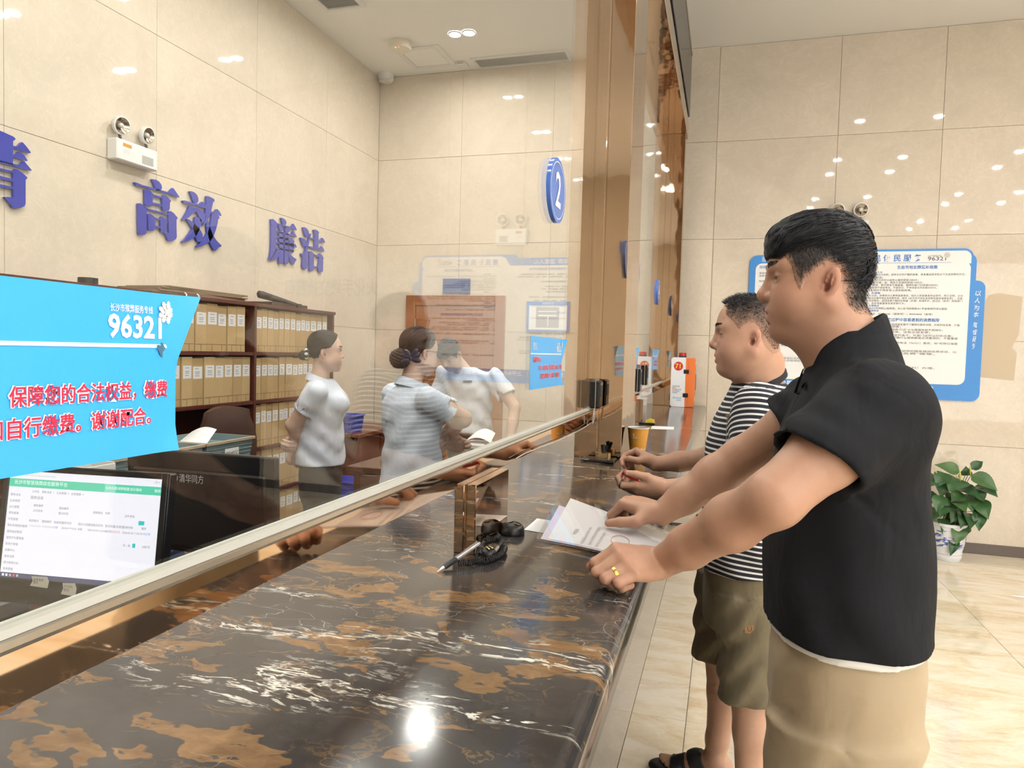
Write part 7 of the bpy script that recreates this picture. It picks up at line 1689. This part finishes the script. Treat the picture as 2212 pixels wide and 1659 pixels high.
M_ink_pale = mat('print_pale', (0.42, 0.42, 0.46), 0.6)
ftext('介绍信', 0.011, 0.30, 0.22, M_ink_grey)
for a, b, s in ((0.39, 0.08, '兹有我单位同志前来办理'), (0.45, 0.08, '逝者火化证明及骨灰领取事宜'), (0.51, 0.08, '请予接洽为盼特此证明')): ftext(s, 0.0085, a, b, M_ink_pale)
o = bil(0.62, 0.32); MB().tube([tuple(bil(0.64+0.07*math.cos(t), 0.34+0.12*math.sin(t))+np.array((0, 0, 0.0036))) for t in np.linspace(0, 6.283, 30)], 0.0006, 4, caps=False).build('red_stamp', mat('stamp_red', (0.62, 0.16, 0.16), 0.6), pp)
q1, q2 = atZ(1132, 1145, ZC), atZ(1176, 1107, ZC)
d_ = np.array((0.21, -0.05, 0)); sh_ = sheet('white paper lying flat under the document sleeve', [q1+np.array((0, 0, 0.001)), q1+d_+np.array((0, 0, 0.001)), q1+d_+(q2-q1)*0.62+np.array((0, 0, 0.001)), q2*0.62+q1*0.38+np.array((0, 0, 0.001)), (0, 0, 0)])
OFF[sh_.name] = np.array(q1+np.array((0, 0, 0.001)))
text('告知书\n须知', 0.012, tuple(q1+np.array((0.075, -0.010, 0.0016))), (0.3, 0.95, 0), (-0.95, 0.3, 0), M_ink_grey, sh_)
# coiled-cord pens
M_cord = mat('cord_black', (0.010, 0.010, 0.011), 0.3); M_gold = mat('contact_gold', (0.75, 0.58, 0.22), 0.25, 1.0); M_pen = mat('pen_silver', (0.62, 0.63, 0.68), 0.2, 0.7)
def pen_base(label, c, s, rz):
    t = thing('pen_holder', label, 'pen holder', tuple(c)); S = SDF(); R = np.array([[math.cos(rz), math.sin(rz), 0], [-math.sin(rz), math.cos(rz), 0], [0, 0, 1.0]]); c = np.array(c)
    S.ell(c+np.array((0, 0, 0.004))*s, np.array((0.026, 0.021, 0.027))*s, 0, 'u', R); S.plane(c+np.array((0, 0, 0.0006)), (0, 0, -1)); S.plane(c+np.array((0, 0, 0.024))*s, unit((0.15, -0.25, 1)), 0.006); S.ell(c+np.array((-0.008, 0.004, 0.028))*s, np.array((0.009, 0.009, 0.012))*s, 0.003, 's')
    np_mesh('body', [S.mesh(c-0.04*s, c+0.04*s, 0.0016)], M_black, t)
    for k in (-1, 1): MB().box((-0.006, -0.0022, 0), (0.006, 0.0022, 0.0008), M=rot_to(R[0], R[1], (0, 0, 1), tuple(c+R[0]*0.010*s+R[1]*0.005*k*s+np.array((0, 0, 0.0225))*s)) @ Matrix.Rotation(0.25, 4, 'Y')).build('contact', M_gold, t)
    return t
pb1 = atZ(1106, 1154, ZC); pb2 = atZ(1050, 1203, ZC)
pen_base('glossy black pen base standing alone beside the document sleeve', pb1, 1.15, 0.2); pen_base('glossy black pen base tangled in coiled cord', pb2, 0.95, -0.5)
def coil(path, r, wire, turns):
    P = [np.array(p) for p in path]; L = [0]
    for i in range(1, len(P)): L.append(L[-1]+np.linalg.norm(P[i]-P[i-1]))
    out = []; N = int(turns*9); L = np.array(L); Pa = np.array(P)
    for k in range(N+1):
        u = L[-1]*k/N; p = np.array([np.interp(u, L, Pa[:, i]) for i in range(3)]); e = np.array([np.interp(min(L[-1], u+0.003), L, Pa[:, i]) for i in range(3)])-np.array([np.interp(max(0, u-0.003), L, Pa[:, i]) for i in range(3)])
        t = unit(e); a = unit(np.cross(t, (0.1, 0.2, 0.97))); b = np.cross(t, a); th = 2*math.pi*turns*k/N; out.append(tuple(p+(a*math.cos(th)+b*math.sin(th))*r))
    return MB().tube(out, wire, 5, caps=True)
zc = ZC+0.009
cp1 = [atZ(x, y, zc) for x, y in ((990, 1217), (1015, 1215), (1036, 1210), (1052, 1212), (1070, 1206), (1085, 1196), (1090, 1184), (1082, 1172))]
cp2 = [atZ(x, y, zc+0.006) for x, y in ((1034, 1200), (1036, 1185), (1042, 1172), (1056, 1168), (1070, 1166), (1076, 1158))]
t = thing('cord_pen', 'silver ballpoint pen with black coiled cord lying beside the short post', 'pen', tuple(atZ(944, 1235, ZC)))
T0 = atZ(944, 1236, ZC+0.002); T1 = atZ(1036, 1173, ZC+0.030); dv = T1-T0
pt_ = lambda a: tuple(T0+dv*a)
MB().tube([pt_(0), pt_(0.06), pt_(0.16)], [0.0008, 0.0022, 0.0048], 12).build('tip', M_pen, t, smooth=40)
MB().tube([pt_(0.14), pt_(0.18), pt_(0.40), pt_(0.42)], [0.0046, 0.0056, 0.0056, 0.0052], 12).build('grip', M_blackm, t, smooth=40)
MB().tube([pt_(0.41), pt_(0.95), pt_(1.0)], [0.0052, 0.0050, 0.003], 12).build('barrel', M_pen, t, smooth=40)
MB().tube([tuple(np.array(pt_(0.62))+np.array((0, 0, 0.0065))), tuple(np.array(pt_(0.93))+np.array((0, 0, 0.0068)))], 0.0013, 6).build('clip', M_chrome, t)
coil(cp1, 0.0062, 0.0011, 46).build('coiled_cord', M_cord, t, smooth=True); coil(cp2, 0.0058, 0.0011, 34).build('coiled_cord', M_cord, t, smooth=True)
MB().tube([tuple(atZ(x, y, zc)) for x, y in ((1076, 1158), (1073, 1146), (1080, 1139), (1092, 1142))], 0.0030, 8).build('plain_cord', M_cord, t, smooth=True)
t = thing('grey_pen', 'short grey pen lying in the coiled cord', 'pen', tuple(atZ(1072, 1190, ZC)))
a_, b_ = atZ(1068, 1192, ZC+0.006), atZ(1088, 1166, ZC+0.020)
MB().tube([tuple(a_), tuple(a_*0.6+b_*0.4)], 0.0040, 10).build('barrel', mat('pen_beige_grey', (0.33, 0.31, 0.27), 0.3), t, smooth=40); MB().tube([tuple(a_*0.6+b_*0.4), tuple(a_*0.1+b_*0.9), tuple(b_)], [0.0047, 0.0042, 0.001], 10).build('grip', M_blackm, t, smooth=40)
# intercom speakers with rubber bands
def intercom(label, y0, y1, z0, z1, x0, x1):
    t = thing('intercom', label, 'intercom', ((x0+x1)/2, (y0+y1)/2, z0)); MB().box((x0, y0, z0), (x1, y1, z1), 0.006).build('housing', M_black, t)
    MB().box((x1, y0+0.012, z0+0.045), (x1+0.0012, y1-0.012, z1-0.02)).build('grille', mat('grille_grey', (0.045, 0.05, 0.06), 0.6), t)
    MB().box((x1, y0+0.018, z1-0.016), (x1+0.0012, y1-0.018, z1-0.012)).build('logo_line', mat('logo_grey', (0.35, 0.35, 0.36), 0.5), t)
    xm = (x0+x1)/2+0.004; MB().tube([(xm, y0-0.0015, z0-0.001), (xm, y0-0.0015, z1+0.001), (xm, y1, z1+0.001)], 0.0011, 5).build('rubber_band', mat('band_cream', (0.72, 0.62, 0.42), 0.6), t)
    return t
it = intercom('black intercom box with rubber band on the glass beside the big pillar', 2.795, 2.872, 1.304, 1.415, -0.511, -0.468)
MB().tube([(-0.489, 2.80, 1.305), (-0.492, 2.785, 1.262), (-0.496, 2.80, 1.238), (-0.492, 2.82, 1.262), (-0.489, 2.81, 1.304)], 0.0017, 6).tube([tuple(atX(x, y, -0.502)) for x, y in ((1284, 908), (1262, 924), (1230, 941), (1198, 955), (1160, 969), (1135, 979), (1115, 990))], 0.0014, 6).build('cable', mat('cable_white', (0.72, 0.68, 0.62), 0.5), it, smooth=True)
intercom('black intercom box on the second pane beyond the pillar', 4.22, 4.30, 1.304, 1.44, -0.511, -0.470); intercom('black intercom box on the second pane, farther from the pillar', 4.60, 4.68, 1.33, 1.46, -0.511, -0.470)
# gold pen stand before the pillar
t = thing('pen_stand', 'small gold pen stand with a black pen before the big pillar', 'pen stand', (-0.462, 2.83, ZC))
MB().prism([(-0.455+a, 2.845+b) for a, b in rounded(0.062, 0.045, 0.018, 5)], 0.024, (0, 0, ZC+0.010), X1, Y1, Z1).build('gold_box', mat('champagne_gold', (0.66, 0.50, 0.27), 0.25, 0.9), t, smooth=40)
MB().tube([(-0.452, 2.845, ZC+0.03), (-0.458, 2.848, ZC+0.066)], 0.0085, 10).tube([(-0.452, 2.845, ZC+0.03), (-0.440, 2.85, ZC+0.064)], 0.006, 10).build('pen_cap', M_black, t, smooth=40)
MB().box((-0.53, 2.80, ZC+0.0006), (-0.405, 2.89, ZC+0.010), 0.003).build('tray', M_black, t); MB().tube([(-0.535, 2.79, ZC+0.006), (-0.40, 2.775, ZC+0.007)], [0.003, 0.006], 8).build('loose_pen', M_black, t, smooth=40)
# paper cup
cx_, cy_ = -0.341, 3.05
t = thing('coffee_cup', 'orange paper coffee cup on the counter behind the far hand', 'cup', (cx_, cy_, ZC)); M_or = mat('cup_orange', (0.78, 0.36, 0.055), 0.45)
MB().lathe((cx_, cy_, ZC), [(0.029, 0.001), (0.030, 0.004), (0.0315, 0.012)], 36).build('foot', M_ink_white, t, smooth=40)
MB().lathe((cx_, cy_, ZC), [(0.0315, 0.012), (0.0445, 0.119), (0.0430, 0.119), (0.0305, 0.013)], 36, caps=False).build('sleeve', M_or, t, smooth=40)
MB().lathe((cx_, cy_, ZC), [(0.0445, 0.119), (0.0462, 0.1195), (0.0466, 0.1225), (0.0450, 0.124), (0.0432, 0.1225), (0.0432, 0.118)], 36, caps=False).build('rim', M_ink_white, t, smooth=True)
def cup_text(s, size, ang, z, tilt=0.0):
    w = 0.62*size
    for k, chh in enumerate(s):
        a = ang+(k-(len(s)-1)/2)*w/0.036; r = 0.0315+(z-0.012)*0.0130/0.107+0.0006; n = np.array((math.cos(a), math.sin(a), 0)); u = np.array((-math.sin(a), math.cos(a), 0)); text(chh, size, tuple(np.array((cx_, cy_, ZC+z))+n*r-u*w*0.45), tuple(u), (0, 0, 1), M_ink_white, t, align='LEFT')
cup_text('coffee', 0.030, -1.62, 0.030); cup_text('瑞幸咖啡', 0.009, -1.85, 0.078)
MB().tube([(cx_+0.0392*math.cos(-1.85)+0.009*math.cos(b)*0.6, cy_+0.0410*math.sin(-1.85)+0.0, ZC+0.095+0.008*math.sin(b)) for b in np.linspace(0, 6.283, 16)], 0.0008, 4, caps=False).build('round_mark', M_ink_white, t)
# yellow dispenser and slip by the second short post
t = thing('tape_dispenser', 'yellow and black stapler lying by the second short post', 'stapler', (-0.455, 4.52, ZC)); MB().box((-0.50, 4.47, ZC+0.0006), (-0.40, 4.56, ZC+0.012), 0.003).build('base', M_black, t); MB().prism([(-0.46, 0.012), (-0.405, 0.012), (-0.41, 0.030), (-0.435, 0.036), (-0.455, 0.026)], 0.04, (0, 4.49, ZC), X1, Z1, Y1).build('body', mat('yellow_plastic', (0.85, 0.62, 0.03), 0.35), t, fix=True)
sheet('white printed slip on the counter beyond the orange cup', [(-0.40, 4.22, ZC+0.001), (-0.27, 4.25, ZC+0.001), (-0.28, 4.42, ZC+0.001), (-0.41, 4.40, ZC+0.001), (0, 0, 0)])
# ---- defibrillator cabinet at the end of the counter
ax0, ax1, ay0, ay1, az0, az1 = -0.433, -0.298, 6.19, 6.292, ZC+0.001, 1.512
t = thing('defibrillator_box', 'white and orange defibrillator box numbered 71 at the counter\'s far end', 'first-aid box', ((ax0+ax1)/2, 6.3, ZC)); M_org = mat('box_orange', (0.80, 0.20, 0.045), 0.4); M_bw = mat('box_white', (0.82, 0.83, 0.86), 0.3)
def xzprism(x0, x1, z0, z1, r4, y, d, nm, m): return MB().prism([((x0+x1)/2+a, (z0+z1)/2+b) for a, b in rounded(x1-x0, z1-z0, 0.02, 5, r4)], d, (0, y, 0), X1, Z1, Y1).build(nm, m, t, smooth=40, fix=True)
xzprism(ax0, ax1-0.012, az0, az1, (0.004, 0.004, 0.022, 0.022), ay0, ay1-ay0, 'white_shell', M_bw); xzprism(ax1-0.012, ax1+0.065, az0+0.004, az1-0.004, (0.02, 0.02, 0.0, 0.0), ay0+0.012, ay1-ay0-0.02, 'orange_door', M_org)
xzprism(ax1-0.014, ax1+0.003, az0+0.002, az1-0.002, (0.0, 0.0, 0.0, 0.0), ay0-0.001, 0.03, 'orange_edge', M_org)
for z in (1.375, 1.175): MB().box((ax1-0.030, ay0-0.006, z), (ax1+0.012, ay0+0.02, z+0.034), 0.002).build('hinge', M_black, t)
MB().lathe(((ax0+ax1)/2+0.02, 6.28, az1), [(0.033, 0.0), (0.033, 0.014)], 20).build('beacon_base', M_blackm, t, smooth=40); MB().lathe(((ax0+ax1)/2+0.02, 6.28, az1), [(0.031, 0.014), (0.032, 0.034), (0.026, 0.040)], 20).build('beacon', mat('beacon_red', (0.60, 0.012, 0.012), 0.2), t, smooth=40, fix=True)
MB().box((ax1+0.065, ay0+0.03, 1.20), (ax1+0.067, ay0+0.07, 1.44), 0.0).build('window', mat('window_tan', (0.42, 0.33, 0.25), 0.2), t); MB().box((ax1+0.064, ay0+0.076, 1.235), (ax1+0.070, ay0+0.084, 1.37)).build('handle', M_blackm, t)
MB().box((ax1+0.0655, ay0+0.02, 1.462), (ax1+0.0665, ay0+0.085, 1.485)).box((ax1+0.0655, ay0+0.02, 1.150), (ax1+0.0665, ay0+0.085, 1.172)).build('white_stripe', M_ink_white, t)
text('AED', 0.03, (ax1+0.0668, ay0+0.02, 1.112), Y1, Z1, M_ink_white, t)
MB().prism([(0.038*math.cos(a), 0.038*math.sin(a)) for a in np.linspace(0, 6.283, 32)[:-1]], 0.0012, (ax0+0.060, ay0-0.0002, 1.437), X1, Z1, (0, -1, 0)).build('number_disc', mat('disc_red', (0.62, 0.025, 0.03), 0.5), t, fix=True)
text('71', 0.056, (ax0+0.060, ay0-0.0020, 1.419), X1, Z1, mat('digit_yellow', (0.90, 0.62, 0.05), 0.5), t, align='CENTER', bold=0.02)
text('AED预约使用地图\n使用方式：\n扫描二维码进入小程序\n可点击“取用设备”、\n或“地图导航”', 0.0125, (ax0+0.015, ay0-0.0006, 1.262), X1, Z1, M_ink_grey, t, sx=0.62, line=1.1); text('Amoul', 0.034, (ax0+0.018, ay0-0.0006, 1.158), X1, Z1, mat('logo_cyan', (0.06, 0.42, 0.60), 0.5), t, shear=0.2, sx=0.8); text('安保医疗', 0.011, (ax0+0.05, ay0-0.0006, 1.143), X1, Z1, M_ink_grey, t)

# ================================================================== potted plant by the wall
pl = thing('potted_plant', 'leafy peace lily in a blue and white porcelain pot by the hall wall', 'plant', (1.72, 6.22, 0))
def m_pot():
    m = mat('porcelain', (0.80, 0.82, 0.86), 0.12); tt = NT(m); P = tt.pos(); z = tt.n('ShaderNodeSeparateXYZ', Vector=P).outputs['Z']
    n = tt.noise(tt.vmath('MULTIPLY', P, (1, 1, 2.2)).outputs[0], 14, 5, 0.6, 1.2); band = tt.ramp(z, [(0.10, (0, 0, 0)), (0.115, (1, 1, 1)), (0.235, (1, 1, 1)), (0.25, (0, 0, 0))]); f = tt.math('MULTIPLY', tt.ramp(n, [(0.50, (0, 0, 0)), (0.60, (1, 1, 1))]), band)
    tt.link(tt.mix(f, (0.80, 0.82, 0.86), (0.06, 0.11, 0.48)), tt.b.inputs['Base Color']); return m
pot = MB().lathe((1.72, 6.22, 0), [(0.085, 0.001), (0.092, 0.02), (0.098, 0.035), (0.094, 0.05), (0.100, 0.06), (0.096, 0.075), (0.110, 0.13), (0.122, 0.22), (0.126, 0.27), (0.134, 0.275), (0.134, 0.295), (0.120, 0.295), (0.112, 0.24)], 40, caps=False); pot.build('pot', m_pot(), pl, smooth=40)
MB().lathe((1.72, 6.22, 0), [(0.001, 0.262), (0.115, 0.258)], 24, caps=False).build('soil', mat('soil', (0.05, 0.035, 0.025), 0.9), pl)
def m_leaf():
    m = mat('leaf_green', (0.05, 0.13, 0.045), 0.32); tt = NT(m); R = tt.n('ShaderNodeObjectInfo').outputs['Random']; n = tt.noise(tt.pos(), 18, 3, 0.6)
    tt.link(tt.ramp(tt.math('ADD', tt.math('MULTIPLY', R, 0.55), tt.math('MULTIPLY', n, 0.45)), [(0.1, (0.022, 0.075, 0.026)), (0.5, (0.045, 0.125, 0.040)), (0.9, (0.10, 0.19, 0.05))]), tt.b.inputs['Base Color']); return m
M_leaf = m_leaf(); M_stem = mat('stem_green', (0.09, 0.15, 0.05), 0.5)
LV = [((780, 280), (405, 165), 120), ((860, 330), (875, 185), 95), ((950, 230), (1130, 115), 85), ((950, 320), (1350, 560), 150), ((1030, 470), (1355, 655), 140), ((770, 380), (620, 575), 200), ((570, 290), (430, 500), 140), ((790, 510), (1090, 660), 120), ((870, 600), (970, 870), 165), ((1010, 530), (1150, 720), 120), ((830, 590), (655, 720), 130), ((680, 590), (620, 800), 120), ((1040, 700), (1210, 985), 150), ((600, 760), (480, 960), 120), ((770, 800), (640, 1040), 130), ((740, 720), (880, 880), 120), ((850, 880), (790, 1120), 110), ((930, 890), (940, 1130), 120), ((1070, 860), (1070, 1160), 110), ((530, 970), (530, 1150), 100), ((640, 1040), (570, 1310), 140), ((780, 1060), (730, 1360), 130), ((870, 990), (830, 1200), 90), ((710, 1260), (640, 1530), 85), ((930, 1110), (880, 1220), 34), ((500, 620), (440, 880), 120), ((420, 330), (250, 520), 140), ((380, 560), (230, 800), 140), ((400, 800), (300, 1050), 130), ((520, 420), (520, 640), 120), ((300, 250), (120, 420), 130), ((690, 700), (560, 860), 110), ((960, 740), (1030, 960), 110)]
lr = random.Random(9); root0 = np.array((1.72, 6.22, 0.27))
for k, (b, tp, wd) in enumerate(LV):
    fz = (tp[1]-115)/1400.0; Yb = 6.22-0.10*lr.random(); Yt = 6.14-0.14*lr.random() if tp[1] > b[1] else 6.2
    Bp = atY(1960+b[0]/6.913, 980+b[1]/6.913, Yb); Tp = atY(1960+tp[0]/6.913, 980+tp[1]/6.913, Yt); w = wd/6.913*0.0040*1.35; ax_ = Tp-Bp; L = np.linalg.norm(ax_); d = ax_/L; nrm = unit(np.array((0.15*lr.uniform(-1, 1), -0.8, 0.6)) - d*(np.array((0, -0.8, 0.6)) @ d)); sd_ = np.cross(d, nrm); vs = []; fs = []; nu = 9
    for i in range(nu+1):
        a = i/nu; hw = w*0.5*(math.sin(math.pi*min(1, a*0.94+0.06)**0.75))*(1-0.25*a)*1.25 if 0 < a < 1 else 0.001; mid = Bp+d*L*a+nrm*L*0.10*math.sin(math.pi*a)
        for s in (-1, -0.5, 0, 0.5, 1): vs.append(tuple(mid+sd_*hw*s+nrm*(abs(s)*hw*0.28-0.002*math.sin(9*a+s))))
    for i in range(nu):
        for j in range(4): q = i*5+j; fs.append((q, q+1, q+6, q+5))
    MB().add(vs, fs).build('leaf', M_leaf, pl, smooth=True)
    md = (root0+Bp)*0.5+np.array((0, 0, 0.05)); MB().tube([tuple(root0+np.array((lr.uniform(-0.06, 0.06), lr.uniform(-0.05, 0.05), 0))), tuple(md), tuple(Bp)], [0.004, 0.003, 0.0022], 5).build('leaf_stem', M_stem, pl)
for (b, tp) in (((945, 330), (935, 160)), ((790, 420), (785, 240)), ((770, 370), (715, 310)), ((440, 290), (405, 240))):
    p0 = atY(1960+b[0]/6.913, 980+b[1]/6.913, 6.1); p1 = atY(1960+tp[0]/6.913, 980+tp[1]/6.913, 6.1); MB().tube([tuple(p0), tuple(p0*0.4+p1*0.6), tuple(p1)], [0.003, 0.008, 0.002], 7).build('flower_spike', mat('bud_yellow', (0.55, 0.52, 0.16), 0.5), pl, smooth=True)
